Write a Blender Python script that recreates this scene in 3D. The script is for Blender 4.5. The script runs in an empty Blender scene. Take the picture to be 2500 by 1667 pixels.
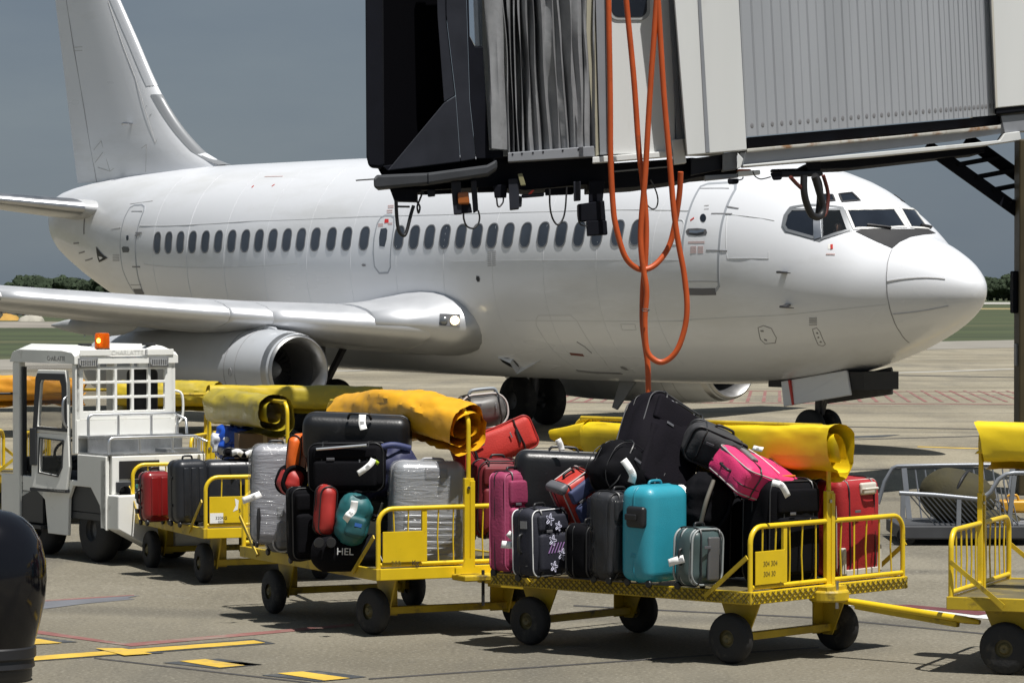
import bpy, bmesh, math, random
import numpy as np
from mathutils import Vector, Matrix, noise
random.seed(7)
D = bpy.data; SC = bpy.context.scene; COL = SC.collection
R = math.radians; PI = math.pi
# ------------------------------------------------------------------ camera, world, sun, exposure
F, H, HOR, CX, CY = 8300., 2.9, 715., 1250., 833.5      # focal length, horizon and centre in photo pixels (2500 x 1667)
PIT = math.atan((HOR - CY) / F)
cam = D.cameras.new('camera'); cam.sensor_width = 36; cam.lens = F / 2500 * 36; cam.clip_start = 0.5; cam.clip_end = 9000
camo = D.objects.new('camera', cam); COL.objects.link(camo)
camo.location = (0, 0, H); camo.rotation_euler = (PI / 2 + PIT, 0, 0); SC.camera = camo
SUN_EL, SUN_AZ = 70., 143.5
W = D.worlds.new('World'); SC.world = W; W.use_nodes = True
nt = W.node_tree; nt.nodes.clear()
sky = nt.nodes.new('ShaderNodeTexSky'); sky.sky_type = 'NISHITA'; sky.sun_disc = False
sky.sun_elevation = R(SUN_EL); sky.sun_rotation = R(SUN_AZ); sky.air_density = 1.0; sky.dust_density = 1.2; sky.ozone_density = 1.2
hs = nt.nodes.new('ShaderNodeHueSaturation'); hs.inputs['Saturation'].default_value = 0.5
bg = nt.nodes.new('ShaderNodeBackground'); bg.inputs['Strength'].default_value = 0.053
wo = nt.nodes.new('ShaderNodeOutputWorld')
# thin grey high cloud, the same all round the sky
tc = nt.nodes.new('ShaderNodeTexCoord'); mp = nt.nodes.new('ShaderNodeMapping'); mp.inputs['Scale'].default_value = (5, 5, 16)
nz = nt.nodes.new('ShaderNodeTexNoise'); nz.inputs['Scale'].default_value = 1.3; nz.inputs['Detail'].default_value = 6; nz.inputs['Roughness'].default_value = .55
cr = nt.nodes.new('ShaderNodeValToRGB'); cr.color_ramp.elements[0].position = .35; cr.color_ramp.elements[1].position = .75
cr.color_ramp.elements[0].color = (.80, .82, .86, 1); cr.color_ramp.elements[1].color = (1.0, .99, .97, 1)
mu = nt.nodes.new('ShaderNodeMix'); mu.data_type = 'RGBA'; mu.blend_type = 'MULTIPLY'; mu.inputs[0].default_value = 1
L_ = nt.links.new
L_(tc.outputs['Generated'], mp.inputs[0]); L_(mp.outputs[0], nz.inputs['Vector']); L_(nz.outputs['Fac'], cr.inputs[0])
L_(sky.outputs[0], hs.inputs['Color']); L_(cr.outputs[0], mu.inputs[7])
hz = nt.nodes.new('ShaderNodeMix'); hz.data_type = 'RGBA'; hz.inputs[0].default_value = .68; hz.inputs[7].default_value = (2.62, 3.42, 4.25, 1)   # even grey-blue overcast veil
L_(hs.outputs[0], hz.inputs[6]); L_(hz.outputs[2], mu.inputs[6])
L_(mu.outputs[2], bg.inputs['Color']); L_(bg.outputs[0], wo.inputs['Surface'])
sun = D.lights.new('sun', 'SUN'); sun.energy = 5.0; sun.angle = R(0.53); sun.color = (1.0, .968, .92)
suno = D.objects.new('sun', sun); COL.objects.link(suno)
ce = math.cos(R(SUN_EL)); SV = Vector((ce * math.sin(R(SUN_AZ)), ce * math.cos(R(SUN_AZ)), math.sin(R(SUN_EL))))
suno.rotation_euler = SV.to_track_quat('Z', 'Y').to_euler(); suno.location = (20, -20, 40)
SC.view_settings.view_transform = 'Standard'; SC.view_settings.look = 'None'
SC.view_settings.exposure = 0.32; SC.view_settings.gamma = 1.0; SC.view_settings.use_curve_mapping = False
SC.render.engine = 'CYCLES'; SC.cycles.max_bounces = 6; SC.cycles.transparent_max_bounces = 12
# ------------------------------------------------------------------ helpers
CP, SP = math.cos(PIT), math.sin(PIT)
def ray(u, v):
    w = -(v - CY) / F
    return Vector(((u - CX) / F, CP - w * SP, SP + w * CP))
def at(u, v, Y):                      # the place seen at photo pixel (u,v), Y metres away
    r = ray(u, v); return Vector((0, 0, H)) + r * (Y / r.y)
def G(u, v, z=0.):                    # the place on the apron seen at photo pixel (u,v)
    r = ray(u, v); return Vector((0, 0, H)) + r * ((z - H) / r.z)
GZ0, GY0, GY1 = 0.21, 31., 56.        # the apron rises a little towards the stand
def gz(y): return GZ0 * min(1, max(0, (y - GY0) / (GY1 - GY0)))
def GG(u, v, dz=0.):
    z = 0
    for _ in range(12): p = G(u, v, z); z = gz(p.y)
    return Vector((p.x, p.y, z + dz))
_mats = {}
def mat(name, col, rough=.5, metal=0., nz=.0, nscale=4., bump=0., bscale=40., coat=0., dirt=None, dirtamt=0., dscale=3., spec=None, stretch=None, dthr=.55):
    """one principled material with object-space variation: tone noise, a dirt/wear colour by noise, fine bump"""
    if name in _mats: return _mats[name]
    m = D.materials.new(name); m.use_nodes = True; t = m.node_tree; b = t.nodes['Principled BSDF']
    b.inputs['Roughness'].default_value = rough; b.inputs['Metallic'].default_value = metal
    if spec is not None: b.inputs['Specular IOR Level'].default_value = spec
    if coat: b.inputs['Coat Weight'].default_value = coat; b.inputs['Coat Roughness'].default_value = .08
    c = (*col, 1); b.inputs['Base Color'].default_value = c
    N = t.nodes.new; L = t.links.new
    tcn = N('ShaderNodeTexCoord'); vec = tcn.outputs['Object']
    if stretch:
        mm = N('ShaderNodeMapping'); mm.inputs['Scale'].default_value = stretch; L(vec, mm.inputs[0]); vec = mm.outputs[0]
    out = None
    if nz:
        n = N('ShaderNodeTexNoise'); n.inputs['Scale'].default_value = nscale; n.inputs['Detail'].default_value = 5; L(vec, n.inputs['Vector'])
        r = N('ShaderNodeMapRange'); r.inputs[1].default_value = .3; r.inputs[2].default_value = .7; r.inputs[3].default_value = 1 - nz; r.inputs[4].default_value = 1 + nz * .6
        L(n.outputs['Fac'], r.inputs[0])
        x = N('ShaderNodeMix'); x.data_type = 'RGBA'; x.blend_type = 'MULTIPLY'; x.inputs[0].default_value = 1; x.inputs[6].default_value = c
        L(r.outputs[0], x.inputs[7]); out = x.outputs[2]
        r2 = N('ShaderNodeMapRange'); r2.inputs[3].default_value = max(0.02, rough - .1); r2.inputs[4].default_value = min(1, rough + .12)
        L(n.outputs['Fac'], r2.inputs[0]); L(r2.outputs[0], b.inputs['Roughness'])
    if dirt:
        n = N('ShaderNodeTexNoise'); n.inputs['Scale'].default_value = dscale; n.inputs['Detail'].default_value = 8; n.inputs['Roughness'].default_value = .65; L(vec, n.inputs['Vector'])
        r = N('ShaderNodeMapRange'); r.inputs[1].default_value = dthr; r.inputs[2].default_value = dthr + .12; r.inputs[4].default_value = dirtamt
        L(n.outputs['Fac'], r.inputs[0])
        x = N('ShaderNodeMix'); x.data_type = 'RGBA'; L(r.outputs[0], x.inputs[0]); x.inputs[6].default_value = c; x.inputs[7].default_value = (*dirt, 1)
        if out: L(out, x.inputs[6])
        out = x.outputs[2]
    if out: L(out, b.inputs['Base Color'])
    if bump:
        n = N('ShaderNodeTexNoise'); n.inputs['Scale'].default_value = bscale; n.inputs['Detail'].default_value = 4; L(vec, n.inputs['Vector'])
        u = N('ShaderNodeBump'); u.inputs['Strength'].default_value = bump; u.inputs['Distance'].default_value = .01; L(n.outputs['Fac'], u.inputs['Height']); L(u.outputs[0], b.inputs['Normal'])
    _mats[name] = m; return m
def emit(name, col, st):
    m = D.materials.new(name); m.use_nodes = True; b = m.node_tree.nodes['Principled BSDF']
    b.inputs['Base Color'].default_value = (*col, 1); b.inputs['Emission Color'].default_value = (*col, 1); b.inputs['Emission Strength'].default_value = st
    return m
def glass(name, col, alpha, rough=.05, bump=0, bscale=20, stretch=None):
    """see-through sheet: glossy coat over a tinted transparent layer"""
    m = D.materials.new(name); m.use_nodes = True; t = m.node_tree; t.nodes.clear()
    N = t.nodes.new; L = t.links.new
    o = N('ShaderNodeOutputMaterial'); mx = N('ShaderNodeMixShader'); tr = N('ShaderNodeBsdfTransparent'); p = N('ShaderNodeBsdfPrincipled')
    p.inputs['Base Color'].default_value = (*col, 1); p.inputs['Roughness'].default_value = rough
    mx.inputs[0].default_value = alpha; L(tr.outputs[0], mx.inputs[1]); L(p.outputs[0], mx.inputs[2]); L(mx.outputs[0], o.inputs[0])
    if bump:
        tcn = N('ShaderNodeTexCoord'); n = N('ShaderNodeTexNoise'); n.inputs['Scale'].default_value = bscale; n.inputs['Detail'].default_value = 3; n.inputs['Distortion'].default_value = 1.2
        vec = tcn.outputs['Object']
        if stretch:
            mm = N('ShaderNodeMapping'); mm.inputs['Scale'].default_value = stretch; mm.inputs['Rotation'].default_value = (.3, .5, .4); L(vec, mm.inputs[0]); vec = mm.outputs[0]
        L(vec, n.inputs['Vector']); u = N('ShaderNodeBump'); u.inputs['Strength'].default_value = bump; u.inputs['Distance'].default_value = .03
        L(n.outputs['Fac'], u.inputs['Height']); L(u.outputs[0], p.inputs['Normal'])
    return m
def tag(o, label=None, cat=None, group=None, kind=None):
    if label: o['label'] = label
    if cat: o['category'] = cat
    if group: o['group'] = group
    if kind: o['kind'] = kind
    return o
def empty(name, loc=(0, 0, 0), rz=0., label=None, cat=None, group=None, rot=None):
    o = D.objects.new(name, None); COL.objects.link(o); o.location = loc; o.empty_display_size = .2
    o.rotation_euler = rot if rot else (0, 0, rz)
    return tag(o, label, cat, group)
def link(name, me, parent=None, loc=None, rot=None):
    o = D.objects.new(name, me); COL.objects.link(o)
    if parent: o.parent = parent
    if loc is not None: o.location = loc
    if rot is not None: o.rotation_euler = rot
    return o
def clone(o, parent=None):            # a copy of a thing with copies of its parts
    c = o.copy(); COL.objects.link(c); c.parent = parent
    for ch in list(o.children): clone(ch, c)
    return c
class MB:
    def __init__(s): s.v = []; s.f = []
    def add(s, vs, fs):
        n = len(s.v); s.v += [tuple(p) for p in vs]; s.f += [tuple(i + n for i in q) for q in fs]; return s
    def box(s, c, d, rot=None):
        x, y, z = d[0] / 2, d[1] / 2, d[2] / 2; c = Vector(c)
        P = [Vector(p) for p in ((-x, -y, -z), (x, -y, -z), (x, y, -z), (-x, y, -z), (-x, -y, z), (x, -y, z), (x, y, z), (-x, y, z))]
        if rot is not None: P = [rot @ p for p in P]
        return s.add([p + c for p in P], [(0, 3, 2, 1), (4, 5, 6, 7), (0, 1, 5, 4), (1, 2, 6, 5), (2, 3, 7, 6), (3, 0, 4, 7)])
    def box2(s, a, b): return s.box([(a[i] + b[i]) / 2 for i in range(3)], [abs(b[i] - a[i]) for i in range(3)])
    def beam(s, p, q, w, h, up=(0, 0, 1)):   # rectangular bar from p to q
        p = Vector(p); q = Vector(q); x = (q - p).normalized(); u = Vector(up)
        if abs(x.dot(u)) > .98: u = Vector((0, 1, 0))
        y = u.cross(x).normalized(); z = x.cross(y)
        return s.box((p + q) / 2, ((q - p).length, w, h), Matrix((x, y, z)).transposed())
    def rings(s, rr, cap=True, loop=False):
        n = len(rr[0]); vs = [p for r in rr for p in r]; fs = []
        m = len(rr)
        for i in range(m if loop else m - 1):
            j = (i + 1) % m
            for k in range(n): fs.append((i * n + k, i * n + (k + 1) % n, j * n + (k + 1) % n, j * n + k))
        if cap and not loop: fs += [tuple(range(n - 1, -1, -1)), tuple((m - 1) * n + k for k in range(n))]
        return s.add(vs, fs)
    def tube(s, pts, r, n=8, closed=False, cap=True):
        P = [Vector(p) for p in pts]; m = len(P); rr = []; prev = None
        for i in range(m):
            if closed: t = P[(i + 1) % m] - P[i - 1]
            else: t = P[min(i + 1, m - 1)] - P[max(i - 1, 0)]
            t.normalize()
            if prev is None:
                a = Vector((0, 0, 1)) if abs(t.z) < .9 else Vector((1, 0, 0)); x = t.cross(a).normalized()
            else: x = (prev - t * prev.dot(t)).normalized()
            prev = x; y = t.cross(x); ri = r[i] if isinstance(r, (list, tuple)) else r
            rr.append([P[i] + (x * math.cos(2 * PI * k / n) + y * math.sin(2 * PI * k / n)) * ri for k in range(n)])
        return s.rings(rr, cap, closed)
    def cyl(s, p, q, r, r2=None, n=14, cap=True): return s.tube([p, q], [r, r if r2 is None else r2], n, cap=cap)
    def lathe(s, prof, M=None, n=32, cap=False):   # profile of (r, x) about local X
        rr = [[Vector((x, r * math.cos(2 * PI * k / n), r * math.sin(2 * PI * k / n))) for k in range(n)] for r, x in prof]
        if M is not None: rr = [[M @ p for p in q] for q in rr]
        return s.rings(rr, cap)
    def prism(s, poly, o, ex, ey, ez, t):      # polygon in the (ex,ey) plane at o, thickness t along ez
        o = Vector(o); ex = Vector(ex); ey = Vector(ey); ez = Vector(ez); n = len(poly)
        a = [o + ex * x + ey * y for x, y in poly]; b = [p + ez * t for p in a]
        return s.add(a + b, [tuple(range(n - 1, -1, -1)), tuple(range(n, 2 * n))] + [(i, (i + 1) % n, n + (i + 1) % n, n + i) for i in range(n)])
    def mesh(s, name, m=None, smooth=None):
        me = D.meshes.new(name); me.from_pydata(s.v, [], s.f); me.update()
        b = bmesh.new(); b.from_mesh(me); bmesh.ops.recalc_face_normals(b, faces=b.faces); b.to_mesh(me); b.free()
        if m: me.materials.append(m)
        if smooth:
            for p in me.polygons: p.use_smooth = True
            me.set_sharp_from_angle(angle=R(smooth))
        return me
    def build(s, name, m, parent=None, smooth=None, bevel=0, loc=None, rot=None, kind=None, label=None, seg=2):
        o = link(name, s.mesh(name, m, smooth), parent, loc, rot)
        if bevel:
            k = o.modifiers.new('bevel', 'BEVEL'); k.width = bevel; k.segments = seg; k.limit_method = 'ANGLE'; k.angle_limit = R(40)
        if kind: o['kind'] = kind
        if label: o['label'] = label
        return o
def arc(c, r, a0, a1, n, ex=(1, 0, 0), ey=(0, 0, 1)):
    c = Vector(c); ex = Vector(ex); ey = Vector(ey)
    return [c + ex * (r * math.cos(a0 + (a1 - a0) * i / n)) + ey * (r * math.sin(a0 + (a1 - a0) * i / n)) for i in range(n + 1)]
def spline(pts, n=8):                 # smooth path through points
    P = [Vector(p) for p in pts]; out = []
    for i in range(len(P) - 1):
        a, b, c, d = P[max(i - 1, 0)], P[i], P[i + 1], P[min(i + 2, len(P) - 1)]
        for k in range(n):
            t = k / n; out.append(.5 * ((2 * b) + (c - a) * t + (2 * a - 5 * b + 4 * c - d) * t * t + (3 * b - a - 3 * c + d) * t ** 3))
    return out + [P[-1]]
def rrect(w, h, r, n=5, cx=0, cy=0):
    r = min(r, w / 2 - 1e-4, h / 2 - 1e-4); o = []
    for sx, sy, a in ((1, 1, 0), (-1, 1, PI / 2), (-1, -1, PI), (1, -1, 1.5 * PI)):
        for k in range(n + 1):
            t = a + PI / 2 * k / n; o.append((cx + sx * (w / 2 - r) + r * math.cos(t), cy + sy * (h / 2 - r) + r * math.sin(t)))
    return o
def text_mesh(s, size, m, name='lettering', parent=None, M=None, th=.001):
    cu = D.curves.new(name, 'FONT'); cu.body = s; cu.size = size; cu.extrude = th; cu.align_x = 'CENTER'; cu.align_y = 'CENTER'
    tmp = D.objects.new(name, cu); COL.objects.link(tmp)
    dg = bpy.context.evaluated_depsgraph_get(); me = D.meshes.new_from_object(tmp.evaluated_get(dg)); D.objects.remove(tmp)
    me.materials.clear(); me.materials.append(m)
    o = link(name, me, parent)
    if M is not None: o.matrix_local = M
    return o
def frame(o, x, y):                   # 4x4 with given x and y axes
    x = Vector(x).normalized(); y = Vector(y); z = x.cross(y).normalized(); y = z.cross(x)
    return Matrix.Translation(o) @ Matrix((x, y, z)).transposed().to_4x4()
# ------------------------------------------------------------------ shared materials
WHITE = mat('white_aircraft_paint', (.695, .71, .74), .30, nz=.05, nscale=.6, coat=.3, bump=.05, bscale=1.6, dirt=(.54, .545, .54), dirtamt=.55, dscale=.6, dthr=.5, stretch=(.22, 1, 1))
SEAM = mat('panel_seam', (.22, .22, .23), .6)
DOORGREY = mat('door_edge_grey', (.33, .35, .38), .45)
DARKGLASS = mat('tinted_pane', (.014, .018, .026), .12, spec=.4)
ALU = mat('polished_aluminium', (.78, .79, .80), .36, metal=1., nz=.08, nscale=2.)
DULLALU = mat('brushed_aluminium', (.5, .51, .53), .34, metal=1., nz=.12, nscale=3.)
BLACK = mat('matt_black', (.012, .012, .014), .6, nz=.2, nscale=5)
RUBBER = mat('tyre_rubber', (.016, .016, .017), .75, nz=.35, nscale=9., bump=.3, bscale=60, dirt=(.09, .08, .065), dirtamt=.5, dscale=6.)
REDMARK = mat('red_marking', (.5, .04, .03), .5)
STEEL = mat('grey_painted_steel', (.2, .205, .215), .5, nz=.15, nscale=3)
TAGWHITE = mat('paper_tag', (.82, .82, .8), .55)
TAGPRINT = mat('tag_print', (.25, .25, .25), .6)
# ------------------------------------------------------------------ ground
def ground_material(name='worn_asphalt_concrete', k=1.):
    m = D.materials.new(name); m.use_nodes = True; t = m.node_tree; b = t.nodes['Principled BSDF']; N = t.nodes.new; L = t.links.new
    tcn = N('ShaderNodeTexCoord'); geo = tcn.outputs['Object']
    def ns(scale, det=6, ro=.6, st=None):
        v = geo
        if st: mm = N('ShaderNodeMapping'); mm.inputs['Scale'].default_value = st; mm.inputs['Rotation'].default_value = (0, 0, .5); L(v, mm.inputs[0]); v = mm.outputs[0]
        n = N('ShaderNodeTexNoise'); n.inputs['Scale'].default_value = scale; n.inputs['Detail'].default_value = det; n.inputs['Roughness'].default_value = ro; L(v, n.inputs['Vector']); return n.outputs['Fac']
    def rng(f, a, c, lo, hi):
        r = N('ShaderNodeMapRange'); r.inputs[1].default_value = a; r.inputs[2].default_value = c; r.inputs[3].default_value = lo; r.inputs[4].default_value = hi; L(f, r.inputs[0]); return r.outputs[0]
    def mix(a, c, fac, bt='MIX'):
        x = N('ShaderNodeMix'); x.data_type = 'RGBA'; x.blend_type = bt
        if isinstance(fac, float): x.inputs[0].default_value = fac
        else: L(fac, x.inputs[0])
        for k, q in ((6, a), (7, c)):
            if isinstance(q, tuple): x.inputs[k].default_value = (*q, 1)
            else: L(q, x.inputs[k])
        return x.outputs[2]
    c = mix((.128, .114, .083), (.205, .186, .142), rng(ns(.16, 5), .35, .65, 0, 1))
    c = mix(c, (.085, .08, .068), rng(ns(.5, 7, .6, (1, .22, 1)), .5, .68, 0, .6))           # long tyre-grime streaks
    c = mix(c, (.20, .186, .15), rng(ns(1.4, 6), .58, .72, 0, .5))
    c = mix(c, (.04, .038, .033), rng(ns(2.3, 8, .7), .63, .72, 0, .75))
    c = mix(c, (.075, .068, .055), rng(ns(.07, 6, .65), .52, .66, 0, .45))                       # small oil stains
    vo = N('ShaderNodeTexVoronoi'); vo.inputs['Scale'].default_value = 42; L(geo, vo.inputs['Vector'])
    c = mix(c, vo.outputs['Color'], .0) if False else c
    # dark tyre tracks sweeping along the stand
    wv = N('ShaderNodeTexWave'); wv.wave_type = 'BANDS'; wv.bands_direction = 'Y'; wv.inputs['Scale'].default_value = .05; wv.inputs['Distortion'].default_value = 14; wv.inputs['Detail'].default_value = 3; wv.inputs['Detail Scale'].default_value = .35; L(geo, wv.inputs['Vector'])
    c = mix(c, (.062, .058, .05), rng(wv.outputs['Fac'], 0.94, .998, 0, .45))
    sp = N('ShaderNodeTexNoise'); sp.inputs['Scale'].default_value = 26; sp.inputs['Detail'].default_value = 3; sp.inputs['Roughness'].default_value = .8; L(geo, sp.inputs['Vector'])
    c = mix(c, (.06, .055, .047), rng(sp.outputs['Fac'], .54, .68, 0, .75))                      # exposed aggregate, dark and light
    c = mix(c, (.32, .30, .25), rng(sp.outputs['Fac'], .45, .32, 0, .6))
    if k != 1: c = mix(c, (k, k * .985, k * .95), 1., 'MULTIPLY')
    L(c, b.inputs['Base Color']); b.inputs['Roughness'].default_value = .82; b.inputs['Specular IOR Level'].default_value = .3
    u = N('ShaderNodeBump'); u.inputs['Strength'].default_value = .5; u.inputs['Distance'].default_value = .012; L(sp.outputs['Fac'], u.inputs['Height']); L(u.outputs[0], b.inputs['Normal'])
    return m
def sheet(name, pts, m, dz, kind='structure', lab=None, cat=None, sub=1):
    """flat marking laid on the apron from photo corner points, cut so that it follows the slope"""
    P = [GG(u, v) for u, v in pts]; n = 12 * sub; b = MB()
    a, q, c, d = P; vs = []; fs = []
    for i in range(n + 1):
        t = i / n
        for e0, e1 in ((a, q), (d, c)):
            p = e0.lerp(e1, t); vs.append((p.x, p.y, gz(p.y) + dz + (.004 if p.y > 44 else 0)))
    for i in range(n): fs.append((2 * i, 2 * i + 2, 2 * i + 3, 2 * i + 1))
    o = b.add(vs, fs).build(name, m)
    return tag(o, lab, cat, kind=kind)
ys = [2, 14, 20, 25, GY0, 36, 41, 46, 51, GY1, 75, 118, 420]; vs = []; fs = []
for y in ys: vs += [(-400, y, gz(y)), (400, y, gz(y))]
for i in range(len(ys) - 1): fs.append((2 * i, 2 * i + 1, 2 * i + 3, 2 * i + 2))
tag(MB().add(vs, fs).build('apron', ground_material(), smooth=40), kind='structure')
# paler concrete of the aircraft stand
ys = [47, 51, GY1, 75, 118, 420]; vs = []; fs = []
for i, y in enumerate(ys): vs += [(-400, y + (5 if i == 0 else 0), gz(y) + .003), (400, y - (5 if i == 0 else 0), gz(y) + .003)]
vs[0] = (-60, 50, gz(50) + .003); vs[1] = (60, 45.5, gz(45.5) + .003)
for i in range(len(ys) - 1): fs.append((2 * i, 2 * i + 1, 2 * i + 3, 2 * i + 2))
tag(MB().add(vs, fs).build('stand_concrete', ground_material('stand_concrete', 1.38), smooth=40), kind='structure')
# land beyond the apron
GRASS = mat('airfield_grass', (.040, .054, .018), .9, nz=.4, nscale=.12, bump=.5, bscale=3, dirt=(.085, .08, .035), dirtamt=.7, dscale=.05, dthr=.52, stretch=(.4, 1, 1))
e0, e1 = G(0, 878, .21), G(2400, 832, .21); ed = (e1 - e0) / (e1.x - e0.x)
def edge(x, off=0.): return (x, e0.y + (x - e0.x) * ed.y + off)
tag(MB().add([(*edge(-300), .225), (*edge(1200), .225), (4000, 8000, .225), (-4000, 8000, .225), (-4000, e0.y, .225)], [(0, 1, 2, 3, 4)]).build('grass_field', GRASS), kind='structure')
DRY = mat('dry_grass', (.25, .2, .09), .9, nz=.3, nscale=.1)
ROADM = mat('pale_concrete_road', (.34, .33, .3), .85, nz=.2, nscale=.3)
def band(name, y0, y1, m, z, x0=-900, x1=900):
    return tag(MB().add([(x0, y0, z), (x1, y0, z), (x1, y1, z), (x0, y1, z)], [(0, 1, 2, 3)]).build(name, m), kind='structure')
def yv(v, z=.21): return G(1250, v, z).y
band('taxiway_road', yv(743), yv(738), ROADM, .245)
band('dry_grass_strip', yv(756), yv(752.5), DRY, .235, 0, 900)
band('gravel_strip', yv(801), yv(786), mat('gravel_strip', (.22, .2, .17), .9, nz=.3, nscale=.2), .235, -200, -4)
tag(MB().add([(*edge(-300, -22), .222), (*edge(400, -22), .222), (*edge(400), .226), (*edge(-300), .226)], [(0, 1, 2, 3)]).build('apron_shoulder', mat('pale_shoulder_concrete', (.22, .205, .175), .85, nz=.15, nscale=.5)), kind='structure')
# markings
YEL = mat('yellow_line_paint', (.55, .36, .045), .7, nz=.2, nscale=3, dirt=(.2, .17, .12), dirtamt=.6, dscale=2.5, dthr=.53)
DKB = mat('dark_line_border', (.045, .05, .055), .7, nz=.25, nscale=3, dirt=(.18, .16, .13), dirtamt=.5, dscale=3)
REDP = mat('faded_red_paint', (.21, .085, .075), .8, nz=.2, nscale=2, dirt=(.22, .19, .155), dirtamt=.75, dscale=2.2, dthr=.5)
BLUEST = mat('bluish_stain', (.13, .135, .15), .7, nz=.2, nscale=2)
def zz2(*p): return [(x * .29787, 1200 + y * .29787) for x, y in p]
def zz6(*p): return [(600 + x * .31888, 1200 + y * .31888) for x, y in p]
def zz8(*p): return [(1750 + x * .31888, 1200 + y * .31888) for x, y in p]
sheet('red_line', zz2((250, 1128), (1030, 1245), (1080, 1268), (200, 1150)), REDP, .004)
sheet('red_line', zz2((1030, 1245), (2900, 1080), (2900, 1100), (1080, 1268)), REDP, .004)
sheet('dark_line', zz2((100, 1365), (2080, 1205), (2260, 1245), (100, 1405)), DKB, .004)
sheet('yellow_line', zz2((60, 1368), (2080, 1222), (2175, 1243), (100, 1402)), YEL, .008)
sheet('dark_line', zz2((920, 1278), (1110, 1280), (1350, 1325), (1200, 1328)), DKB, .006)
sheet('yellow_line', zz2((780, 1290), (1000, 1290), (1250, 1335), (1020, 1350)), YEL, .012)
sheet('dark_line', zz2((330, 1190), (640, 1232), (520, 1238), (200, 1205)), DKB, .004)
sheet('yellow_line', zz2((200, 1205), (330, 1212), (510, 1244), (250, 1256)), YEL, .008)
sheet('dark_line', zz2((1330, 1402), (1790, 1368), (2150, 1418), (1780, 1452)), DKB, .004)
sheet('yellow_line', zz2((1470, 1392), (1680, 1376), (2010, 1428), (1800, 1446)), YEL, .008)
sheet('dark_line', zz6((115, 1406), (540, 1370), (930, 1418), (560, 1456)), DKB, .004)
sheet('yellow_line', zz6((240, 1394), (430, 1380), (800, 1432), (600, 1450)), YEL, .008)
sheet('dark_line', zz6((-260, 1300), (-30, 1306), (130, 1324), (-60, 1336)), DKB, .004)
sheet('red_line', zz2((330, 892), (1100, 845), (1100, 852), (330, 902)), REDP, .004)
sheet('blue_stain', zz2((330, 903), (1150, 850), (1000, 880), (330, 965)), BLUEST, .004)
sheet('white_line', zz8((930, 866), (1050, 850), (2150, 950), (2080, 975)), mat('white_line_paint', (.6, .6, .58), .7, nz=.15), .004)
sheet('maroon_line', zz8((1290, 868), (1480, 870), (2150, 930), (2000, 950)), mat('maroon_line_paint', (.12, .03, .035), .7, nz=.2), .008)
sheet('yellow_line', [(2240, 1090), (2500, 1098), (2500, 1100), (2240, 1092)], YEL, .004)
sheet('dark_stain', [(2060, 1066), (2200, 1061), (2160, 1067), (2080, 1070)], DKB, .004)
# hatched red safety zone behind the nose
sheet('red_line', [(1360, 981), (2500, 987), (2500, 988.5), (1360, 982.5)], REDP, .004, sub=2)
sheet('red_line', [(1300, 952), (2500, 957), (2500, 958), (1300, 953)], REDP, .004, sub=2)
for i in range(31):
    u = 1385 + i * 37; k = (u - 1900) / 14
    sheet('red_hatch', [(u - k * .9 - 3, 954), (u - k * .9 + 4, 954), (u + k + 5, 981.5), (u + k - 4, 981.5)], REDP, .006)
sheet('white_line', [(800, 905), (1500, 890), (1500, 892), (800, 907)], ROADM, .004)
sheet('white_line', [(2170, 910), (2500, 899), (2500, 901), (2170, 912)], ROADM, .004)
# expansion joints
JOINT = mat('joint_sealant', (.045, .042, .04), .8, nz=.3, nscale=8)
for a in ([(2000, 1508), (2500, 1556)], [(1400, 1478), (2000, 1508)], [(230, 1606), (760, 1667)], [(900, 1657), (2000, 1580)], [(600, 1320), (1150, 1335)], [(1900, 1150), (2500, 1140)], [(1300, 1095), (2500, 1062)], [(2100, 915), (2500, 922)], [(800, 1050), (1300, 1035)], [(1950, 1040), (2500, 1050)]):
    (u0, v0), (u1, v1) = a; k = .9 if v0 < 1200 else 1.6
    sheet('pavement_joint', [(u0, v0 - k), (u1, v1 - k), (u1, v1 + k), (u0, v0 + k)], JOINT, .003)
# tarmac debris and patches
sheet('tar_patch', [(115, 1470), (300, 1458), (330, 1462), (120, 1482)], BLUEST, .003)
# distant woods: thousands of leaf clumps on trunks, one mass too far to count
def wood(x0, x1, y, h0, h1, n, seed):
    rnd = random.Random(seed); b = MB()
    bm = bmesh.new(); bmesh.ops.create_icosphere(bm, subdivisions=2, radius=1); iv = [v.co.copy() for v in bm.verts]; fi = [tuple(v.index for v in f.verts) for f in bm.faces]; bm.free()
    for i in range(n):
        x = x0 + (x1 - x0) * (i + rnd.random()) / n; yy = y + rnd.uniform(-25, 25); h = rnd.uniform(h0, h1); r = h * rnd.uniform(.34, .5)
        b.tube([(x, yy, 0), (x, yy, h * .6)], [.35, .15], 5)
        for k in range(9):
            d = Vector((rnd.gauss(0, 1), rnd.gauss(0, 1), rnd.gauss(0, .8))).normalized() * r * rnd.uniform(.3, .75); c = Vector((x, yy, h * .58)) + d; c.z = max(c.z, h * .2); q = r * rnd.uniform(.32, .6)
            b.add([c + v * q * (1 + .45 * noise.noise(v * 2.3 + Vector((i * 3.1, k * 1.7, seed)))) for v in iv], fi)
            for _ in range(26):
                e = Vector((rnd.gauss(0, 1), rnd.gauss(0, 1), rnd.gauss(0, 1))).normalized(); p = c + e * q * rnd.uniform(.95, 1.25); s = rnd.uniform(.18, .45); f = e.orthogonal().normalized(); g = e.cross(f); t = e * s * rnd.uniform(-.5, .5)
                b.add([p + f * s + t, p + g * s, p - f * s - t, p - g * s], [(0, 1, 2, 3)])
    return b
LEAF = mat('far_foliage', (.036, .050, .030), .95, nz=.3, nscale=.1, spec=.1)
FY = 1150.
tag(wood(at(2380, 0, FY).x, at(2560, 0, FY).x, FY, 7, 9.5, 52, 3).build('wood', LEAF), kind='stuff')
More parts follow.
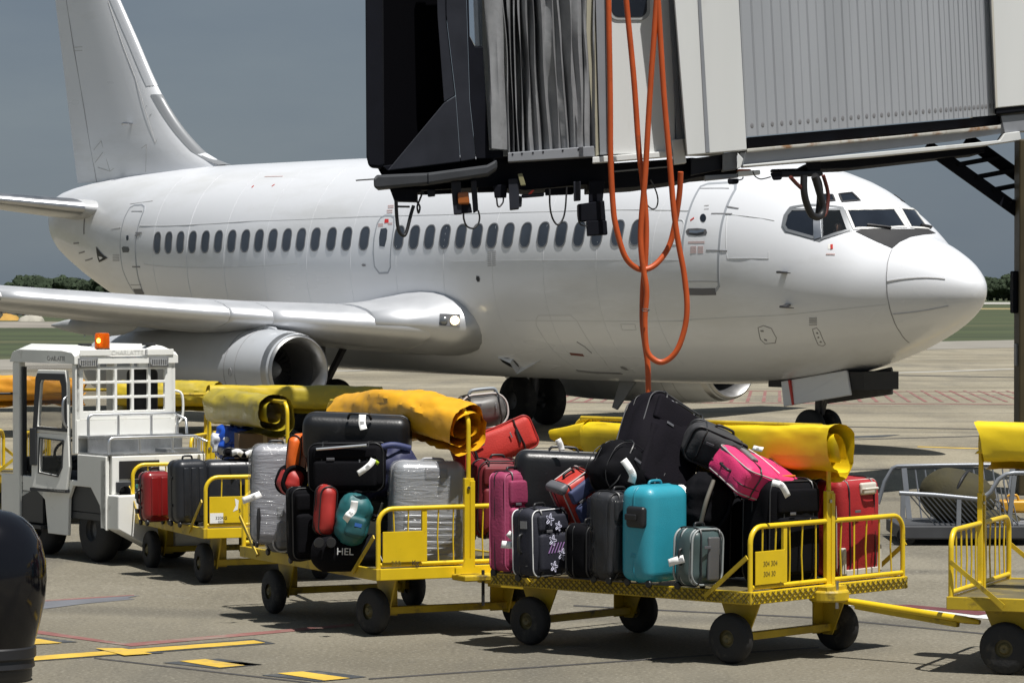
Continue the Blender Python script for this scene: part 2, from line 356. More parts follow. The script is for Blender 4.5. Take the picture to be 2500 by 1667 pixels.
tag(wood(at(40, 0, FY).x, at(330, 0, FY).x, FY, 5.5, 9, 80, 4).build('wood', LEAF), kind='stuff')
# far earthworks and buildings seen under the left wing
p = at(-60, 770, 300); q = at(40, 770, 300)
def hall(name, u0, u1, vt, vb, Y, col, lab, depth=14, roofcol=None):
    a = at(u0, vb, Y); c = at(u1, vt, Y); r = empty(name, ((a.x + c.x) / 2, Y, .18), 0, lab, 'building'); w = abs(c.x - a.x); h = c.z - .18
    MB().box((0, depth / 2, h / 2), (w, depth, h)).build('wall', mat(name + '_wall' + lab[:6], col, .8, nz=.2, nscale=.3), r)
    MB().prism([(-w / 2 - .3, 0), (w / 2 + .3, 0), (w / 2, .5), (-w / 2, .5)], (0, -.3, h), (1, 0, 0), (0, 0, 1), (0, 1, 0), depth + .6).build('roof', mat('hall_roof', (.2, .2, .21), .6, nz=.2), r)
    dw = MB()
    for i in range(4): dw.box((-w / 2 + (i + .5) * w / 4, -.04, h * .4), (w / 6, .08, h * .7))
    dw.build('door', mat('hall_door', (.12, .12, .13), .6), r)
hall('hangar', -60, 42, 748, 768, 420, (.13, .14, .17), 'low grey blue hangar far off under the left wing at the picture edge')
hall('depot', 42, 101, 752, 770, 400, (.26, .12, .07), 'long low brick red depot far off under the wing')
def heap(name, u0, u1, vt, Y, col, lab, cat):
    a = at(u0, 790, Y).x; c = at(u1, 790, Y).x; h = at(0, vt, Y).z - .18; n = 14; rr = []
    for i in range(n + 1):
        t = i / n; x = a + (c - a) * t; k = math.sin(PI * min(1, max(0.02, t))) ** .4 * h * (1 + .2 * noise.noise(Vector((i * .7, 3, Y))))
        rr.append([Vector((x, Y - k * 1.5, 0.1)), Vector((x, Y - k * .6, .18 + k * .75)), Vector((x, Y, .18 + k)), Vector((x, Y + k * .7, .18 + k * .7)), Vector((x, Y + k * 1.6, .1))])
    o = MB().rings(rr).build(name, mat(name + lab[:5], col, .95, nz=.3, nscale=.8, bump=.8, bscale=2), smooth=50); tag(o, lab, cat)
heap('earth_heap', -30, 50, 765, 330, (.38, .22, .05), 'long ochre heap of earth far off under the wing', 'earth heap')
heap('rubble_heap', 45, 110, 768, 320, (.34, .32, .27), 'pale grey rubble heap beside the ochre earth far off', 'rubble heap')
# runway sign board in the grass
Y = 205.; s = empty('runway_sign', (at(218, 800, Y).x, Y, .18), 0, 'small dark sign board standing in the grass under the wing', 'sign')
w = 33 * Y / F; zt = at(0, 793, Y).z - .18; zb_ = max(.15, at(0, 811, Y).z - .18)
MB().box((0, 0, (zt + zb_) / 2), (w, .2, zt - zb_)).build('board', BLACK, s, bevel=.02)
MB().cyl((-w * .35, 0, 0), (-w * .35, 0, zb_), .04).build('leg', STEEL, s); MB().cyl((w * .35, 0, 0), (w * .35, 0, zb_), .04).build('leg', STEEL, s)
from mathutils.bvhtree import BVHTree
# ------------------------------------------------------------------ the airliner  (local frame: x aft of the nose, y starboard, z up)
NX, NY, TH, AW, ZO = 7.70, 55.43, .658, 6.67, .21
JET = empty('airliner', (NX, NY, ZO), PI / 2 + TH, 'plain white twin engine jet airliner parked behind the baggage carts, nose to the right', 'airliner')
JM = Matrix.Translation((NX, NY, ZO)) @ Matrix.Rotation(PI / 2 + TH, 4, 'Z'); JI = JM.inverted()
def table(pts):
    x = np.array([p[0] for p in pts], float); y = np.array([p[1] for p in pts], float); h = np.diff(x); d = np.diff(y) / h
    m = np.zeros(len(x)); m[0] = d[0]; m[-1] = d[-1]
    for i in range(1, len(x) - 1):
        if d[i - 1] * d[i] > 0: w1 = 2 * h[i] + h[i - 1]; w2 = h[i] + 2 * h[i - 1]; m[i] = (w1 + w2) / (w1 / d[i - 1] + w2 / d[i])
    def f(t):
        t = min(max(t, x[0]), x[-1]); i = min(int(np.searchsorted(x, t, 'right')) - 1, len(x) - 2); i = max(i, 0); s = (t - x[i]) / h[i]
        return float((1 + 2 * s) * (1 - s) ** 2 * y[i] + s * (1 - s) ** 2 * h[i] * m[i] + s * s * (3 - 2 * s) * y[i + 1] + s * s * (s - 1) * h[i] * m[i + 1])
    return f
ZT = table([(0, 3.0), (.03, 3.09), (.12, 3.17), (.36, 3.35), (.6, 3.50), (.9, 3.64), (1.25, 3.78), (1.55, 3.88), (1.75, 4.02), (2.0, 4.22), (2.25, 4.40), (2.6, 4.59), (3.0, 4.79), (3.6, 4.99), (4.3, 5.13), (5, 5.23), (7, 5.39), (10, 5.5), (17.5, 5.63), (22.5, 5.64), (25, 5.57), (27.9, 5.41), (29.3, 5.24), (29.75, 5.1), (30, 4.78)])
ZB = table([(0, 2.92), (.03, 2.80), (.12, 2.66), (.53, 2.40), (1, 2.18), (1.47, 2.0), (2.2, 1.76), (3.2, 1.52), (5, 1.33), (7, 1.27), (17.5, 1.33), (19.5, 1.40), (21, 1.54), (23, 1.84), (25, 2.28), (26.9, 2.86), (28.5, 3.43), (29.63, 3.98), (29.9, 4.3), (30, 4.7)])
WD = table([(0, .04), (.03, .13), (.12, .26), (.5, .60), (1, .93), (1.5, 1.2), (2, 1.42), (3, 1.68), (4, 1.81), (5, 1.86), (6, 1.88), (19, 1.88), (21, 1.83), (23, 1.69), (25, 1.44), (27, 1.04), (28.5, .70), (29.6, .40), (30, .08)])
ZM = table([(0, 2.96), (2, 3.02), (5, 3.28), (10, 3.42), (17.5, 3.5), (22, 3.68), (26, 4.1), (29, 4.5), (30, 4.72)])
def FP(a, ph):                         # fuselage surface point at station a, angle ph from the top towards starboard
    c, s = math.cos(ph), math.sin(ph); zm = ZM(a); e = .94
    z = zm + ((ZT(a) - zm) if c > 0 else (zm - ZB(a))) * math.copysign(abs(c) ** e, c)
    return Vector((a + .08 * max(0, 1 - a / 4), WD(a) * math.copysign(abs(s) ** e, s), z - ZO))
def FN(a, ph):
    e = .01; n = (FP(a + e, ph) - FP(a - e, ph)).cross(FP(a, ph + e) - FP(a, ph - e)).normalized()
    return -n if n.dot(Vector((0, math.sin(ph), math.cos(ph)))) < 0 else n
stn = [0, .015, .03, .06, .12, .2, .32, .45, .6, .75, .9, 1.05, 1.23, 1.4, 1.5, 1.6, 1.7, 1.8, 1.9, 2.0, 2.12, 2.25, 2.4, 2.6, 2.8, 3.0, 3.25, 3.7, 4.3, 5, 6, 7.5, 9.5, 12, 14.5, 17.5, 19, 20, 21, 22, 23, 24, 25, 26, 27, 28, 28.8, 29.3, 29.6, 29.8, 29.93, 30]
fus = MB(); fus.rings([[FP(a, 2 * PI * k / 96) for k in range(96)] for a in stn])
FUS = fus.build('fuselage', WHITE, JET, smooth=60)
# dense sample of the starboard and upper surface for laying things on it
_ga = np.concatenate([np.linspace(.02, 6, 160), np.linspace(6.1, 30, 160)]); _gp = np.linspace(-1.2, 3.0, 220)
_T = np.zeros((len(_ga), len(_gp), 2))
_J3 = np.array(JM)[:3]
for i, a in enumerate(_ga):
    zm, zt, zb, w = ZM(a), ZT(a), ZB(a), WD(a); c = np.cos(_gp); s = np.sin(_gp)
    z = zm + np.where(c > 0, zt - zm, zm - zb) * np.sign(c) * np.abs(c) ** .94 - ZO; y = w * np.sign(s) * np.abs(s) ** .94
    P = _J3[:, :3] @ np.stack([np.full_like(z, a + .08 * max(0, 1 - a / 4)), y, z]) + _J3[:, 3:4]
    zz = P[2] - H; fw = P[1] * CP + zz * SP; up = -P[1] * SP + zz * CP
    _T[i, :, 0] = CX + F * P[0] / fw; _T[i, :, 1] = CY - F * up / fw
_du = np.gradient(_T, axis=0); _dp = np.gradient(_T, axis=1); _FF = _du[..., 0] * _dp[..., 1] - _du[..., 1] * _dp[..., 0]
_i0, _j0 = int(np.argmin(abs(_ga - 12))), int(np.argmin(abs(_gp - 1.4))); _BAD = np.where(np.sign(_FF) == np.sign(_FF[_i0, _j0]), 0., 1e9)
def proj(p):
    zz = p.z - H; fw = p.y * CP + zz * SP; return CX + F * p.x / fw, CY - F * (-p.y * SP + zz * CP) / fw
def hit(u, v):                         # station and angle of the hull point seen at photo pixel (u,v)
    d = (_T[..., 0] - u) ** 2 + (_T[..., 1] - v) ** 2 + _BAD; i, j = np.unravel_index(np.argmin(d), d.shape); a, p = float(_ga[i]), float(_gp[j])
    for _ in range(6):
        x0, y0 = proj(JM @ FP(a, p)); e = 1e-3
        xa, ya = proj(JM @ FP(a + e, p)); xp, yp = proj(JM @ FP(a, p + e))
        A = np.array([[(xa - x0) / e, (xp - x0) / e], [(ya - y0) / e, (yp - y0) / e]])
        try: st = np.linalg.lstsq(A, np.array([u - x0, v - y0]), rcond=.02)[0]
        except Exception: break
        a = min(max(a + float(np.clip(st[0], -.1, .1)), .02), 29.9); p += float(np.clip(st[1], -.1, .1))
    return a, p
def hp(pts, k=1):
    n = len(pts); return [hit(pts[i][0] + (pts[(i + 1) % n][0] - pts[i][0]) * j / k, pts[i][1] + (pts[(i + 1) % n][1] - pts[i][1]) * j / k) for i in range(n) for j in range(k)]
def densify(P, step=.06, closed=True):
    o = []; n = len(P)
    for i in range(n if closed else n - 1):
        a = P[i]; b = P[(i + 1) % n]; k = max(1, int(math.hypot((b[0] - a[0]), (b[1] - a[1]) * 1.9) / step))
        o += [(a[0] + (b[0] - a[0]) * t / k, a[1] + (b[1] - a[1]) * t / k) for t in range(k)]
    return o if closed else o + [P[-1]]
def patch(P, off, k=6):                # filled shape lying on the hull, from (station, angle) outline
    P = densify(P); c = (sum(p[0] for p in P) / len(P), sum(p[1] for p in P) / len(P)); b = MB(); rr = []
    for r in range(k + 1):
        t = 1 - r / k if r < k else .0
        rr.append([(c[0] + (p[0] - c[0]) * t, c[1] + (p[1] - c[1]) * t) for p in P])
    n = len(P); vs = []; fs = []
    for q in rr[:-1]: vs += [FP(*p) + FN(*p) * off for p in q]
    vs.append(FP(*c) + FN(*c) * off)
    for i in range(k - 1):
        for j in range(n): fs.append((i * n + j, i * n + (j + 1) % n, (i + 1) * n + (j + 1) % n, (i + 1) * n + j))
    for j in range(n): fs.append(((k - 1) * n + j, (k - 1) * n + (j + 1) % n, k * n))
    return b.add(vs, fs)
def ribbon(P, w, off, closed=True, th=.004):   # raised strip along a (station, angle) line
    P = densify(P, .05, closed); X = [FP(*p) for p in P]; Nn = [FN(*p) for p in P]; n = len(P); rr = []
    for i in range(n):
        t = (X[(i + 1) % n] - X[i - 1]) if closed else (X[min(i + 1, n - 1)] - X[max(i - 1, 0)])
        s = t.cross(Nn[i]).normalized() * w / 2
        rr.append([X[i] + s + Nn[i] * (off - .01), X[i] + s + Nn[i] * (off + th), X[i] - s + Nn[i] * (off + th), X[i] - s + Nn[i] * (off - .01)])
    return MB().rings(rr, not closed, closed)
def phz(a, z):                         # angle on the starboard side at world height z
    zm = ZM(a); c = (z - zm) / ((ZT(a) - zm) if z > zm else (zm - ZB(a))); c = max(-1, min(1, c)); return math.acos(math.copysign(abs(c) ** (1 / .94), c))
def side(pts): return [(a, phz(a, z)) for a, z in pts]
# --- cabin windows
FRAME = mat('window_surround', (.17, .175, .185), .4)
PANE = mat('cabin_pane', (.05, .06, .078), .18, spec=.6, nz=.35, nscale=1.2)
# (left pixel, right pixel, row) measured along the row in the photograph
wx = [x * .38265 for x in (1003, 1075, 1150, 1228, 1310, 1393, 1478, 1565, 1652, 1740, 1830, 1920, 2013, 2115, 2213, 2325)] + [800 + x * .38265 for x in (455, 553, 650, 748, 850, 952, 1050, 1153, 1263, 1375, 1489, 1605, 1720, 1850, 1970)]
for x in wx:
    a0, p0 = hit(x, 593 - (x - 384) * .02137); zc = FP(a0, p0).z + ZO
    ol = lambda w, h, r: side([(a0 + X, zc + Y_) for X, Y_ in rrect(w, h, r, 5)])
    wn = ribbon(ol(.305, .455, .13), .022, .002, th=.006).build('window', FRAME, JET, smooth=40)
    patch(ol(.30, .45, .125), .003, 2).build('pane', PANE, wn, smooth=60)
b = ribbon(side([(5.62 + X, 3.95 + Y_) for X, Y_ in rrect(.27, .43, .11, 4)]), .014, .001, th=.002)
b.build('window_plug', SEAM if False else mat('faint_seam', (.56, .57, .58), .5), JET)
# --- doors
def pix_door(name, pts, w, lab=None):
    P = hp(pts); e = ribbon(P, w, .001, th=.004)
    d = patch(P, .003, 5).build(name, WHITE, JET, smooth=60, label=lab)
    e.build('door_frame', DOORGREY, d, smooth=50); return d
z6 = lambda *p: [(1600 + x * .38265, 400 + y * .38265) for x, y in p]
z5 = lambda *p: [(800 + x * .38265, 400 + y * .38265) for x, y in p]
z2 = lambda *p: [(x * .38265, 400 + y * .38265) for x, y in p]
z1 = lambda *p: [(x * .38265, y * .38265) for x, y in p]
d = pix_door('service_door', z6((185, 815), (172, 600), (178, 480), (208, 330), (250, 215), (290, 145), (335, 128), (480, 120), (512, 130), (510, 165), (455, 275), (425, 380), (408, 520), (402, 660), (405, 780), (380, 815)), .05, 'forward service door outlined in grey')
b = ribbon(hp(z6((205, 815), (300, 817), (385, 815))), .12, .002, False); b.build('sill_plate', mat('sill_plate', (.12, .12, .13), .5), d)
patch(hp(z6((195, 430), (210, 415), (270, 412), (325, 418), (332, 440), (325, 455), (265, 460), (205, 452))), .008, 3).build('handle', mat('handle_recess', (.09, .09, .095), .3), d)
ribbon(hp(z6((222, 434), (270, 437), (315, 428))), .045, .01, False, .012).build('lever', DULLALU, d)
patch(hp([(1600 + (306 + 20 * math.cos(t)) * .38265, 400 + (346 + 26 * math.sin(t)) * .38265) for t in np.linspace(0, 2 * PI, 16, False)]), .008, 2).build('porthole', DARKGLASS, d)
for q in (((358, 318), (490, 320)), ((325, 552), (458, 556)), ((455, 272), (532, 286))): ribbon(hp(z6(*q)), .02, .004, False).build('hinge', SEAM, d)
for q in (((285, 158), (470, 158)), ((210, 750), (400, 752)), ): ribbon(hp(z6(*q)), .01, .004, False).build('seam', SEAM, d)
for q in (((225, 362), (248, 346)),): ribbon(hp(z6(*q)), .03, .005, False).build('red_arrow', REDMARK, d)
def lines(P, x0, x1, ys, w, m, name, par, zf=z6):
    b = MB()
    for y in ys:
        q = ribbon(hp(zf((x0, y), (x1, y - 2))), w, .004, False, .002); b.add(q.v, q.f)
    return b.build(name, m, par)
FAINTRED = mat('faint_red_print', (.55, .42, .41), .6); FAINTGREY = mat('faint_grey_print', (.4, .4, .41), .6)
lines(0, 225, 262, (530, 540, 550, 560, 568), .018, FAINTRED, 'notice', d); lines(0, 272, 306, (530, 540, 550, 560, 568), .018, FAINTRED, 'notice', d)
lines(0, 210, 315, (498, 506), .014, FAINTRED, 'notice', d); lines(0, 313, 342, (268, 290), .02, FAINTGREY, 'notice', d)
d = pix_door('service_door', z2((860, 825), (820, 760), (785, 680), (768, 560), (770, 460), (795, 345), (830, 280), (858, 265), (905, 262), (922, 275), (918, 300), (885, 390), (865, 500), (868, 640), (885, 740), (915, 825)), .035, 'aft service door outlined in grey')
ribbon(hp(z2((858, 815), (912, 814))), .13, .002, False).build('sill_plate', _mats['sill_plate'], d)
patch(hp(z2((778, 535), (790, 527), (820, 530), (828, 548), (820, 565), (785, 566))), .008, 3).build('handle', _mats['handle_recess'], d)
patch(hp([((814 + 8 * math.cos(t)) * .38265, 400 + (473 + 18 * math.sin(t)) * .38265) for t in np.linspace(0, 2 * PI, 12, False)]), .008, 2).build('porthole', DARKGLASS, d)
for q in (((840, 303), (908, 303)), ((835, 771), (900, 771))): ribbon(hp(z2(*q)), .01, .004, False).build('seam', SEAM, d)
for q in (((866, 440), (905, 440)), ((845, 657), (892, 657)), ((862, 457), (890, 454))): ribbon(hp(z2(*q)), .03, .004, False).build('hinge', SEAM, d)
d = pix_door('overwing_exit', z5((300, 655), (292, 560), (298, 470), (318, 380), (340, 345), (365, 332), (405, 332), (424, 345), (424, 400), (412, 480), (402, 580), (400, 660), (385, 695), (330, 698)), .038, 'overwing exit outlined in grey with red square')
patch(hp(z5((332, 525), (330, 470), (340, 415), (375, 410), (383, 425), (378, 480), (365, 530))), .008, 3).build('pane', PANE, d)
patch(hp(z5((363, 378), (366, 353), (390, 353), (391, 376))), .008, 2).build('red_square', mat('red_square', (.62, .03, .03), .5), d)
lines(0, 322, 355, (384, 392, 400), .016, FAINTRED, 'notice', d, z5); lines(0, 385, 413, (380, 388), .016, FAINTRED, 'notice', d, z5)
lines(0, 385, 422, (268, 280), .02, FAINTRED, 'notice', JET, z5); lines(0, 378, 414, (298, 312), .02, FAINTRED, 'notice', JET, z5)
lines(0, 1690, 1805, (1128,), .02, FAINTRED, 'notice', JET, z1)
for q in (((1607, 1197), (1620, 1185)), ((1735, 1190), (1752, 1178))): ribbon(hp(z1(*q)), .03, .003, False).build('red_mark', REDMARK, JET)
lines(0, 1022, 1045, range(560, 660, 13), .018, FAINTGREY, 'notice', JET, z5); lines(0, 1052, 1074, range(558, 660, 13), .018, FAINTGREY, 'notice', JET, z5)
lines(0, 982, 1030, (985, 995, 1005, 1015, 1028), .02, FAINTGREY, 'notice', JET)
# --- cockpit glazing: the side window opening is a real hollow with the pilot in it
CF = mat('cockpit_frame', (.30, .31, .32), .35, metal=.6)
def glaze(name, pts, m, w=.05, fm=CF, off=.004):
    P = hp(z6(*pts), 4); o = ribbon(P, w, .002, th=.012).build(name, fm, JET, smooth=40); patch(P, off, 5).build('pane', m, o, smooth=60); return o
CPG = mat('cockpit_glass', (.014, .018, .026), .08, spec=.4, nz=.3, nscale=1.5)
CLEARG = glass('cockpit_clear_glass', (.03, .035, .04), .32, .04)
glaze('side_window', ((822, 395), (838, 330), (870, 294), (1018, 294), (1018, 470), (1000, 470), (840, 425)), CPG)
sw = ((1058, 294), (1185, 294), (1232, 425), (1062, 478)); glaze('side_window', sw, CLEARG)
ribbon(hp(z6((812, 400), (826, 330), (862, 280), (1192, 280), (1216, 335), (1248, 428), (1050, 490), (832, 432))), .05, .001).build('window_surround', CF, JET, smooth=40)
ribbon(hp(z6((1038, 295), (1040, 478))), .13, .002, False, .02).build('window_pillar', DULLALU, JET)
glaze('windscreen', ((1218, 296), (1524, 289), (1600, 405), (1268, 416)), CPG, .045, mat('windscreen_frame', (.62, .62, .6), .4))
glaze('windscreen', ((1562, 284), (1655, 294), (1742, 414), (1630, 407)), CPG, .045, _mats['windscreen_frame'])
glaze('eyebrow_window', ((1172, 194), (1255, 185), (1306, 235), (1192, 243)), CPG, .03, BLACK)
glaze('eyebrow_window', ((1066, 197), (1130, 199), (1146, 236), (1075, 241)), CPG, .03, BLACK)
glaze('eyebrow_window', ((1528, 190), (1556, 196), (1598, 236), (1572, 238)), CPG, .03, BLACK)
for q in (((1350, 398), (1420, 406), (1500, 418)), ((1690, 398), (1720, 404), (1755, 412))): ribbon(hp(z6(*q)), .03, .02, False, .03).build('wiper', BLACK, JET)
AG = patch(hp(z6((1276, 432), (1420, 422), (1600, 418), (1740, 420), (1790, 445), (1700, 455), (1630, 468), (1560, 500), (1512, 540), (1400, 492)), 3), .010, 14).build('anti_glare_panel', mat('anti_glare_black', (.02, .02, .022), .75, nz=.2, nscale=3), JET, smooth=60)
cut_pts = hp(z6(*sw)); c0 = sum((FP(*p) for p in cut_pts), Vector()) / 4; n0 = FN(*hit(1600 + 1135 * .38265, 400 + 380 * .38265))
cb = MB(); o1 = [FP(*p) + n0 * .15 for p in densify(cut_pts, .3)]; o2 = [c0 + (q - n0 * .15 - c0) * 1.7 - n0 * .75 for q in o1]; o3 = [FP(*p) - n0 * .03 for p in densify(cut_pts, .3)]
cb.rings([o1, o3, o2]); cut = cb.build('cutter', BLACK, JET)
FUS.data.materials.append(BLACK)
for p_ in cut.data.polygons: p_.material_index = 0
md = FUS.modifiers.new('opening', 'BOOLEAN'); md.operation = 'DIFFERENCE'; md.object = cut; md.solver = 'EXACT'; md.material_mode = 'TRANSFER'
dg = bpy.context.evaluated_depsgraph_get(); me = D.meshes.new_from_object(FUS.evaluated_get(dg)); FUS.modifiers.clear(); FUS.data = me; me.name = 'fuselage'; D.objects.remove(cut)
for p in me.polygons: p.use_smooth = True
me.set_sharp_from_angle(angle=R(40))
# the pilot: head, neck, shoulders as one continuous skin-modifier figure, shirt and hair as children
def person(loc, rz, sc=1.):
    r = empty('person', loc, rz, 'pilot in white shirt seated behind the cockpit side window', 'person'); r.scale = (sc,) * 3
    SK = mat('skin', (.36, .21, .15), .55); SHIRT = mat('white_shirt', (.7, .72, .75), .8, nz=.1, nscale=8); HAIR = mat('dark_hair', (.02, .015, .012), .7)
    b = MB(); prof = [(0, .075), (.05, .058), (.09, .056), (.115, .062), (.14, .078), (.18, .088), (.23, .092), (.28, .088), (.32, .068), (.345, .03)]
    rr = []
    for z, w in prof:
        ring = []
        for k in range(20):
            t = 2 * PI * k / 20; x = w * .82 * math.cos(t); y = -w * 1.05 * math.sin(t)
            if z > .1 and math.sin(t) > .93 and .16 < z < .22: y -= .022          # nose
            if .22 < z < .25 and math.sin(t) > .6 and abs(math.cos(t)) > .25: y += .008   # eye sockets
            if .12 < z < .16 and math.sin(t) > .9: y -= .006
            ring.append((x, y - (.012 if z > .1 else 0), z))
        rr.append(ring)
    b.rings(rr)
    for s in (-1, 1):
        b.tube(arc((s * .078, .0, .2), .022, -1.6, 1.6, 6, (s * .4, .9, 0), (0, 0, 1)), .008, 6)
    h = b.build('head', SK, r, smooth=70)
    hb = MB(); rr = []
    for z, w in ((.2, .097), (.25, .099), (.29, .094), (.33, .074), (.355, .03)): rr.append([(w * .86 * math.cos(2 * PI * k / 18), w * 1.08 * math.sin(2 * PI * k / 18) * (1 if math.sin(2 * PI * k / 18) > 0 else .72) - .005, z) for k in range(18)])
    hb.rings(rr).build('hair', HAIR, r, smooth=70)
    tb = MB(); rr = []
    for z, w, dp in ((-.55, .17, .12), (-.35, .18, .125), (-.15, .2, .12), (-.06, .205, .1), (.0, .14, .085), (.03, .072, .066), (.045, .07, .064)): rr.append([(w * math.cos(2 * PI * k / 20), dp * math.sin(2 * PI * k / 20), z) for k in range(20)])
    tb.rings(rr)
    for s in (-1, 1): tb.tube(spline([(s * .17, 0, -.05), (s * .235, -.02, -.18), (s * .25, -.06, -.33), (s * .22, -.2, -.4)], 4), [.065] * 5 + [.055] * 5 + [.05] * 3, 10)
    tb.build('shirt', SHIRT, r, smooth=60)
    cl = MB()
    for s in (-1, 1): cl.prism([(0, 0), (.06, .02), (.05, .055), (.0, .03)], (0, -.085, .0), (s, 0, 0), (0, -.3, 1), (0, -1, 0), .006)
    cl.build('collar', SHIRT, r); MB().prism([(-.02, 0), (.02, 0), (.035, -.3), (0, -.34), (-.035, -.3)], (0, -.122, .005), (1, 0, 0), (0, -.05, 1), (0, -1, 0), .006).build('tie', BLACK, r)
    return r
pw = JM @ (c0 - n0 * .34 + Vector((-.05, 0, -.12))); person(pw, PI / 2 + TH - PI / 2 - .35, .95)
# --- hull details
for q in (((1480, 748), (1850, 734)), ((1518, 960), (1870, 908))): ribbon(hp(z6(*q)), .018, .003, False, .01).build('diverter_strip', ALU if False else mat('strip_grey', (.55, .55, .56), .4), JET)
ribbon(hp(z6((1512, 545), (1490, 600), (1478, 680), (1478, 780), (1490, 890), (1515, 980), (1560, 1070), (1620, 1140))), .012, .001, False).build('radome_seam', SEAM, JET)
for q in (((458, 605), (722, 605)), ((722, 560), (722, 605)), ((458, 330), (458, 600)), ((0, 298), (205, 300)), ((0, 612), (150, 614)), ((490, 325), (760, 362)), ((160, 1000), (720, 970), (1100, 935), (1478, 897))):
    ribbon(hp(z6(*q)), .009, .001, False, .002).build('seam', _mats['faint_seam'], JET)
for q in (((0, 342), (700, 325), (1400, 305), (2300, 298)), ((790, 626), (1500, 616), (1980, 614)), ((1200, 1000), (1700, 1003), (2300, 1004))): ribbon(hp(z5(*q)), .011, .001, False, .002).build('seam', _mats['faint_seam'], JET)
for q in (((710, 415), (770, 405)), ((890, 395), (1600, 365), (2350, 336)), ((830, 255), (975, 235)), ((920, 640), (1900, 636))): ribbon(hp(z2(*q)), .014, .001, False, .002).build('seam', _mats['faint_seam'], JET)
for k_ in range(12):                     # skin joints round the barrel, close in tone to the hull paint
    a_ = 6.2 + k_ * 1.52; ribbon([(a_, t) for t in np.linspace(.5, 2.5, 16)], .006, .001, False, .0015).build('skin_joint', mat('skin_joint', (.64, .655, .68), .4), JET)
def outline(pts, zf, w=.012, m=None, name='access_panel'): ribbon(hp(zf(*pts)), w, .001, True, .002).build(name, m or SEAM, JET)
outline(((1330, 990), (1345, 967), (1550, 967), (1590, 1000), (1660, 1120), (1760, 1250), (1800, 1310), (1600, 1310), (1480, 1230), (1385, 1120), (1330, 1030)), z5, .012, _mats['faint_seam'], 'cargo_door')
ribbon(hp(z5((1590, 1318), (1700, 1330), (1875, 1336))), .07, .002, False).build('cargo_door_sill', SEAM, JET); ribbon(hp(z5((1590, 1135), (1640, 1165), (1685, 1206))), .02, .002, False).build('seam', SEAM, JET)
ribbon(hp(z5((1548, 1212), (1632, 1220))), .06, .002, False).build('red_mark', mat('dark_red_mark', (.16, .05, .04), .6), JET)
outline(((655, 1045), (690, 1032), (740, 1050), (772, 1110), (765, 1142), (700, 1148), (670, 1120)), z6); outline(((1002, 1055), (1030, 1046), (1050, 1070), (1085, 1150), (1070, 1162), (1040, 1155)), z6)
outline(((1870, 1022), (1960, 1024), (1968, 1060), (1880, 1062)), z5, .01, _mats['faint_seam'])
for q in (((672, 1066), (690, 1066)), ((695, 1120), (712, 1126)), ((1030, 1075), (1036, 1084)), ((1036, 1104), (1044, 1110)), ((1050, 1132), (1060, 1138))): ribbon(hp(z6(*q)), .03, .003, False).build('latch', SEAM, JET)
ribbon(hp(z5((950, 715), (948, 735), (956, 752), (968, 752), (972, 735), (966, 718))), .01, .002).build('vent_ring', SEAM, JET); patch(hp(z5((950, 718), (947, 735), (955, 752), (968, 753), (972, 736), (965, 719))), .004, 2).build('vent', BLACK, JET)
patch(hp(z5((1865, 1293), (1880, 1290), (1905, 1300), (1923, 1316), (1900, 1316), (1875, 1305))), .004, 2).build('vent', SEAM, JET)
patch(hp(z5((216, 646), (225, 638), (242, 642), (243, 654), (225, 655))), .006, 2).build('light', SEAM, JET)
# pitot probes and static ports, blade antenna, air inlet
def probe(u, v):
    a, p = hit(u, v); P = FP(a, p); n = FN(a, p); b = MB(); b.beam(P - n * .01, P + n * .13, .12, .03, (0, 0, 1)); b.tube([P + n * .12 + Vector((.08, 0, 0)), P + n * .13, P + n * .13 - Vector((.26, 0, .02))], [.022, .022, .006], 8)
    b.build('pitot_probe', mat('probe_metal', (.08, .08, .085), .4, metal=.6), JET, smooth=40)
probe(1600 + 825 * .38265, 400 + 694 * .38265); probe(1600 + 845 * .38265, 400 + 900 * .38265)
patch(hp(z6((1102, 512), (1132, 514), (1132, 545), (1100, 545))), .004, 2).build('placard', mat('placard_white', (.75, .74, .7), .5), JET)
ribbon(hp(z6((1125, 515), (1126, 544))), .04, .006, False).build('red_mark', REDMARK, JET); ribbon(hp(z6((1090, 576), (1146, 578))), .025, .004, False).build('notice', FAINTRED, JET)
A = FP(*hit(800 + 1740 * .38265, 400 + 1345 * .38265)); bl = MB(); bl.prism([(-.22, 0), (.26, 0), (.5, -.52), (.36, -.56)], (A.x, .0, ZB(A.x) - ZO + .03), (1, 0, 0), (0, 0, 1), (0, 1, 0), .035); bl.build('blade_antenna', STEEL, JET)
a_, p_ = hit(800 + 1090 * .38265, 400 + 1235 * .38265); P0 = FP(a_, p_); n = FN(a_, p_)
patch(hp(z5((1090, 1232), (1150, 1236), (1195, 1255), (1222, 1290), (1200, 1303), (1160, 1290), (1115, 1262))), .006, 3).build('air_inlet', BLACK, JET)
b = MB(); q = hp(z5((1090, 1228), (1180, 1245), (1225, 1300), (1260, 1290), (1365, 1248))); X = [FP(*k) + FN(*k) * h for k, h in zip(q, (.03, .10, .14, .08, .0))]; Y_ = [FP(*k) - FN(*k) * .02 for k in q]
b.add(X + Y_, [(i, i + 1, 6 + i, 5 + i) for i in range(4)]); b.add([X[2], X[3], X[4], FP(*q[4])], [(0, 1, 2)]); b.build('inlet_scoop', WHITE, JET)
patch(hp(z2((615, 528), (640, 562), (665, 588), (688, 600), (635, 628), (625, 600))), .012, 3).build('outflow_vent', BLACK, JET)
patch(hp(z2((632, 590), (648, 592), (660, 600), (640, 612))), .016, 2).build('vent_flap', WHITE, JET)
ribbon(hp(z2((540, 350), (536, 450))), .06, .003, False).build('stabiliser_slot', SEAM, JET)
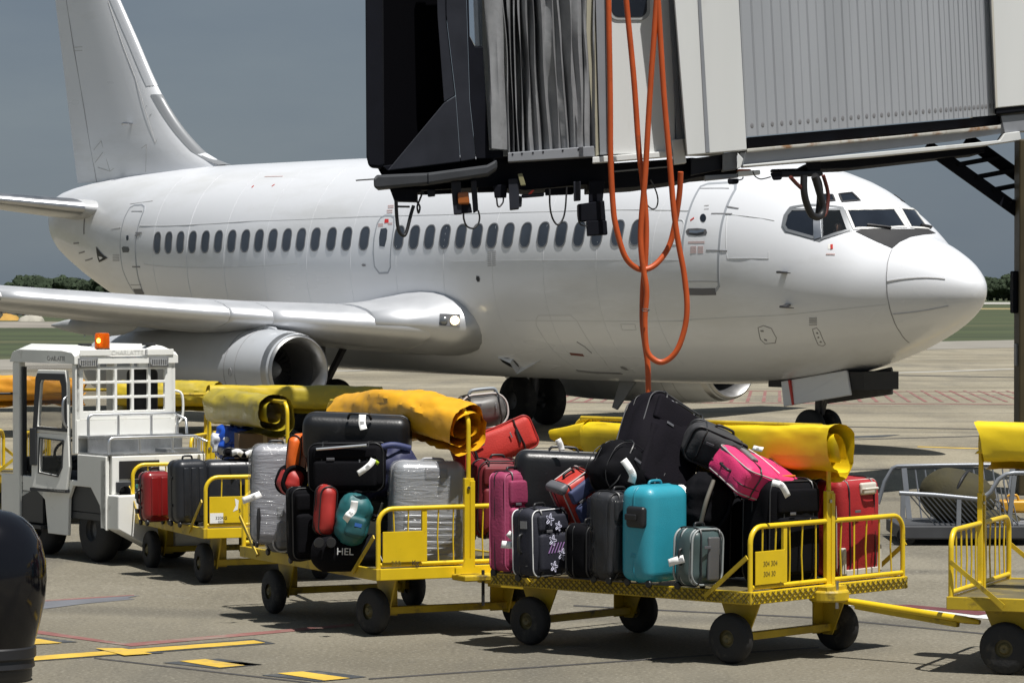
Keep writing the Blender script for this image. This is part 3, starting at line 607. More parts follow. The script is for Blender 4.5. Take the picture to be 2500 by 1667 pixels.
for q in (((470, 508), (502, 505)), ((505, 570), (540, 560)), ((545, 617), (590, 603))): ribbon(hp(z2(*q)), .03, .003, False).build('static_mark', SEAM, JET)
lines(0, 720, 760, (582, 592, 602, 612, 620), .014, FAINTGREY, 'notice', JET, z2)
FAINTSEAM = mat('fin_seam', (.42, .42, .42), .6)
# --- fin and rudder
def onfin(u, v):
    r = ray(u, v); o = Vector((0, 0, H)); n = JM.to_3x3() @ Vector((0, 1, 0)); t = (Vector((NX, NY, ZO)) - o).dot(n) / r.dot(n); return JI @ (o + r * t)
def ext(p, q, z): t = (z - p.z) / (q.z - p.z); return p.x + (q.x - p.x) * t
le = [onfin(*p) for p in z1((760, 0), (870, 250), (1005, 560), (1120, 760), (1240, 910), (1340, 1000), (1465, 1052))]
ler = table(sorted([(p.z, p.x) for p in le] + [(11.1, ext(le[1], le[0], 11.1))]))
te0, te1 = onfin(*z1((355, 0))[0]), onfin(*z1((500, 1190))[0]); hi0, hi1 = onfin(*z1((437, 0))[0]), onfin(*z1((640, 1170))[0])
FT = 11.0
def fin_sec(z):
    L0 = ler(z); T0 = ext(te0, te1, z); H0 = ext(hi0, hi1, z); ch = T0 - L0; th = .05 * min(ch, 5.2)
    cs = [0, .004, .012, .03, .06, .12, .25, .45, .65, (H0 - L0) / ch]
    y = lambda t: th * 1.9 * (.2969 * math.sqrt(t) - .126 * t - .3516 * t * t + .2843 * t ** 3 - .1015 * t ** 4) / .2
    return L0, ch, cs, y, T0, H0
b = MB(); rr = []; zs = list(np.linspace(5.15, 8.2, 16)) + [9, 10, FT]
for z in zs:
    L0, ch, cs, y, T0, H0 = fin_sec(z); pts = [(L0 + c * ch, y(c)) for c in cs]; rr.append([Vector((x, -q, z - 0)) for x, q in pts[::-1]] + [Vector((x, q, z)) for x, q in pts[1:]])
FIN = b.rings(rr).build('fin', WHITE, JET, smooth=50)
b = MB(); rr = []
for z in np.linspace(5.22, FT, 6):
    L0, ch, cs, y, T0, H0 = fin_sec(z); h = y(cs[-1]) * .97; rr.append([Vector((H0 + .03, h, z)), Vector((T0, .012, z)), Vector((T0, -.012, z)), Vector((H0 + .03, -h, z))])
b.rings(rr).build('rudder', WHITE, JET)
def finline(pts, w, m, name, par=FIN, zf=z1):
    b = MB(); Q = []
    for u, v in zf(*pts):
        p = onfin(u, v); L0, ch, cs, y, T0, H0 = fin_sec(p.z); c = min(max((p.x - L0) / ch, 0), 1); yy = y(c) if p.x < H0 else y(cs[-1]) * (T0 - p.x) / max(.01, T0 - H0); Q.append(Vector((p.x, yy + .006, p.z)))
    for i in range(len(Q) - 1): b.beam(Q[i] - Vector((0, .004, 0)), Q[i + 1] - Vector((0, .004, 0)), .006, w, (0, 0, 1) if abs((Q[i + 1] - Q[i]).z) < abs((Q[i + 1] - Q[i]).x) else (1, 0, 0))
    return b.build(name, m, par)
for q in (((437, 0), (480, 280), (560, 700), (640, 1170)),): finline(q, .02, FAINTGREY, 'hinge_seam')
for q in (((715, 10), (820, 300), (900, 500), (1050, 915)), ((1050, 915), (1100, 770)), ((735, 1095), (995, 925)), ((995, 925), (985, 1100)), ((650, 1070), (735, 1095)), ((735, 1095), (680, 900)), ((680, 900), (625, 960)), ((975, 680), (1040, 620)), ((1000, 740), (1050, 695)), ((485, 305), (550, 302)), ((485, 328), (550, 325)), ((690, 975), (630, 1040))):
    finline(q, .014, FAINTSEAM, 'rivet_seam')
def leading(z0, z1_, m, name, n=14):
    b = MB(); rr = []
    for z in np.linspace(z0, z1_, n):
        L0, ch, cs, y, T0, H0 = fin_sec(z); d = .24 / ch; cc = [0, .05 * d, .2 * d, .5 * d, d]; rr.append([Vector((L0 - .012 + c * ch, -y(c) - .008, z)) for c in cc[::-1]] + [Vector((L0 - .012 + c * ch, y(c) + .008, z)) for c in cc[1:]])
    return b.rings(rr).build(name, m, FIN, smooth=60)
zk = onfin(*z1((1015, 575))[0]).z; leading(zk + .1, FT, mat('fin_edge_metal', (.62, .63, .65), .35, metal=.35), 'leading_edge'); leading(5.45, zk - .1, mat('grey_edge', (.36, .37, .38), .35, metal=.5), 'dorsal_edge')
p = onfin(*z1((890, 792))[0]); L0, ch, cs, y, T0, H0 = fin_sec(p.z); b = MB(); yy = y((p.x - L0) / ch); b.beam((p.x, yy - .02, p.z), (p.x, yy + .12, p.z), .12, .03, (0, 0, 1)); b.tube([(p.x - .14, yy + .13, p.z), (p.x, yy + .14, p.z), (p.x + .16, yy + .13, p.z)], [.01, .04, .03], 8); b.build('elevator_probe', DULLALU, JET, smooth=40)
# --- wings and stabilisers
def foil(le, ch, th, tw=0., n=13):
    cs = [.5 * (1 - math.cos(PI * i / n)) for i in range(n + 1)]; f = lambda t: th * ch * 5 * (.2969 * math.sqrt(t) - .126 * t - .3516 * t * t + .2843 * t ** 3 - .1036 * t ** 4)
    up = [Vector((le.x + c * ch, le.y, le.z + f(c) * 1.1 - tw * c * ch)) for c in cs]; lo = [Vector((le.x + c * ch, le.y, le.z - f(c) * .85 - tw * c * ch)) for c in cs]
    return up[::-1] + lo[1:-1]
SATIN = mat('satin_metal', (.62, .63, .65), .38, metal=.55, nz=.06, nscale=1.5)
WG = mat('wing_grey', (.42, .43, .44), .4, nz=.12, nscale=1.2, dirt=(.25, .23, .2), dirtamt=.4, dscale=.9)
WST = [(1.2, 11.6, 6.6, .14, 2.14), (2.2, 12.0, 6.2, .14, 2.20), (3.4, 12.75, 5.5, .14, 2.30), (4.83, 13.6, 4.9, .135, 2.41), (6.5, 14.4, 4.2, .135, 2.56), (10, 16.2, 3.1, .135, 2.90), (14.2, 18.5, 1.7, .12, 3.32)]
for s in (1, -1):
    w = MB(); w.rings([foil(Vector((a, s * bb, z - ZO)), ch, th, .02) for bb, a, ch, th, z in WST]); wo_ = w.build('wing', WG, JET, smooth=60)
    def wst(bb_):
        for A0, A1 in zip(WST, WST[1:]):
            if bb_ <= A1[0]: t = (bb_ - A0[0]) / (A1[0] - A0[0]); return [A0[q] + (A1[q] - A0[q]) * t for q in range(5)]
    for b0_, b1_, nm in ((2.3, 4.82, 'krueger_edge'), (4.83, 5.55, 'fixed_edge'), (5.57, 9.3, 'slat'), (9.33, 14.15, 'slat')):
        e = MB(); rr = []
        for t in np.linspace(0, 1, 10):
            bb, a, ch, th, z = wst(b0_ + (b1_ - b0_) * t); rr.append(foil(Vector((a - .03, s * bb, z - ZO)), ch, th * 1.03, .02)[13 - 5:13 + 5])
        e.rings(rr).build(nm, SATIN, wo_, smooth=70)
    # wing root glove with the landing lights
    g = MB(); rr = []
    for bb, a, ch, th, z in ((1.3, 11.5, 4.8, .27, 2.25), (1.7, 11.52, 4.75, .262, 2.26), (1.95, 11.62, 4.65, .25, 2.27), (2.15, 11.8, 4.5, .23, 2.29), (2.35, 12.02, 4.3, .205, 2.31), (2.7, 12.3, 4.1, .18, 2.33), (3.2, 12.6, 3.9, .155, 2.36)): rr.append(foil(Vector((a - .02, s * bb, z - ZO)), ch, th, .0, 16))
    g.rings(rr).build('wing_root_glove', SATIN, wo_, smooth=70)
    if s > 0: GLB = BVHTree.FromPolygons([JM @ Vector(p) for p in g.v], g.f)
    for bb, ln in ((6.2, 3.2), (8.6, 2.6), (11., 2.)):   # flap track fairings
        bq = [w_ for w_ in WST if w_[0] <= bb][-1]; i = WST.index(bq); t = (bb - bq[0]) / (WST[i + 1][0] - bq[0]); a = bq[1] + (WST[i + 1][1] - bq[1]) * t; ch = bq[2] + (WST[i + 1][2] - bq[2]) * t; z = bq[4] + (WST[i + 1][4] - bq[4]) * t
        f_ = MB(); xs = [0, .05, .15, .35, .6, .85, 1]; rs = [.02, .09, .16, .2, .18, .1, .02]
        f_.rings([[Vector((a + ch * .45 + x * ln, s * (bb + .55 * r_ * math.cos(2 * PI * k / 12)), z - ZO - .27 + r_ * math.sin(2 * PI * k / 12))) for k in range(12)] for x, r_ in zip(xs, rs)])
        f_.build('flap_track_fairing', WG, wo_, smooth=60)
    # horizontal stabiliser
    st = MB(); st.rings([foil(Vector((a, s * bb, z - ZO)), ch, th) for bb, a, ch, th, z in ((.5, 25.85, 3.2, .15, 4.68), (1.2, 26.3, 2.9, .15, 4.76), (5.4, 28.5, 1.35, .14, 5.22))]); so = st.build('stabiliser', WG, JET, smooth=60)
    e = MB(); rr = []
    for t in np.linspace(.03, 1, 6):
        bb, a, ch, th, z = [q0 + (q1 - q0) * t for q0, q1 in zip((1.2, 26.3, 2.9, .15, 4.76), (5.4, 28.5, 1.35, .14, 5.22))]; rr.append([p for p in foil(Vector((a - .012, s * bb, z - ZO)), ch, th * 1.04)[13 - 7:13 + 8]])
    e.rings(rr).build('leading_edge', DULLALU, so, smooth=70)
# landing light on the starboard glove
wing_r = [o for o in JET.children if o.name.startswith('wing')][0]
def onplane(u, v, P, n): r = ray(u, v); o = Vector((0, 0, H)); t = (P - o).dot(n) / r.dot(n); return o + r * t
_h = GLB.ray_cast(Vector((0, 0, H)), ray(*z5((780, 1000))[0]).normalized()); Lp, nl = _h[0], _h[1]
nl = nl if nl.dot(Lp) < 0 else -nl; Lp = Lp + nl * .012
q = []
for u, v in z5((716, 958), (846, 960), (843, 1040), (712, 1030)):
    h_ = GLB.ray_cast(Vector((0, 0, H)), ray(u, v).normalized()); q.append((h_[0] if h_[0] else onplane(u, v, Lp, nl)) + nl * .03)
lb = MB(); inn = [p - nl * .02 for p in q]; lb.add(q + inn, [(0, 1, 5, 4), (1, 2, 6, 5), (2, 3, 7, 6), (3, 0, 4, 7), (0, 1, 2, 3)])
lo = link('landing_light', lb.mesh('landing_light', mat('lamp_housing', (.2, .2, .21), .4, metal=.6)), wing_r); lo.matrix_parent_inverse = JI
def disc(c, n, r, m, name, par, bulge=.03):
    x = n.orthogonal().normalized(); y = n.cross(x); b = MB(); c = c + n * .02; rr = [[c + (x * math.cos(2 * PI * k / 20) + y * math.sin(2 * PI * k / 20)) * r * t + n * bulge * (1 - t * t) for k in range(20)] for t in (1, .75, .4, .08)]
    o = link(name, b.rings(rr).mesh(name, m, 60), par); return o
disc(onplane(*z5((812, 1000))[0], Lp, nl) + nl * .01, nl, .085, emit('lit_landing_lamp', (1, .82, .48), 3.2), 'lamp', lo)
disc(onplane(*z5((742, 1000))[0], Lp, nl) + nl * .005, nl, .075, mat('unlit_lamp', (.25, .26, .27), .15, metal=.7), 'lamp', lo)
# --- engines, pylons
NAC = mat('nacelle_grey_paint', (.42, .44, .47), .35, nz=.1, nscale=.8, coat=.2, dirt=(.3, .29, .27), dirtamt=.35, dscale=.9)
for s, a0 in ((1, 12.75), (-1, 11.7)):
    zc = 1.47 if s > 0 else 1.45; M = Matrix.Translation((a0, s * 4.83, zc - ZO)) @ Matrix.Diagonal((1, 1.15, 1.15, 1))
    pr = [(.50, .12), (.535, .03), (.56, 0), (.58, .03), (.60, .12), (.63, .35), (.66, .9), (.68, 1.7), (.68, 3), (.66, 4.4), (.61, 5.4), (.53, 6.3), (.45, 6.9)]
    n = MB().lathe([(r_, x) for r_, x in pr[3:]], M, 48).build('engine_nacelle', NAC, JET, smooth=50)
    MB().lathe([(.44, .30), (.45, .2), (.475, .1), (.51, .02), (.535, -.015), (.565, .02), (.598, .1), (.618, .22)], M, 48).build('inlet_lip', mat('inlet_lip_metal', (.36, .36, .36), .4, metal=.9, nz=.15, nscale=3), n, smooth=80)
    MB().lathe([(.44, .28), (.44, .9), (.44, 1.1)], M, 40).build('inlet_duct', mat('duct_dark', (.07, .07, .072), .5), n, smooth=60)
    MB().lathe([(.45, 1.0), (.17, 1.0)], M, 40).build('fan', BLACK, n)
    fb = MB()
    for k in range(24):
        t = 2 * PI * k / 24; c, q_ = math.cos(t), math.sin(t); fb.prism([(-.05, .16), (.05, .16), (.07, .44), (-.03, .44)], M @ Vector((.95, 0, 0)), (.6, -.8 * q_, .8 * c), (0, c, q_), (1, 0, 0), .008)
    fb.build('fan_blades', mat('fan_metal', (.1, .1, .105), .4, metal=.8), n)
    MB().lathe([(.004, .62), (.05, .66), (.11, .78), (.17, .95), (.17, 1.02)], M, 24).build('spinner', mat('spinner_grey', (.28, .29, .3), .4), n, smooth=60)
    for x, w_ in ((1.0, .012), (1.35, .02)):
        rr_ = .664 + (x > 1.2) * .008; MB().lathe([(rr_ + .002, x), (rr_ + .006, x + w_ / 2), (rr_ + .002, x + w_)], M, 40).build('nacelle_seam', SEAM, n)
    py = MB(); rr = []
    for x, zb_, zt_, w_ in ((.75, .55, .66, .03), (1.1, .5, .76, .16), (1.7, .5, .88, .24), (3.4, .5, .8, .26), (5.0, .45, .75, .24), (6.2, .4, .7, .1)):
        rr.append([M @ Vector((x, s_ * w_, z_)) for s_, z_ in ((-1, zb_), (1, zb_), (.8, (zb_ + zt_) / 2), (.7, zt_), (-.7, zt_), (-.8, (zb_ + zt_) / 2))])
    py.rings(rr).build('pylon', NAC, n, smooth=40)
    if s > 0:
        for ph, x0, x1 in ((2.0, 1.5, 3.6),): MB().beam(M @ Vector((x0, .69 * math.sin(1.9), .69 * math.cos(1.9))), M @ Vector((x1, .686 * math.sin(1.9), .686 * math.cos(1.9))), .012, .012).build('red_line', mat('dull_red_line', (.3, .1, .09), .6), n)
        cb_ = MB(); cb_.tube([M @ Vector((1.12 + .05 * math.cos(t), .686 * math.sin(1.62 + .1 * math.sin(t)), .686 * math.cos(1.62 + .1 * math.sin(t)))) for t in np.linspace(0, 2 * PI, 18, False)], .006, 5, True); cb_.build('ring_mark', SEAM, n)
# --- landing gear
TYRE = [(.35, -.5), (.62, -.5), (.86, -.46), (.96, -.34), (1.0, -.14), (1.0, .14), (.96, .34), (.86, .46), (.62, .5), (.35, .5)]
def jet_wheel(par, c, r, w):
    M = Matrix.Translation(c) @ Matrix.Rotation(PI / 2, 4, 'Z'); t = MB().lathe([(r * a, w * b_) for a, b_ in TYRE], M, 36).build('wheel', RUBBER, par, smooth=50)
    MB().lathe([(.02, .25 * w), (.3 * r, .28 * w), (.5 * r, .42 * w), (.6 * r, .47 * w), (.6 * r, -.47 * w), (.5 * r, -.42 * w), (.02, -.25 * w)], M, 24).build('hub', mat('wheel_hub', (.16, .16, .17), .5, metal=.5), t, smooth=40)
for s in (1, -1):
    g = MB(); a0 = 15.3; g.cyl((a0, s * 2.62, .5), (a0 - .02, s * 2.75, 2.1), .11); g.beam((a0, s * 2.62, .7), (a0 + .4, s * 1.6, 1.9), .1, .1); g.cyl((a0, s * 2.2, .51), (a0, s * 3.05, .51), .07); g.box((a0 - .1, s * 2.75, 1.45), (.5, .05, .9))
    go = g.build('main_gear', mat('gear_dark', (.06, .06, .065), .5), JET, smooth=40)
    for q in (-.38, .38): jet_wheel(go, (a0, s * 2.62 + q, .51), .51, .33)
g = MB(); a0 = 3.96; g.cyl((a0, 0, .34), (a0 - .05, 0, 1.6), .07); g.beam((a0, 0, .95), (a0 + .75, 0, 1.45), .07, .07); g.cyl((a0, -.26, .345), (a0, .26, .345), .045); g.beam((a0 - .1, 0, .6), (a0 - .22, 0, .95), .06, .05)
go = g.build('nose_gear', _mats['gear_dark'], JET, smooth=40)
for q in (-.19, .19): jet_wheel(go, (a0, q, .345), .345, .2)
def gear_door(pts, b0, name, m, red=None):
    n = JM.to_3x3() @ Vector((0, 1, 0)); P = JM @ Vector((0, b0, 0)); q = [JI @ onplane(u, v, P, n) for u, v in pts]; b = MB(); k = len(q); t = .05
    off = [Vector((0, .0 if i in (0, 1) else .03, 0)) for i in range(k)]
    b.add([p + o for p, o in zip(q, off)] + [p + o - Vector((0, t, 0)) for p, o in zip(q, off)], [tuple(range(k)), tuple(range(2 * k - 1, k - 1, -1))] + [(i, (i + 1) % k, k + (i + 1) % k, k + i) for i in range(k)])
    return b.build(name, m, JET, bevel=.015), q
d, q = gear_door(z6((800, 1388), (1215, 1316), (1228, 1330), (1252, 1475), (825, 1548)), .42, 'gear_door', WHITE)
d2, _ = gear_door(z6((1060, 1395), (1500, 1295), (1512, 1310), (1514, 1470), (1080, 1532)), -.42, 'gear_door', mat('gear_door_inner', (.12, .12, .12), .6, nz=.3, nscale=5))
n = JM.to_3x3() @ Vector((0, 1, 0)); P = JM @ Vector((0, .445, 0)); q = [JI @ onplane(u, v, P, n) for u, v in z6((851, 1381), (862, 1379), (888, 1536), (876, 1538))]
MB().add([p + Vector((0, .02, 0)) for p in q] + [p - Vector((0, .03, 0)) for p in q], [(0, 1, 2, 3), (0, 1, 5, 4), (1, 2, 6, 5), (2, 3, 7, 6), (3, 0, 4, 7)]).build('red_stripe', REDMARK, d)
MB().box((3.6, 0, 1.42 - ZO), (2.4, .8, .3)).build('wheel_well', BLACK, JET)
# ------------------------------------------------------------------ baggage carts
CY_ = mat('cart_yellow_paint', (.72, .50, .012), .38, nz=.12, nscale=3, coat=.15, dirt=(.10, .065, .02), dirtamt=.8, dscale=7., dthr=.63)
CYD = mat('cart_yellow_worn_shaded', (.50, .35, .015), .5, nz=.25, nscale=4, dirt=(.07, .05, .025), dirtamt=.85, dscale=5., dthr=.56)
DECK = mat('cart_deck', (.12, .10, .05), .6, nz=.3, nscale=4, dirt=(.35, .26, .03), dirtamt=.6, dscale=3)
MESHM = mat('expanded_metal_edge', (.16, .12, .02), .55, nz=.2, nscale=8)
def tarp(name, col, dirt, amt):
    return mat(name, col, 0.42, nz=.08, nscale=2.2, bump=.25, bscale=6, dirt=dirt, dirtamt=amt, dscale=2.6, dthr=.47, coat=.1)
TARPS = dict(bright=tarp('tarpaulin_yellow', (.76, .55, .01), (.56, .38, .015), .3), amber=tarp('tarpaulin_amber', (.74, .37, .01), (.66, .30, .01), .18), mustard=tarp('tarpaulin_mustard', (.52, .38, .014), (.30, .25, .03), .6), olive=tarp('tarpaulin_dirty', (.42, .33, .018), (.30, .245, .035), .5), orange=tarp('tarpaulin_orange', (.68, .30, .015), (.5, .18, .01), .4))
def roll_mesh(x0, x1, yc, zc, R0, R1, sq=1., sz=1., turns=2.4, seed=0, wr=.05, start=-2., sag=.0, hang=0., nl=96, pw=1.):
    """a tarpaulin rolled up along the ridge rail: spiral sheet with crumples that meet in sharp creases"""
    b = MB(); nt_ = int(turns * 34); rr = []
    for i in range(nl + 1):
        t = i / nl; x = x0 + (x1 - x0) * t; R_ = R0 + (R1 - R0) * t; row = []
        for k in range(nt_ + 1):
            s = k / nt_; a = start + 2 * PI * turns * (1 - s); r = R_ * (.34 + .66 * s); ca, sa = math.cos(a), math.sin(a)
            if pw != 1: ca, sa = math.copysign(abs(ca) ** pw, ca), math.copysign(abs(sa) ** pw, sa)
            q = Vector((x * 1.7 + seed + sa * .8, math.cos(a) * 1.1 + seed * 2, math.sin(a) * 1.1))
            d = noise.voronoi(q)[0]; cr = min(d[1] - d[0], .45)
            d2 = noise.voronoi(q * 2.3 + Vector((3, 1, 4)))[0]; cr2 = min(d2[1] - d2[0], .4)
            w = (cr - .2) * 1.5 + (cr2 - .2) * .55 + noise.noise(Vector((x * 1.1 + seed, ca, sa))) * .9
            end = max(0, 1 - min(t, 1 - t) * 9); r = r * (1 + w * wr * (.35 + .65 * s) / .22 * (1 + .15 * end)) * (1 - end * .05 * math.sin(a * 2 + seed))
            xx = x + .05 * math.sin(a * 1.3 + seed) * end
            row.append(Vector((xx, yc + r * sq * ca, zc + r * sz * sa - sag * math.sin(PI * t) - hang * s * max(0, -sa) * R_)))
        rr.append(row)
    n = nt_ + 1; vs = [p for r in rr for p in r]; fs = [(i * n + k, i * n + k + 1, (i + 1) * n + k + 1, (i + 1) * n + k) for i in range(nl) for k in range(nt_)]
    return b.add(vs, fs)
def cart(px, th, L, W, label, zd=.585, style='plain', ends=(1, 1), roll=None, zr=1.84, wy=(.16, None), wx_=(-.32, None), steer=0, plate=None, hoopz=.5, wheels=True, name='baggage_cart', bars=11, world=None, posts=(1, 1)):
    p = world if world else G(*px, .485); th = R(th); r = empty(name, (p.x, p.y, gz(p.y)), th, label, 'baggage cart', 'yellow baggage carts')
    wyf = wy[1] if wy[1] else W - .3; wxl = wx_[1] if wx_[1] else -L + .36; zb = zd - .1
    # deck, rails
    MB().box2((-L + .03, .03, zd - .04), (-.03, W - .03, zd - .012)).build('deck', DECK, r)
    for nm, a, b_ in (('side_rail', (-L, 0, zb), (0, .035, zd)), ('side_rail', (-L, W - .035, zb), (0, W, zd)), ('end_rail', (-.035, .036, zb), (0, W - .036, zd)), ('end_rail', (-L, .036, zb), (-L + .035, W - .036, zd))):
        o = MB().box2(a, b_).build(nm, CYD if nm == 'side_rail' else CY_, r, bevel=.006)  # side rails get the darker yellow: their shade is put into the colour
        if style == 'mesh':
            b = MB(); n = 46 if nm == 'side_rail' else 30
            near = a[1] == 0 and nm == 'side_rail'; right = nm == 'end_rail' and a[0] > -1
            if near or right:
                ln = L if near else W
                for i in range(n):
                    for s_ in (1, -1):
                        u0 = ln * (i + .5) / n - s_ * .05; u1 = u0 + s_ * .1
                        u0 = min(max(u0, 0.01), ln - .01); u1 = min(max(u1, .01), ln - .01)
                        P = lambda u, z: Vector((-ln + u, -.006, z)) if near else Vector((.006, u, z))
                        b.beam(P(u0, zb + .012), P(u1, zd - .012), .007, .006, (0, 1, 0) if near else (1, 0, 0))
                b.build('mesh_strip', MESHM, o, kind='stuff')
    for x in (-L * .33, -L * .66): MB().box2((x - .03, .04, zb + .005), (x + .03, W - .04, zb + .06)).build('cross_member', CYD, r)
    # hoops
    for e, on in zip((0, 1), ends):
        if not on: continue
        x = -.03 if e == 0 else -L + .03; hz = zd + hoopz; rc = .13
        path = [(x, .03, zb + .01), (x, .03, hz - rc)] + arc((x, .03 + rc, hz - rc), rc, PI, PI / 2, 6, (0, 1, 0), (0, 0, 1)) + arc((x, W - .03 - rc, hz - rc), rc, PI / 2, 0, 6, (0, 1, 0), (0, 0, 1)) + [(x, W - .03, zb + .01)]
        ho = MB().tube(path, .021, 10).build('hoop', CY_, r, smooth=60)
        MB().cyl((x, .045, zd + .03), (x, W - .045, zd + .03), .019).build('lower_rail', CY_, ho, smooth=60)
        for i in range(bars):
            y = .10 + (W - .2) * (i + .5) / bars; ja = random.uniform(-.012, .012)
            if abs(y - W / 2) < .06: continue
            MB().tube([(x, y, zd + .03), (x + ja * .4, y + ja, zd + .25), (x, y, hz - .005)], .0075, 6).build('bar', CY_, ho, smooth=60)
        if posts[e]:
            po = MB().box2((x - .02, W / 2 - .045, zb - .02), (x + .02, W / 2 + .045, zd + .74)); po.box2((x + .021, W / 2 + .005, zb - .02), (x + .03, W / 2 + .05, zd + .72))
            po = po.build('post', CY_, r, bevel=.004); sx = -1 if e == 0 else 1
            MB().tube([(x, W / 2, zd + .7), (x, W / 2, zr - .14)] + arc((x + sx * .11, W / 2, zr - .12), .11, PI if e else 0, PI / 2, 6, (1, 0, 0), (0, 0, 1)) + [(x + sx * .2, W / 2, zr - .01)], .02, 10).build('post_tube', CY_, po, smooth=60)
            MB().cyl((x + .022, W / 2 - .01, zd + .66), (x + .034, W / 2 - .01, zd + .66), .014).build('bolt', DULLALU, po)
        for y, s_ in ((.01, -1), (W - .01, 1)):
            xs = 1 if e else -1; MB().beam((x, y + s_ * .02, zd + .27), (x + xs * .42, y + s_ * .026, zd - .06), .035, .012, (0, 1, 0)).build('brace', CYD, r)
        if e == 0 and plate:
            y0 = .06; pl = MB().box2((x + .022, y0, zd + .05), (x + .032, y0 + .37, zd + .31)).build('plate', CY_, ho, bevel=.003); MB().box2((x - .012, y0 + .375, zd + .03), (x + .012, y0 + .42, hz - .01)).build('flat_bar', CY_, ho)
            Mx = lambda yy, zz: frame((x + .0335, y0 + yy, zd + zz), (0, 1, 0), (0, 0, 1))
            for tx, sz_, yy, zz, m_ in plate: text_mesh(tx, sz_, m_, 'lettering', ho, Mx(yy, zz))
    if zr > 1: MB().cyl((-.1, W / 2, zr), (-L + .1, W / 2, zr), .019).build('ridge_rail', CYD, r, smooth=60)
    # running gear
    if wheels:
        for i, x in enumerate((wx_[0], wxl)):
            ax = MB().beam((x, wy[0] + .05, .2), (x, wyf - .05, .2), .07, .06).build('axle', CYD, r, bevel=.005)
            for y, s_ in ((wy[0], -1), (wyf, 1)):
                yi = y - s_ * .13; MB().prism([(-.2, zb), (.2, zb), (.045, .14), (-.045, .14)], (x, yi, 0), (1, 0, 0), (0, 0, 1), (0, s_, 0), .016).build('axle_bracket', CYD, r)
                MB().box2((x - .06, yi, .15), (x - .045, yi - s_ * .12, zb)).build('axle_bracket', CYD, r)
                M = Matrix.Translation((x, y, .2)) @ Matrix.Rotation(PI / 2 + R(steer if i == 0 else 0), 4, 'Z')
                w = MB().lathe([(.2 * a, .115 * c) for a, c in TYRE], M, 30).build('wheel', RUBBER, r, smooth=50)
                MB().lathe([(.005, -.05), (.03, -.06), (.05, -.035), (.1, -.03), (.118, -.055), (.118, .055), (.1, .03), (.05, .035), (.03, .06), (.005, .05)], M, 22).build('rim', mat('cart_rim', (.12, .10, .04), .55, nz=.3, nscale=9), w, smooth=40)
    if roll:
        for q in (roll if isinstance(roll, list) else [roll]):
            q = dict(q); m_ = TARPS[q.pop('m')]; roll_mesh(yc=W / 2, **q).build('rolled_cover', m_, r, smooth=38)
    return r, Matrix.Translation((p.x, p.y, gz(p.y))) @ Matrix.Rotation(th, 4, 'Z')
INK = mat('worn_ink', (.20, .15, .02), .6); BLK = mat('black_print', (.03, .03, .03), .6)
C3, M3 = cart((1833, 1477), -42.5, 2.75, 2.06, 'nearest yellow cart with diamond mesh edging, heaped with pink, turquoise and black cases', style='mesh', wy=(.13, 1.5), wx_=(-.30, -2.42),
    roll=[dict(x0=.08, x1=-2.55, zc=1.65, R0=.25, R1=.18, sq=.62, sz=.98, m='bright', seed=1.3, turns=2.1, wr=.03, start=-1.6, pw=.62), dict(x0=-2.52, x1=-2.95, zc=1.68, R0=.178, R1=.07, sq=.62, sz=.98, m='bright', seed=1.3, turns=2.1, wr=.02, start=-1.6, nl=20, pw=.62)],
    plate=[('304 304', .055, .18, .21, INK), ('304 30', .055, .17, .13, INK), ('3', .04, .31, .045, INK)])
C2, M2 = cart((919, 1418), -63, 3.0, 1.75, 'middle yellow cart with amber rolled cover over black and silver cases', wy=(.13, 1.52), wx_=(-.35, -2.5), steer=12, zr=1.90,
    roll=[dict(x0=-.06, x1=-2.65, zc=1.755, R0=.225, R1=.26, m='amber', seed=4.1, turns=2.3, wr=.05, start=-1.9, sag=-.09, pw=.85)], plate=[('Kg', .06, .3, .04, BLK), ('200', .06, .12, .04, INK)])
C1, M1 = cart((497, 1316), -68, 2.7, 1.75, 'small end cart behind the white tug, dirty olive rolled cover and barcode label', zd=.57, wy=(.13, 1.35), wx_=(-.42, -2.3), zr=1.80,
    roll=[dict(x0=-.42, x1=-2.3, zc=1.67, R0=.225, R1=.23, m='olive', seed=7.7, turns=2.3, wr=.03, start=-1.9, pw=.8)], plate=[('320KG', .042, .12, .10, BLK), ('IIIIIII', .04, .12, .06, BLK), ('5', .05, .31, .17, BLK)], bars=8)
C4, M4 = cart((0, 0), -22, 2.75, 1.9, 'yellow cart cut off by the right edge with bright rolled cover and no bags', zd=.59, world=G(2310, 1489, .485) + Vector((2.75 * math.cos(R(-22)), 2.75 * math.sin(R(-22)), 0)), wy=(.13, 1.45), wx_=(-.4, -2.32), zr=1.80,
    roll=[dict(x0=-.2, x1=-2.72, zc=1.72, R0=.21, R1=.215, sq=.8, sz=.95, m='bright', seed=9.2, turns=2.2, wr=.018, start=-1.6, pw=.62)])
# white label on the end cart plate, torn remains beside it
pl = [o for o in C1.children_recursive if o.name.startswith('plate')][0]
MB().box2((.0025, .065, .62), (.0035, .20, .72)).build('sticker', TAGWHITE, pl); MB().prism([(.0, 0), (.05, .02), (.06, .11), (.02, .13), (.03, .06)], (.0028, .3, .73), (0, 1, 0), (0, 0, 1), (1, 0, 0), .001).build('sticker', TAGWHITE, pl)
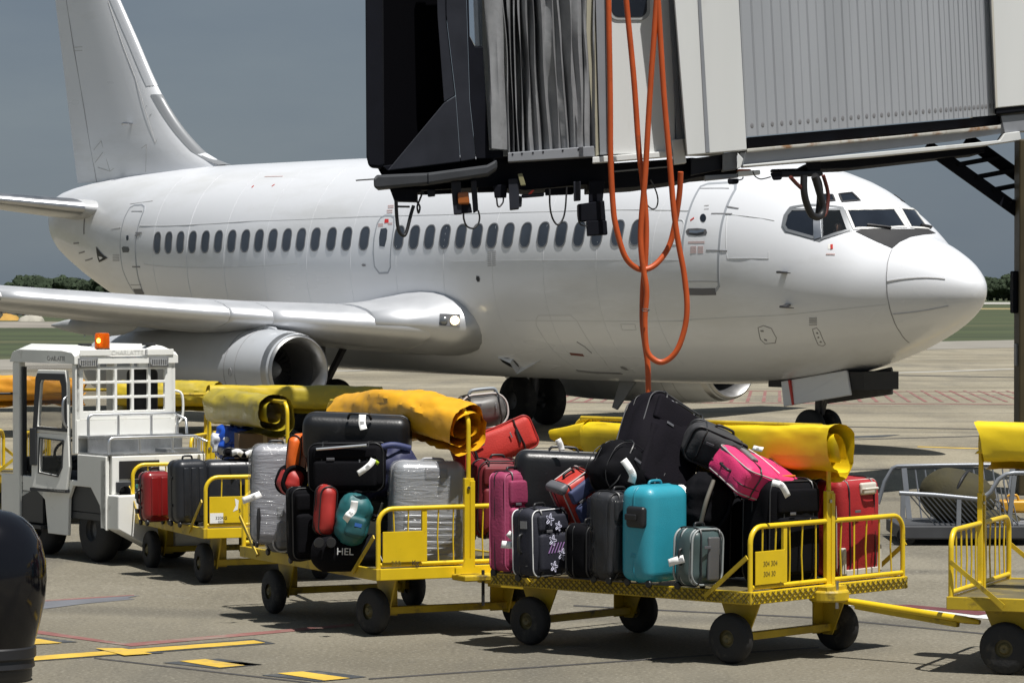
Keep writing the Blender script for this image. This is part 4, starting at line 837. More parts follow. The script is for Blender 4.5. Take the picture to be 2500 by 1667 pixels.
# drawbars: nearest cart to the right cart, and the short couplings
def drawbar(p, q, par, PM, w=.05):
    I = PM.inverted(); p = I @ Vector(p); q = I @ Vector(q); MB().tube([p, p.lerp(q, .12), p.lerp(q, .9), q], [.022, .03, .03, .02], 10).build('drawbar', CY_, par, smooth=50)
    MB().beam(p.lerp(q, .12) - Vector((0, 0, .03)), p.lerp(q, .85) - Vector((0, 0, .045)), .05, .04).build('drawbar_rib', CYD, par, bevel=.004)
drawbar(at(2050, 1464, 27.0), at(2392, 1518, 26.2), C4, M4)
hb = MB(); c = Vector((.02, .97, .50)); hb.lathe([(.15, -.045), (.16, -.03), (.16, .03), (.15, .045)], Matrix.Translation(c) @ Matrix.Rotation(PI / 2, 4, 'Y'), 28, True); hb.build('hitch_plate', CYD, C3, bevel=.004)
MB().box2((-.06, .84, .545), (.1, 1.1, .575)).build('hitch_cover', CYD, C3); MB().cyl((.1, .97, .40), (.1, .97, .62), .014).build('hitch_pin', DULLALU, C3)
drawbar(M2 @ Vector((.0, .95, .46)), M3 @ Vector((-2.72, .9, .43)), C3, M3); MB().cyl((.2, .9, .26), (.2, .9, .56), .014).build('hitch_pin', BLACK, C2)
MB().box2((.0, .7, .47), (.26, 1.1, .52)).build('hitch_plate', CYD, C2, bevel=.01); MB().prism([(-.12, 0), (.12, 0), (.12, .04), (.05, .05), (.04, .12), (-.03, .13), (-.05, .05), (-.12, .05)], (.1, .8, .53), (0, 1, 0), (0, 0, 1), (1, 0, 0), .03).build('hitch_latch', CY_, C2)
drawbar(M1 @ Vector((.0, .75, .40)), M2 @ Vector((-2.98, .85, .42)), C2, M2)
# carts waiting behind
def bg(u, v, Y): a = at(u, v, Y); return Vector((a.x, a.y, 0))
cart((0, 0), -6, 2.9, 1.5, 'empty cart in the background with long flat olive yellow cover behind the amber one', world=bg(905, 1100, 40.), zr=1.60, wheels=True,
    roll=[dict(x0=-.0, x1=-2.1, zc=1.56, R0=.19, R1=.20, sq=.7, sz=.95, m='mustard', seed=11, turns=2.1, wr=.03, start=-1.6)])
cart((0, 0), -10, 2.9, 1.5, 'empty cart in the background with olive cover, half hidden behind the tug grille', world=bg(470, 1100, 41.), zr=1.62,
    roll=[dict(x0=.1, x1=-1.15, zc=1.56, R0=.2, R1=.2, m='mustard', seed=13, turns=2.3, wr=.04, start=-1.9)])
cart((0, 0), -5, 2.6, 1.5, 'cart at the far left behind the tug with crumpled orange cover', world=bg(60, 1100, 41.), zr=1.66, zd=.62,
    roll=[dict(x0=.55, x1=-1.2, zc=1.63, R0=.16, R1=.2, sq=.8, sz=1.1, m='orange', seed=17, turns=2.2, wr=.06, start=-1.9)])
# ------------------------------------------------------------------ luggage
def axis_pts(h, r, k=4, m=6):
    f = [i / k * r for i in range(k)]; a = [-h + x for x in f]; core = [-(h - r) + 2 * (h - r) * i / m for i in range(m + 1)]
    return a + core + [-x for x in a[::-1]]
def rbox(w, d, h, r, k=4, m=6, bulge=(0, 0, 0), nzv=0., nf=6., seed=0., taper=0.):
    H3 = (w / 2, d / 2, h / 2); r = min(r, min(H3) * .98); A = [axis_pts(q, r, k, m) for q in H3]; n = len(A[0]); b = MB()
    def P(x, y, z):
        p = Vector((x, y, z)); c = Vector([max(-(q - r), min(q - r, t)) for q, t in zip(H3, p)]); e = p - c
        if e.length > 0: p = c + e.normalized() * r
        X, Y, Z = [t / q for t, q in zip(p, H3)]
        p = Vector((p.x * (1 + bulge[0] * (1 - Y * Y) * (1 - Z * Z)), p.y * (1 + bulge[1] * (1 - X * X) * (1 - Z * Z)), p.z * (1 + bulge[2] * (1 - Y * Y) * (1 - X * X))))
        if taper: p.x *= 1 - taper * (Z + 1) / 2; p.y *= 1 - taper * (Z + 1) / 2
        if nzv:
            q = p * nf + Vector((seed, seed * 2, 0)); f = noise.fractal(q, .8, 2.1, 3); rdg = abs(noise.noise(q * 1.7 + Vector((5, 1, 2)))); p += p.normalized() * (f * nzv + (.25 - rdg) * nzv * .7)
        return p
    for ax in range(3):
        u, v = (ax + 1) % 3, (ax + 2) % 3
        for s in (-1, 1):
            vs = []
            for i in range(n):
                for j in range(n):
                    q = [0, 0, 0]; q[ax] = s * H3[ax]; q[u] = A[u][i]; q[v] = A[v][j]; vs.append(P(*q))
            b.add(vs, [(i * n + j, (i + 1) * n + j, (i + 1) * n + j + 1, i * n + j + 1) if s > 0 else (i * n + j, i * n + j + 1, (i + 1) * n + j + 1, (i + 1) * n + j) for i in range(n - 1) for j in range(n - 1)])
    bm = bmesh.new(); vv = [bm.verts.new(p) for p in b.v]
    for f in b.f: bm.faces.new([vv[i] for i in f])
    bmesh.ops.remove_doubles(bm, verts=bm.verts, dist=1e-5); bm.verts.index_update(); o = MB(); o.v = [tuple(x.co) for x in bm.verts]; o.f = [tuple(x.index for x in f.verts) for f in bm.faces]; bm.free(); return o
def loop(w, h, r, y, rad, n=6, bow=0., m=8):       # tube round the w x h outline at depth y
    return MB().tube([(x, y, z) for x, z in rrect(w, h, r, n)], rad, m, True)
def handle(p, q, out, rise, rad, flat=1.):         # grip from p to q standing off by rise
    p = Vector(p); q = Vector(q); o = Vector(out) * rise; return MB().tube(spline([p, p + o * .75 + (q - p) * .06, p + o + (q - p) * .22, p + o + (q - p) * .78, q + o * .75 - (q - p) * .06, q], 4), rad, 8)
def papertag(par, pts, w=.035, nrm=None, printed=True, I=None, name='tag'):
    """paper airline tag: a curling strip; points given in the photograph's world, or local when I is None"""
    P = [(I @ Vector(p)) if I is not None else Vector(p) for p in pts]; P = spline(P, 4); n = len(P); b = MB(); L_, R_ = [], []
    for i in range(n):
        t = (P[min(i + 1, n - 1)] - P[max(i - 1, 0)]).normalized(); cv = (I.to_3x3() @ Vector((0, -1, .25))) if I is not None else Vector(nrm or (0, -1, .2)); s = t.cross(cv).normalized() * w / 2; L_.append(P[i] + s); R_.append(P[i] - s)
    b.add(L_ + R_, [(i, i + 1, n + i + 1, n + i) for i in range(n - 1)]); o = b.build(name, TAGWHITE, par, smooth=60); md = o.modifiers.new('thickness', 'SOLIDIFY'); md.thickness = .0015
    if printed:
        k = max(1, n // 2); c = P[k]; t = (P[min(k + 1, n - 1)] - P[k - 1]).normalized(); cv = ((I.to_3x3() @ Vector((0, -1, .25))) if I is not None else Vector(nrm or (0, -1, .2))).normalized(); s = t.cross(cv).normalized(); cv = s.cross(t); q = MB()
        for j in range(4): cc = c + t * (j * .009 - .014) + cv * .004; q.add([cc - s * w * .3, cc + s * w * .3, cc + s * w * .3 + t * .005, cc - s * w * .3 + t * .005], [(0, 1, 2, 3)])
        q.build('barcode', TAGPRINT, o)
    return o
def cm(name, col, rough=.45, **k): return mat(name, col, rough, **k)
def case(label, c, size, rot, m, style='hard', r=.06, trim=None, trimc=None, pocket=None, ribs=0, wheels=True, top=True, sideh=False, name='suitcase', cat='suitcase', group=None, pull=False, rad=.006, lean=None, bulge=None, pocketm=None, ribm=None, feet=False, nzs=.016):
    w, d, h = size; _r = random.Random(label); rot = tuple(t + _r.uniform(-1.6, 1.6) for t in rot); group = group or {'suitcase': 'suitcases heaped on the baggage carts', 'bag': 'soft bags heaped on the baggage carts', 'sports bag': 'sports bags on the baggage carts'}.get(cat); o = empty(name, c, 0, label, cat, group, rot=tuple(R(t) for t in rot)); BLKP = mat('black_plastic', (.014, .014, .015), .42, nz=.15, nscale=9)
    tm = trimc or BLKP
    if style == 'hard':
        rbox(w, d, h, r, bulge=bulge or (.03, .05, .02)).build('shell', m, o, smooth=80)
        loop(w * 1.004, h * 1.004, r, 0, .011).build('trim', tm, o, smooth=60); loop(w * 1.002, h * 1.002, r, .028, .004).build('trim', tm, o, smooth=60)
        for s in (-1, 1):
            rb = MB()
            for i in range(ribs): x = w * .72 * ((i + .5) / ribs - .5); rr_ = rbox(w * .5 / max(ribs, 1), .02, h * .78, .01, 2, 2); rb_ = MB().add([Vector(p) + Vector((x, s * d / 2 * (1.035), 0)) for p in rr_.v], rr_.f); rb_.build('rib', ribm or m, o, smooth=70)
        for z in (-.22, .22): MB().box((-w / 2 - .006, 0, h * z), (.02, .05, .03)).build('latch', tm, o, bevel=.004)
    else:
        rbox(w, d, h, r * 1.25, bulge=bulge or (.04, .16, .04), nzv=nzs, nf=3.8, seed=sum(map(ord, label)) % 17).build('body', m, o, smooth=80)
        for s in (-1, 1): loop(w * .985, h * .985, r * 1.3, s * d * .40, rad).build('piping', tm, o, smooth=60)
        loop(w * 1.005, h * 1.005, r, d * .12, .005).build('zip', BLKP, o, smooth=60)
        for s in ((-1,) if pocket != 'both' else (-1, 1)):
            if pocket:
                pb = rbox(w * .82, .06, h * .56, .03, 3, 4, (.02, .25, .02), .004, 5); MB().add([Vector(p) + Vector((0, s * (d / 2 + .012), -h * .14)) for p in pb.v], pb.f).build('pocket', pocketm or m, o, smooth=80)
                pb = rbox(w * .82, .05, h * .24, .02, 3, 4, (.02, .2, .02), .003, 5); MB().add([Vector(p) + Vector((0, s * (d / 2 + .008), h * .3)) for p in pb.v], pb.f).build('pocket', pocketm or m, o, smooth=80)
    if style != 'hard' and w > .3:
        MB().box((w * .2, -d * .58 - .012, h * .1), (.012, .006, .05)).build('zip_pull', cm('zip_metal', (.35, .35, .36), .35, metal=.8), o, bevel=.002)
        MB().box((-w * .18, -d * .60 - .014, h * .18), (.07, .006, .022)).build('badge', cm('dull_badge', (.10, .10, .11), .4), o, bevel=.003)
        for s in (-1, 1): MB().tube([(s * w * .3 + .006 * math.sin(q * 2), y_, z_) for q, (y_, z_) in enumerate(rrect(d * 1.10, h * 1.035, min(d, h) * .28, 4))], .007, 5, True).build('strap', BLKP, o, smooth=60)
    if top: handle((-w * .16, 0, h / 2 - .005), (w * .16, 0, h / 2 - .005), (0, 0, 1), .045, .011).build('handle', tm if style == 'hard' else BLKP, o, smooth=60)
    if sideh: handle((-w / 2 + .004, 0, -h * .14), (-w / 2 + .004, 0, h * .14), (-1, 0, 0), .045, .012).build('side_handle', BLKP, o, smooth=60)
    if pull: MB().tube([(-w * .2, d * .3, h / 2 - .02), (-w * .2, d * .3, h / 2 + .3), (w * .2, d * .3, h / 2 + .3), (w * .2, d * .3, h / 2 - .02)], .009, 8).build('pull_handle', DULLALU, o, smooth=60)
    if wheels:
        for sx in (-1, 1):
            for sy in ((-1, 1) if wheels == 4 else (1,)):
                MB().lathe([(.008, -.014), (.026, -.013), (.031, -.007), (.031, .007), (.026, .013), (.008, .014)], Matrix.Translation((sx * w * .40, sy * d * .34, -h / 2 - .012)), 14, True).build('castor', BLKP, o, smooth=40)
    return o
def stand(u, v, h, z=.6, up=0.): p = G(u, v, z); return Vector((p.x, p.y, z + h / 2 + .03 + up))
def inv(o): return (Matrix.Translation(o.location) @ o.rotation_euler.to_matrix().to_4x4()).inverted()
BLKSOFT = cm('black_fabric', (.0045, .0045, .006), .85, nz=.2, nscale=6, bump=.25, bscale=90, spec=.10)
NAVYF = cm('navy_fabric', (.012, .013, .024), .75, nz=.2, nscale=6, bump=.25, bscale=90)
BLKH = cm('black_hard_shell', (.009, .0095, .011), .38, nz=.15, nscale=5, bump=.15, bscale=55, dirt=(.07, .07, .07), dirtamt=.3, dscale=9., dthr=.62)
GREYH = cm('charcoal_hard_shell', (.017, .019, .024), .38, nz=.15, nscale=5, bump=.1, bscale=60)
FILM = glass('stretch_film', (.45, .47, .50), .26, .09, bump=.8, bscale=3.2, stretch=(1, 2.5, 7))
FILMC = glass('clear_bag', (.05, .052, .056), .22, .06, bump=.5, bscale=4, stretch=(4, 4, 1.5))
def film(o, w, d, h, r=.07, m=None, name='wrapping', nzv=.007):
    return rbox(w + .03, d + .03, h + .03, r, 4, 12, (.015, .02, .01), nzv, 11, 3).build(name, m or FILM, o, smooth=80)
Y47 = 47.5
# ---- nearest cart
o = case('tall magenta soft case at the left end of the nearest cart', stand(1248, 1400, .80), (.36, .20, .80), (0, 0, 52), cm('magenta_fabric', (.30, .035, .10), .7, nz=.25, nscale=3, bump=.3, bscale=50), 'soft', .045, trimc=cm('pink_piping', (.42, .08, .17), .6), pocket=True, wheels=True)
o = case('navy trolley case with white flower scribbles and white piping', stand(1318, 1412, .535), (.42, .27, .535), (0, 0, 48), NAVYF, 'soft', .05, trimc=cm('white_piping', (.75, .75, .75), .5), pocket=True, sideh=True, rad=.005)
PRINT = cm('flower_print', (.55, .55, .68), .7); PRINTV = cm('violet_print', (.30, .16, .38), .7)
fb = MB(); rnd = random.Random(5)
for cx_, cz, rr_ in ((-.08, .19, .05), (.02, .13, .04), (-.05, .02, .045), (.06, -.1, .05), (-.04, -.19, .045)):
    n = 5
    fb.tube([(cx_ + rr_ * (.62 + .38 * math.cos(n * t)) * math.cos(t), -.185, cz + rr_ * (.62 + .38 * math.cos(n * t)) * math.sin(t)) for t in np.linspace(0, 2 * PI, 40, False)], .0035, 5, True)
fb.build('flower_print', PRINT, o); fb = MB()
for k in range(5): fb.beam((-.1 + k * .035, -.184, -.08), (-.05 + k * .035, -.184, .0), .005, .005)
fb.build('scribble', PRINTV, o)
for z in (.15, -.15): MB().box((-.213, -.02, z), (.006, .07, .06)).build('reflector', cm('grey_patch', (.22, .22, .23), .4), o)
papertag(o, [at(1290, 1340, 27.5), at(1266, 1325, 27.45), at(1240, 1300, 27.4)], .05, I=inv(o), printed=False); papertag(o, [at(1275, 1330, 27.4), at(1252, 1330, 27.35), at(1224, 1328, 27.4)], .06, I=inv(o))
o = case('large black hard case with rounded corner lying behind the flower case', at(1372, 1180, 28.0), (.78, .30, .52), (0, 3, 8), BLKH, 'hard', .085, sideh=True, wheels=False, trimc=cm('dark_trim', (.03, .03, .032), .4))
papertag(o, [at(1372, 1100, 27.8), at(1368, 1085, 27.8), at(1362, 1072, 27.8)], .05, I=inv(o))
o = case('red case with blue front and grey corner guards tipped on its side', at(1418, 1226, 27.55), (.34, .25, .52), (8, -32, 30), cm('red_case', (.42, .03, .02), .45, nz=.1), 'soft', .05, pocket=True, pocketm=cm('blue_front', (.045, .06, .14), .7, nz=.2, nscale=6), trimc=cm('silver_pipe', (.4, .36, .35), .4), sideh=True)
for z in (-.24, .24): q = rbox(.10, .24, .08, .035, 3, 3); MB().add([Vector(p) + Vector((-.14, 0, z)) for p in q.v], q.f).build('corner_guard', cm('grey_guard', (.10, .10, .11), .5), o, smooth=70)
MB().box((-.178, -.02, .06), (.012, .05, .035)).build('lock', DULLALU, o, bevel=.004)
o = case('big black soft suitcase leaning at the top of the heap on the nearest cart', at(1604, 1112, 27.75), (.64, .40, .92), (-18, 31, 26), cm('plum_black_fabric', (.0065, .0055, .0085), .85, nz=.2, nscale=6, bump=.3, bscale=60, spec=.12), 'soft', .10, pocket=True, trimc=cm('grey_pipe', (.05, .05, .055), .6), bulge=(.08, .22, .06), nzs=.045)
papertag(o, [at(1522, 1122, 27.0), at(1535, 1140, 26.98), at(1545, 1160, 26.98), at(1541, 1178, 27.0)], .06, I=inv(o))
for s in (-1, 1): MB().box((s * .1, -.175, .40), (.05, .03, .03)).build('handle_end', cm('silver_plastic', (.5, .5, .52), .3, metal=.5), o, bevel=.008)
handle((-.1, -.18, .40), (.1, -.18, .40), (0, -1, 0), .03, .012).build('front_handle', cm('black_plastic', (0, 0, 0)), o, smooth=60)
case('dark grey travel bag with rubber bumpers wedged above the pink case', at(1748, 1095, 27.6), (.52, .28, .30), (14, 24, 8), cm('dark_grey_fabric', (.035, .035, .038), .8, nz=.25, nscale=6, bump=.3, bscale=60), 'soft', .06, pocket=None, trimc=cm('bumper_dark', (.02, .02, .022), .5), rad=.012, top=True, wheels=False)
case('small black bag squeezed low between flower case and film wrapped case', stand(1438, 1416, .42), (.34, .26, .42), (0, 0, 50), BLKSOFT, 'soft', .06, pocket=True, wheels=False)
o = case('black trolley under a clear plastic bag beside the turquoise case', stand(1508, 1418, .68), (.44, .24, .68), (0, 0, 45), cm('black_under_film', (.022, .023, .027), .5, nz=.2), 'soft', .05, pocket=True, wheels=4)
film(o, .45, .28, .60, .06, FILMC, 'clear_bag', .012)
o = case('turquoise hard suitcase with black side latch', stand(1598, 1424, .745), (.48, .33, .745), (0, -1, 47), cm('turquoise_shell', (.028, .29, .38), .38, nz=.08, nscale=4, bump=.25, bscale=120, coat=.1), 'hard', .085, trimc=cm('turquoise_trim', (.022, .24, .32), .4), wheels=4, bulge=(.06, .06, .03))
q = rbox(.07, .19, .17, .03, 3, 3); MB().add([Vector(p) + Vector((-.245, -.03, .14)) for p in q.v], q.f).build('side_latch', cm('black_plastic', (0, 0, 0)), o, smooth=70)
MB().box((-.285, -.0, .14), (.02, .12, .05)).build('side_handle', cm('black_plastic', (0, 0, 0)), o, bevel=.01)
papertag(o, [at(1655, 1190, 27.1), at(1668, 1192, 27.05), at(1662, 1208, 27.0), at(1676, 1205, 27.0)], .05, I=inv(o), printed=False); papertag(o, [at(1590, 1192, 27.0), at(1608, 1190, 26.98), at(1626, 1192, 27.0)], .045, I=inv(o))
MB().prism([(0, 0), (.05, -.02), (.085, .1), (.03, .12), (.0, .08)], (.05, -.187, -.1), (1, 0, 0), (0, 0, 1), (0, -1, 0), .003).build('green_tag', cm('green_label', (.06, .22, .02), .5), o)
o = case('small grey green trolley case with barcode tag in front of the turquoise case', stand(1705, 1432, .44, up=-.01), (.34, .25, .44), (0, 3, 40), cm('grey_green_shell', (.055, .085, .085), .38, nz=.12, coat=.2), 'soft', .075, trimc=cm('pale_piping', (.28, .3, .3), .4), rad=.009, pocket=None, sideh=True, bulge=(.1, .1, .04))
q = rbox(.03, .12, .34, .014, 3, 3); MB().add([Vector(p) + Vector((.02, -.145, -.01)) for p in [Vector((a[1], a[0], a[2])) for a in q.v]], q.f).build('bumper_plate', cm('grey_plate', (.09, .09, .092), .45), o, smooth=70)
loop(.33, .43, .075, -.075, .008).build('piping', cm('pale_piping', (0, 0, 0)), o, smooth=60); loop(.335, .435, .075, .02, .008).build('piping', cm('pale_piping', (0, 0, 0)), o, smooth=60)
papertag(o, [at(1632, 1374, 26.5), at(1650, 1368, 26.45), at(1675, 1362, 26.45), at(1700, 1356, 26.5)], .06, I=inv(o))
o = empty('backpack', at(1722, 1232, 27.1), 0, 'black backpack crushed under the pink case', 'backpack', 'backpacks on the baggage carts', rot=(0, R(20), R(30))); rbox(.36, .3, .42, .1, 4, 8, (.1, .1, .1), .03, 6, 2).build('body', BLKSOFT, o, smooth=80)
MB().tube(spline([(-.1, -.17, .18), (-.13, -.2, 0), (-.1, -.17, -.18)], 5), .018, 8).build('strap', cm('strap_grey', (.12, .11, .09), .7), o, smooth=60); MB().tube(spline([(.08, -.17, .18), (.1, -.2, 0), (.06, -.17, -.18)], 5), .016, 8).build('strap', BLKSOFT, o, smooth=60)
PINK = cm('hot_pink_fabric', (.62, .03, .14), .62, nz=.1, nscale=5, bump=.3, bscale=80)
o = case('hot pink suitcase with grey bumpers lying on top at the right of the heap', at(1850, 1168, 27.05), (.66, .25, .50), (-66, 18, 38), PINK, 'soft', .05, trimc=cm('silver_pipe', (0, 0, 0)), rad=.006, pocket=None, sideh=True, wheels=False, bulge=(.03, .16, .03))
for z in (-.15, .15): q = rbox(.09, .23, .13, .035, 3, 3); MB().add([Vector(p) + Vector((-.28, 0, z)) for p in q.v], q.f).build('corner_guard', cm('mid_grey_guard', (.17, .17, .17), .45), o, smooth=70)
q = rbox(.2, .03, .07, .012, 3, 3); MB().add([Vector(p) + Vector((-.18, -.15, .02)) for p in [Vector((a[2], a[1], a[0])) for a in q.v]], q.f).build('handle_housing', cm('mid_grey_guard', (0, 0, 0)), o, smooth=70)
MB().tube(spline([(-.06, -.152, .2), (-.02, -.156, .05), (.0, -.152, -.2)], 6), .004, 6).build('white_stripe', cm('white_piping', (0, 0, 0)), o); loop(.59, .40, .05, -.06, .006).build('piping', cm('silver_pipe', (0, 0, 0)), o, smooth=60)
papertag(o, [at(1838, 1092, 26.6), at(1850, 1095, 26.55), at(1862, 1097, 26.5)], .04, I=inv(o))
o = case('large black upright suitcase behind the number plate of the nearest cart', M3 @ Vector((-.29, .74, .585 + .43)), (.60, .34, .80), (0, 0, 46), BLKSOFT, 'soft', .07, pocket=True, trimc=cm('dark_trim', (0, 0, 0)), wheels=True)
papertag(o, [at(1884, 1178, 26.4), at(1908, 1184, 26.35), at(1924, 1212, 26.4)], .05, I=inv(o)); MB().box((0, -.05, .43), (.2, .04, .02)).build('orange_grip', cm('orange_grip', (.6, .16, .02), .6), o, bevel=.006)
MB().lathe([(.004, -.02), (.035, -.02), (.045, -.01), (.045, .012), (.035, .02), (.004, .022)], frame((-.29, -.1, -.33), (-1, 0, 0), (0, 1, 0)), 18).build('castor', DULLALU, o, smooth=40)
RED = cm('crimson_fabric', (.33, .012, .016), .6, nz=.12, nscale=4, bump=.25, bscale=70)
p = M3 @ Vector((-.34, 1.62, .6 + .40)); o = case('red suitcase with cream handle and corner strips at the right end of the nearest cart', p, (.50, .40, .78), (0, 0, 44), RED, 'soft', .05, pocket=None, trimc=cm('cream_pipe', (.5, .47, .42), .5), top=False, wheels=True, rad=.005)
CREAM = cm('cream_plastic', (.55, .52, .46), .4)
q = rbox(.19, .04, .1, .02, 3, 3); MB().add([Vector(a) + Vector((.07, -.22, .315)) for a in q.v], q.f).build('handle_plate', CREAM, o, smooth=70); handle((-.01, -.24, .31), (.15, -.24, .31), (0, -1, .2), .03, .012).build('handle', CREAM, o, smooth=60)
for x in (-.215, .215): MB().box((x, -.195, -.26), (.05, .05, .22)).build('corner_strip', CREAM, o, bevel=.012)
MB().box((0, -.205, -.355), (.38, .03, .05)).build('base_strip', CREAM, o, bevel=.006); MB().box((.08, -.214, .1), (.075, .01, .045)).build('name_plate', CREAM, o)
for zz in (.30, -.3): MB().lathe([(.02, -.006), (.02, .006), (.004, .014)], frame((-.255, .06, zz), (-1, 0, 0), (0, 1, 0)), 12, True).build('stud', CREAM, o); MB().lathe([(.02, -.006), (.02, .006), (.004, .014)], frame((-.255, -.08, zz), (-1, 0, 0), (0, 1, 0)), 12, True).build('stud', CREAM, o)
BRN = cm('brown_leather', (.10, .055, .035), .55, nz=.3, nscale=7, bump=.3, bscale=30)
o = empty('duffel_bag', M3 @ Vector((-.62, 1.42, 1.38)), 0, 'crumpled brown holdall with a tan strap behind the cover post', 'holdall', rot=(0, R(10), R(10))); rbox(.42, .26, .26, .11, 4, 8, (.1, .1, .1), .035, 6, 8).build('body', BRN, o, smooth=80)
MB().tube(spline([(-.15, -.1, .1), (0, -.2, .17), (.16, -.12, .12), (.22, 0, .0)], 6), .018, 8).build('strap', cm('tan_leather', (.26, .15, .08), .6), o, smooth=60); rbox(.1, .08, .1, .035, 3, 4, (0, 0, 0), .012, 9).build('buckle_flap', BRN, o, smooth=80, loc=(.2, -.06, .1))
o = empty('jacket', M3 @ Vector((-.34, 1.36, 1.58)), 0, 'grey blue garment stuffed under the end of the yellow cover', 'garment', rot=(R(10), R(25), R(15))); rbox(.17, .17, .36, .07, 4, 8, (.1, .1, .1), .03, 8, 4).build('cloth', cm('grey_blue_cloth', (.075, .085, .105), .8, nz=.3, nscale=9), o, smooth=80)
case('black slumped holdall under the big leaning suitcase', at(1530, 1168, 27.45), (.62, .36, .46), (-8, 34, 30), BLKSOFT, 'soft', .14, pocket=None, wheels=False, top=False, name='holdall', cat='bag', nzs=.05, rad=.004)
case('black soft holdall filling the gap behind the turquoise and film wrapped cases', at(1520, 1215, 28.0), (.60, .3, .44), (0, 6, 30), BLKSOFT, 'soft', .09, pocket=True, wheels=False, name='holdall', cat='bag')
case('black soft case low in the gap between the grey green trolley and the number plate', M3 @ Vector((-.95, .95, .585 + .36)), (.44, .40, .66), (0, 0, 46), BLKSOFT, 'soft', .08, pocket=True, wheels=False)
case('black soft case filling the gap between the pink case and the red one', at(1955, 1215, 27.75), (.5, .3, .5), (0, -4, 30), BLKSOFT, 'soft', .08, pocket=True, wheels=False)
case('black bag squeezed between the magenta case and the black hard case', at(1290, 1240, 28.1), (.36, .3, .5), (0, 4, 40), NAVYF, 'soft', .08, pocket=True, wheels=False, name='holdall', cat='bag')
# ---- middle cart
o = case('large black hard case lying across the top of the middle cart', at(872, 1070, 29.6), (.92, .36, .42), (8, 1, -4), BLKH, 'hard', .09, top=False, wheels=False, trimc=cm('dark_trim', (0, 0, 0)))
handle((-.06, -.18, .2), (.14, -.18, .2), (0, -.6, 1), .05, .012).build('handle', cm('black_plastic', (0, 0, 0)), o, smooth=60); papertag(o, [at(885, 1012, 29.2), at(884, 1032, 29.15), at(888, 1048, 29.1)], .06, I=inv(o))
o = case('black soft case with steel pull bar under the large hard case', at(850, 1140, 29.25), (.66, .30, .42), (0, 0, -8), BLKSOFT, 'soft', .06, pocket=True, wheels=False, top=False)
MB().cyl((-.24, -.19, .16), (.2, -.21, .19), .012).build('pull_bar', ALU, o, smooth=60)
case('bright orange bag edge standing behind the large black hard case', at(728, 1115, 29.75), (.13, .26, .40), (0, 8, -20), cm('orange_nylon', (.75, .13, .012), .5, nz=.1), 'soft', .05, pocket=None, wheels=False, top=False, name='orange_bag', cat='bag')
o = case('upright case shrink wrapped in glinting film at the left of the middle cart', at(672, 1205, 30.2), (.42, .30, .86), (0, 0, 10), cm('grey_wrapped_shell', (.27, .27, .30), .4), 'hard', .09, wheels=4); film(o, .43, .33, .86, .1)
papertag(o, [at(637, 1205, 29.6), at(620, 1212, 29.55), at(592, 1222, 29.6)], .06, I=inv(o))
MB().tube([(-.17, -.2, -.12), (-.17, -.215, -.2), (-.17, -.2, -.4)], [.012, .02, .012], 8).build('side_handle', cm('black_plastic', (0, 0, 0)), o, smooth=60)
o = case('red and black striped bag drooping over the grey trolley', at(712, 1172, 29.7), (.20, .26, .24), (0, 20, 20), cm('red_nylon', (.38, .025, .02), .5, nz=.2), 'soft', .07, pocket=None, wheels=False, top=False, name='shoulder_bag', cat='bag', trimc=BLKSOFT, rad=.02)
o = case('small grey trolley case with silver zip low at the left of the middle cart', stand(686, 1352, .44, .58), (.24, .22, .44), (0, 0, 28), cm('mid_grey_fabric', (.10, .105, .115), .7, nz=.15, bump=.2, bscale=90), 'soft', .06, trimc=cm('silver_zip', (.5, .51, .53), .35), rad=.008, pocket=True, pocketm=cm('paler_grey_fabric', (.16, .165, .175), .7), sideh=True)
case('narrow black upright case beside the small grey trolley', stand(742, 1372, .62, .58), (.26, .2, .62), (0, 0, 22), BLKSOFT, 'soft', .05, pocket=True, top=False)
case('black upright case wedged in the shadow next to the teal bag', at(800, 1285, 29.45), (.26, .24, .50), (0, 0, 22), NAVYF, 'soft', .05, pocket=True, top=False)
case('thin red bag peeping out left of the teal bag', at(794, 1245, 29.0), (.15, .22, .42), (0, 4, 20), cm('red_nylon', (0, 0, 0)), 'soft', .05, pocket=None, wheels=False, top=False, name='red_bag', cat='bag')
o = empty('backpack', at(862, 1268, 28.9), 0, 'teal day pack hanging in front with two white tags', 'backpack', 'backpacks on the baggage carts', rot=(0, R(14), R(10))); rbox(.27, .22, .40, .1, 4, 8, (.1, .15, .1), .018, 7, 6).build('body', cm('teal_nylon', (.012, .11, .12), .55, nz=.2, nscale=6), o, smooth=80)
q = rbox(.18, .08, .18, .04, 3, 4, (0, .2, 0), .012, 9); MB().add([Vector(a) + Vector((.02, -.12, -.05)) for a in q.v], q.f).build('pocket', cm('teal_dark', (.01, .075, .085), .6), o, smooth=80)
MB().box((.03, -.165, -.03), (.06, .01, .03)).build('blue_badge', cm('blue_badge', (.03, .12, .4), .5), o); papertag(o, [at(866, 1222, 28.4), at(862, 1245, 28.4), at(850, 1258, 28.35), at(842, 1270, 28.4)], .06, I=inv(o)); handle((-.05, 0, .19), (.05, 0, .19), (0, 0, 1), .05, .01).build('strap', BLKSOFT, o, smooth=60)
o = empty('backpack', at(945, 1150, 29.3), 0, 'navy trekking backpack with lime strap and long white tag', 'backpack', 'backpacks on the baggage carts', rot=(0, R(-25), R(5))); rbox(.50, .28, .34, .11, 4, 9, (.1, .1, .1), .03, 6, 9).build('body', cm('navy_nylon', (.02, .024, .07), .6, nz=.25, nscale=6), o, smooth=80)
MB().tube(spline([(-.22, -.1, .13), (-.05, -.15, .21), (.12, -.15, .2), (.26, -.1, .1)], 5), .028, 8).build('strap', cm('navy_strap', (.03, .04, .12), .6), o, smooth=60)
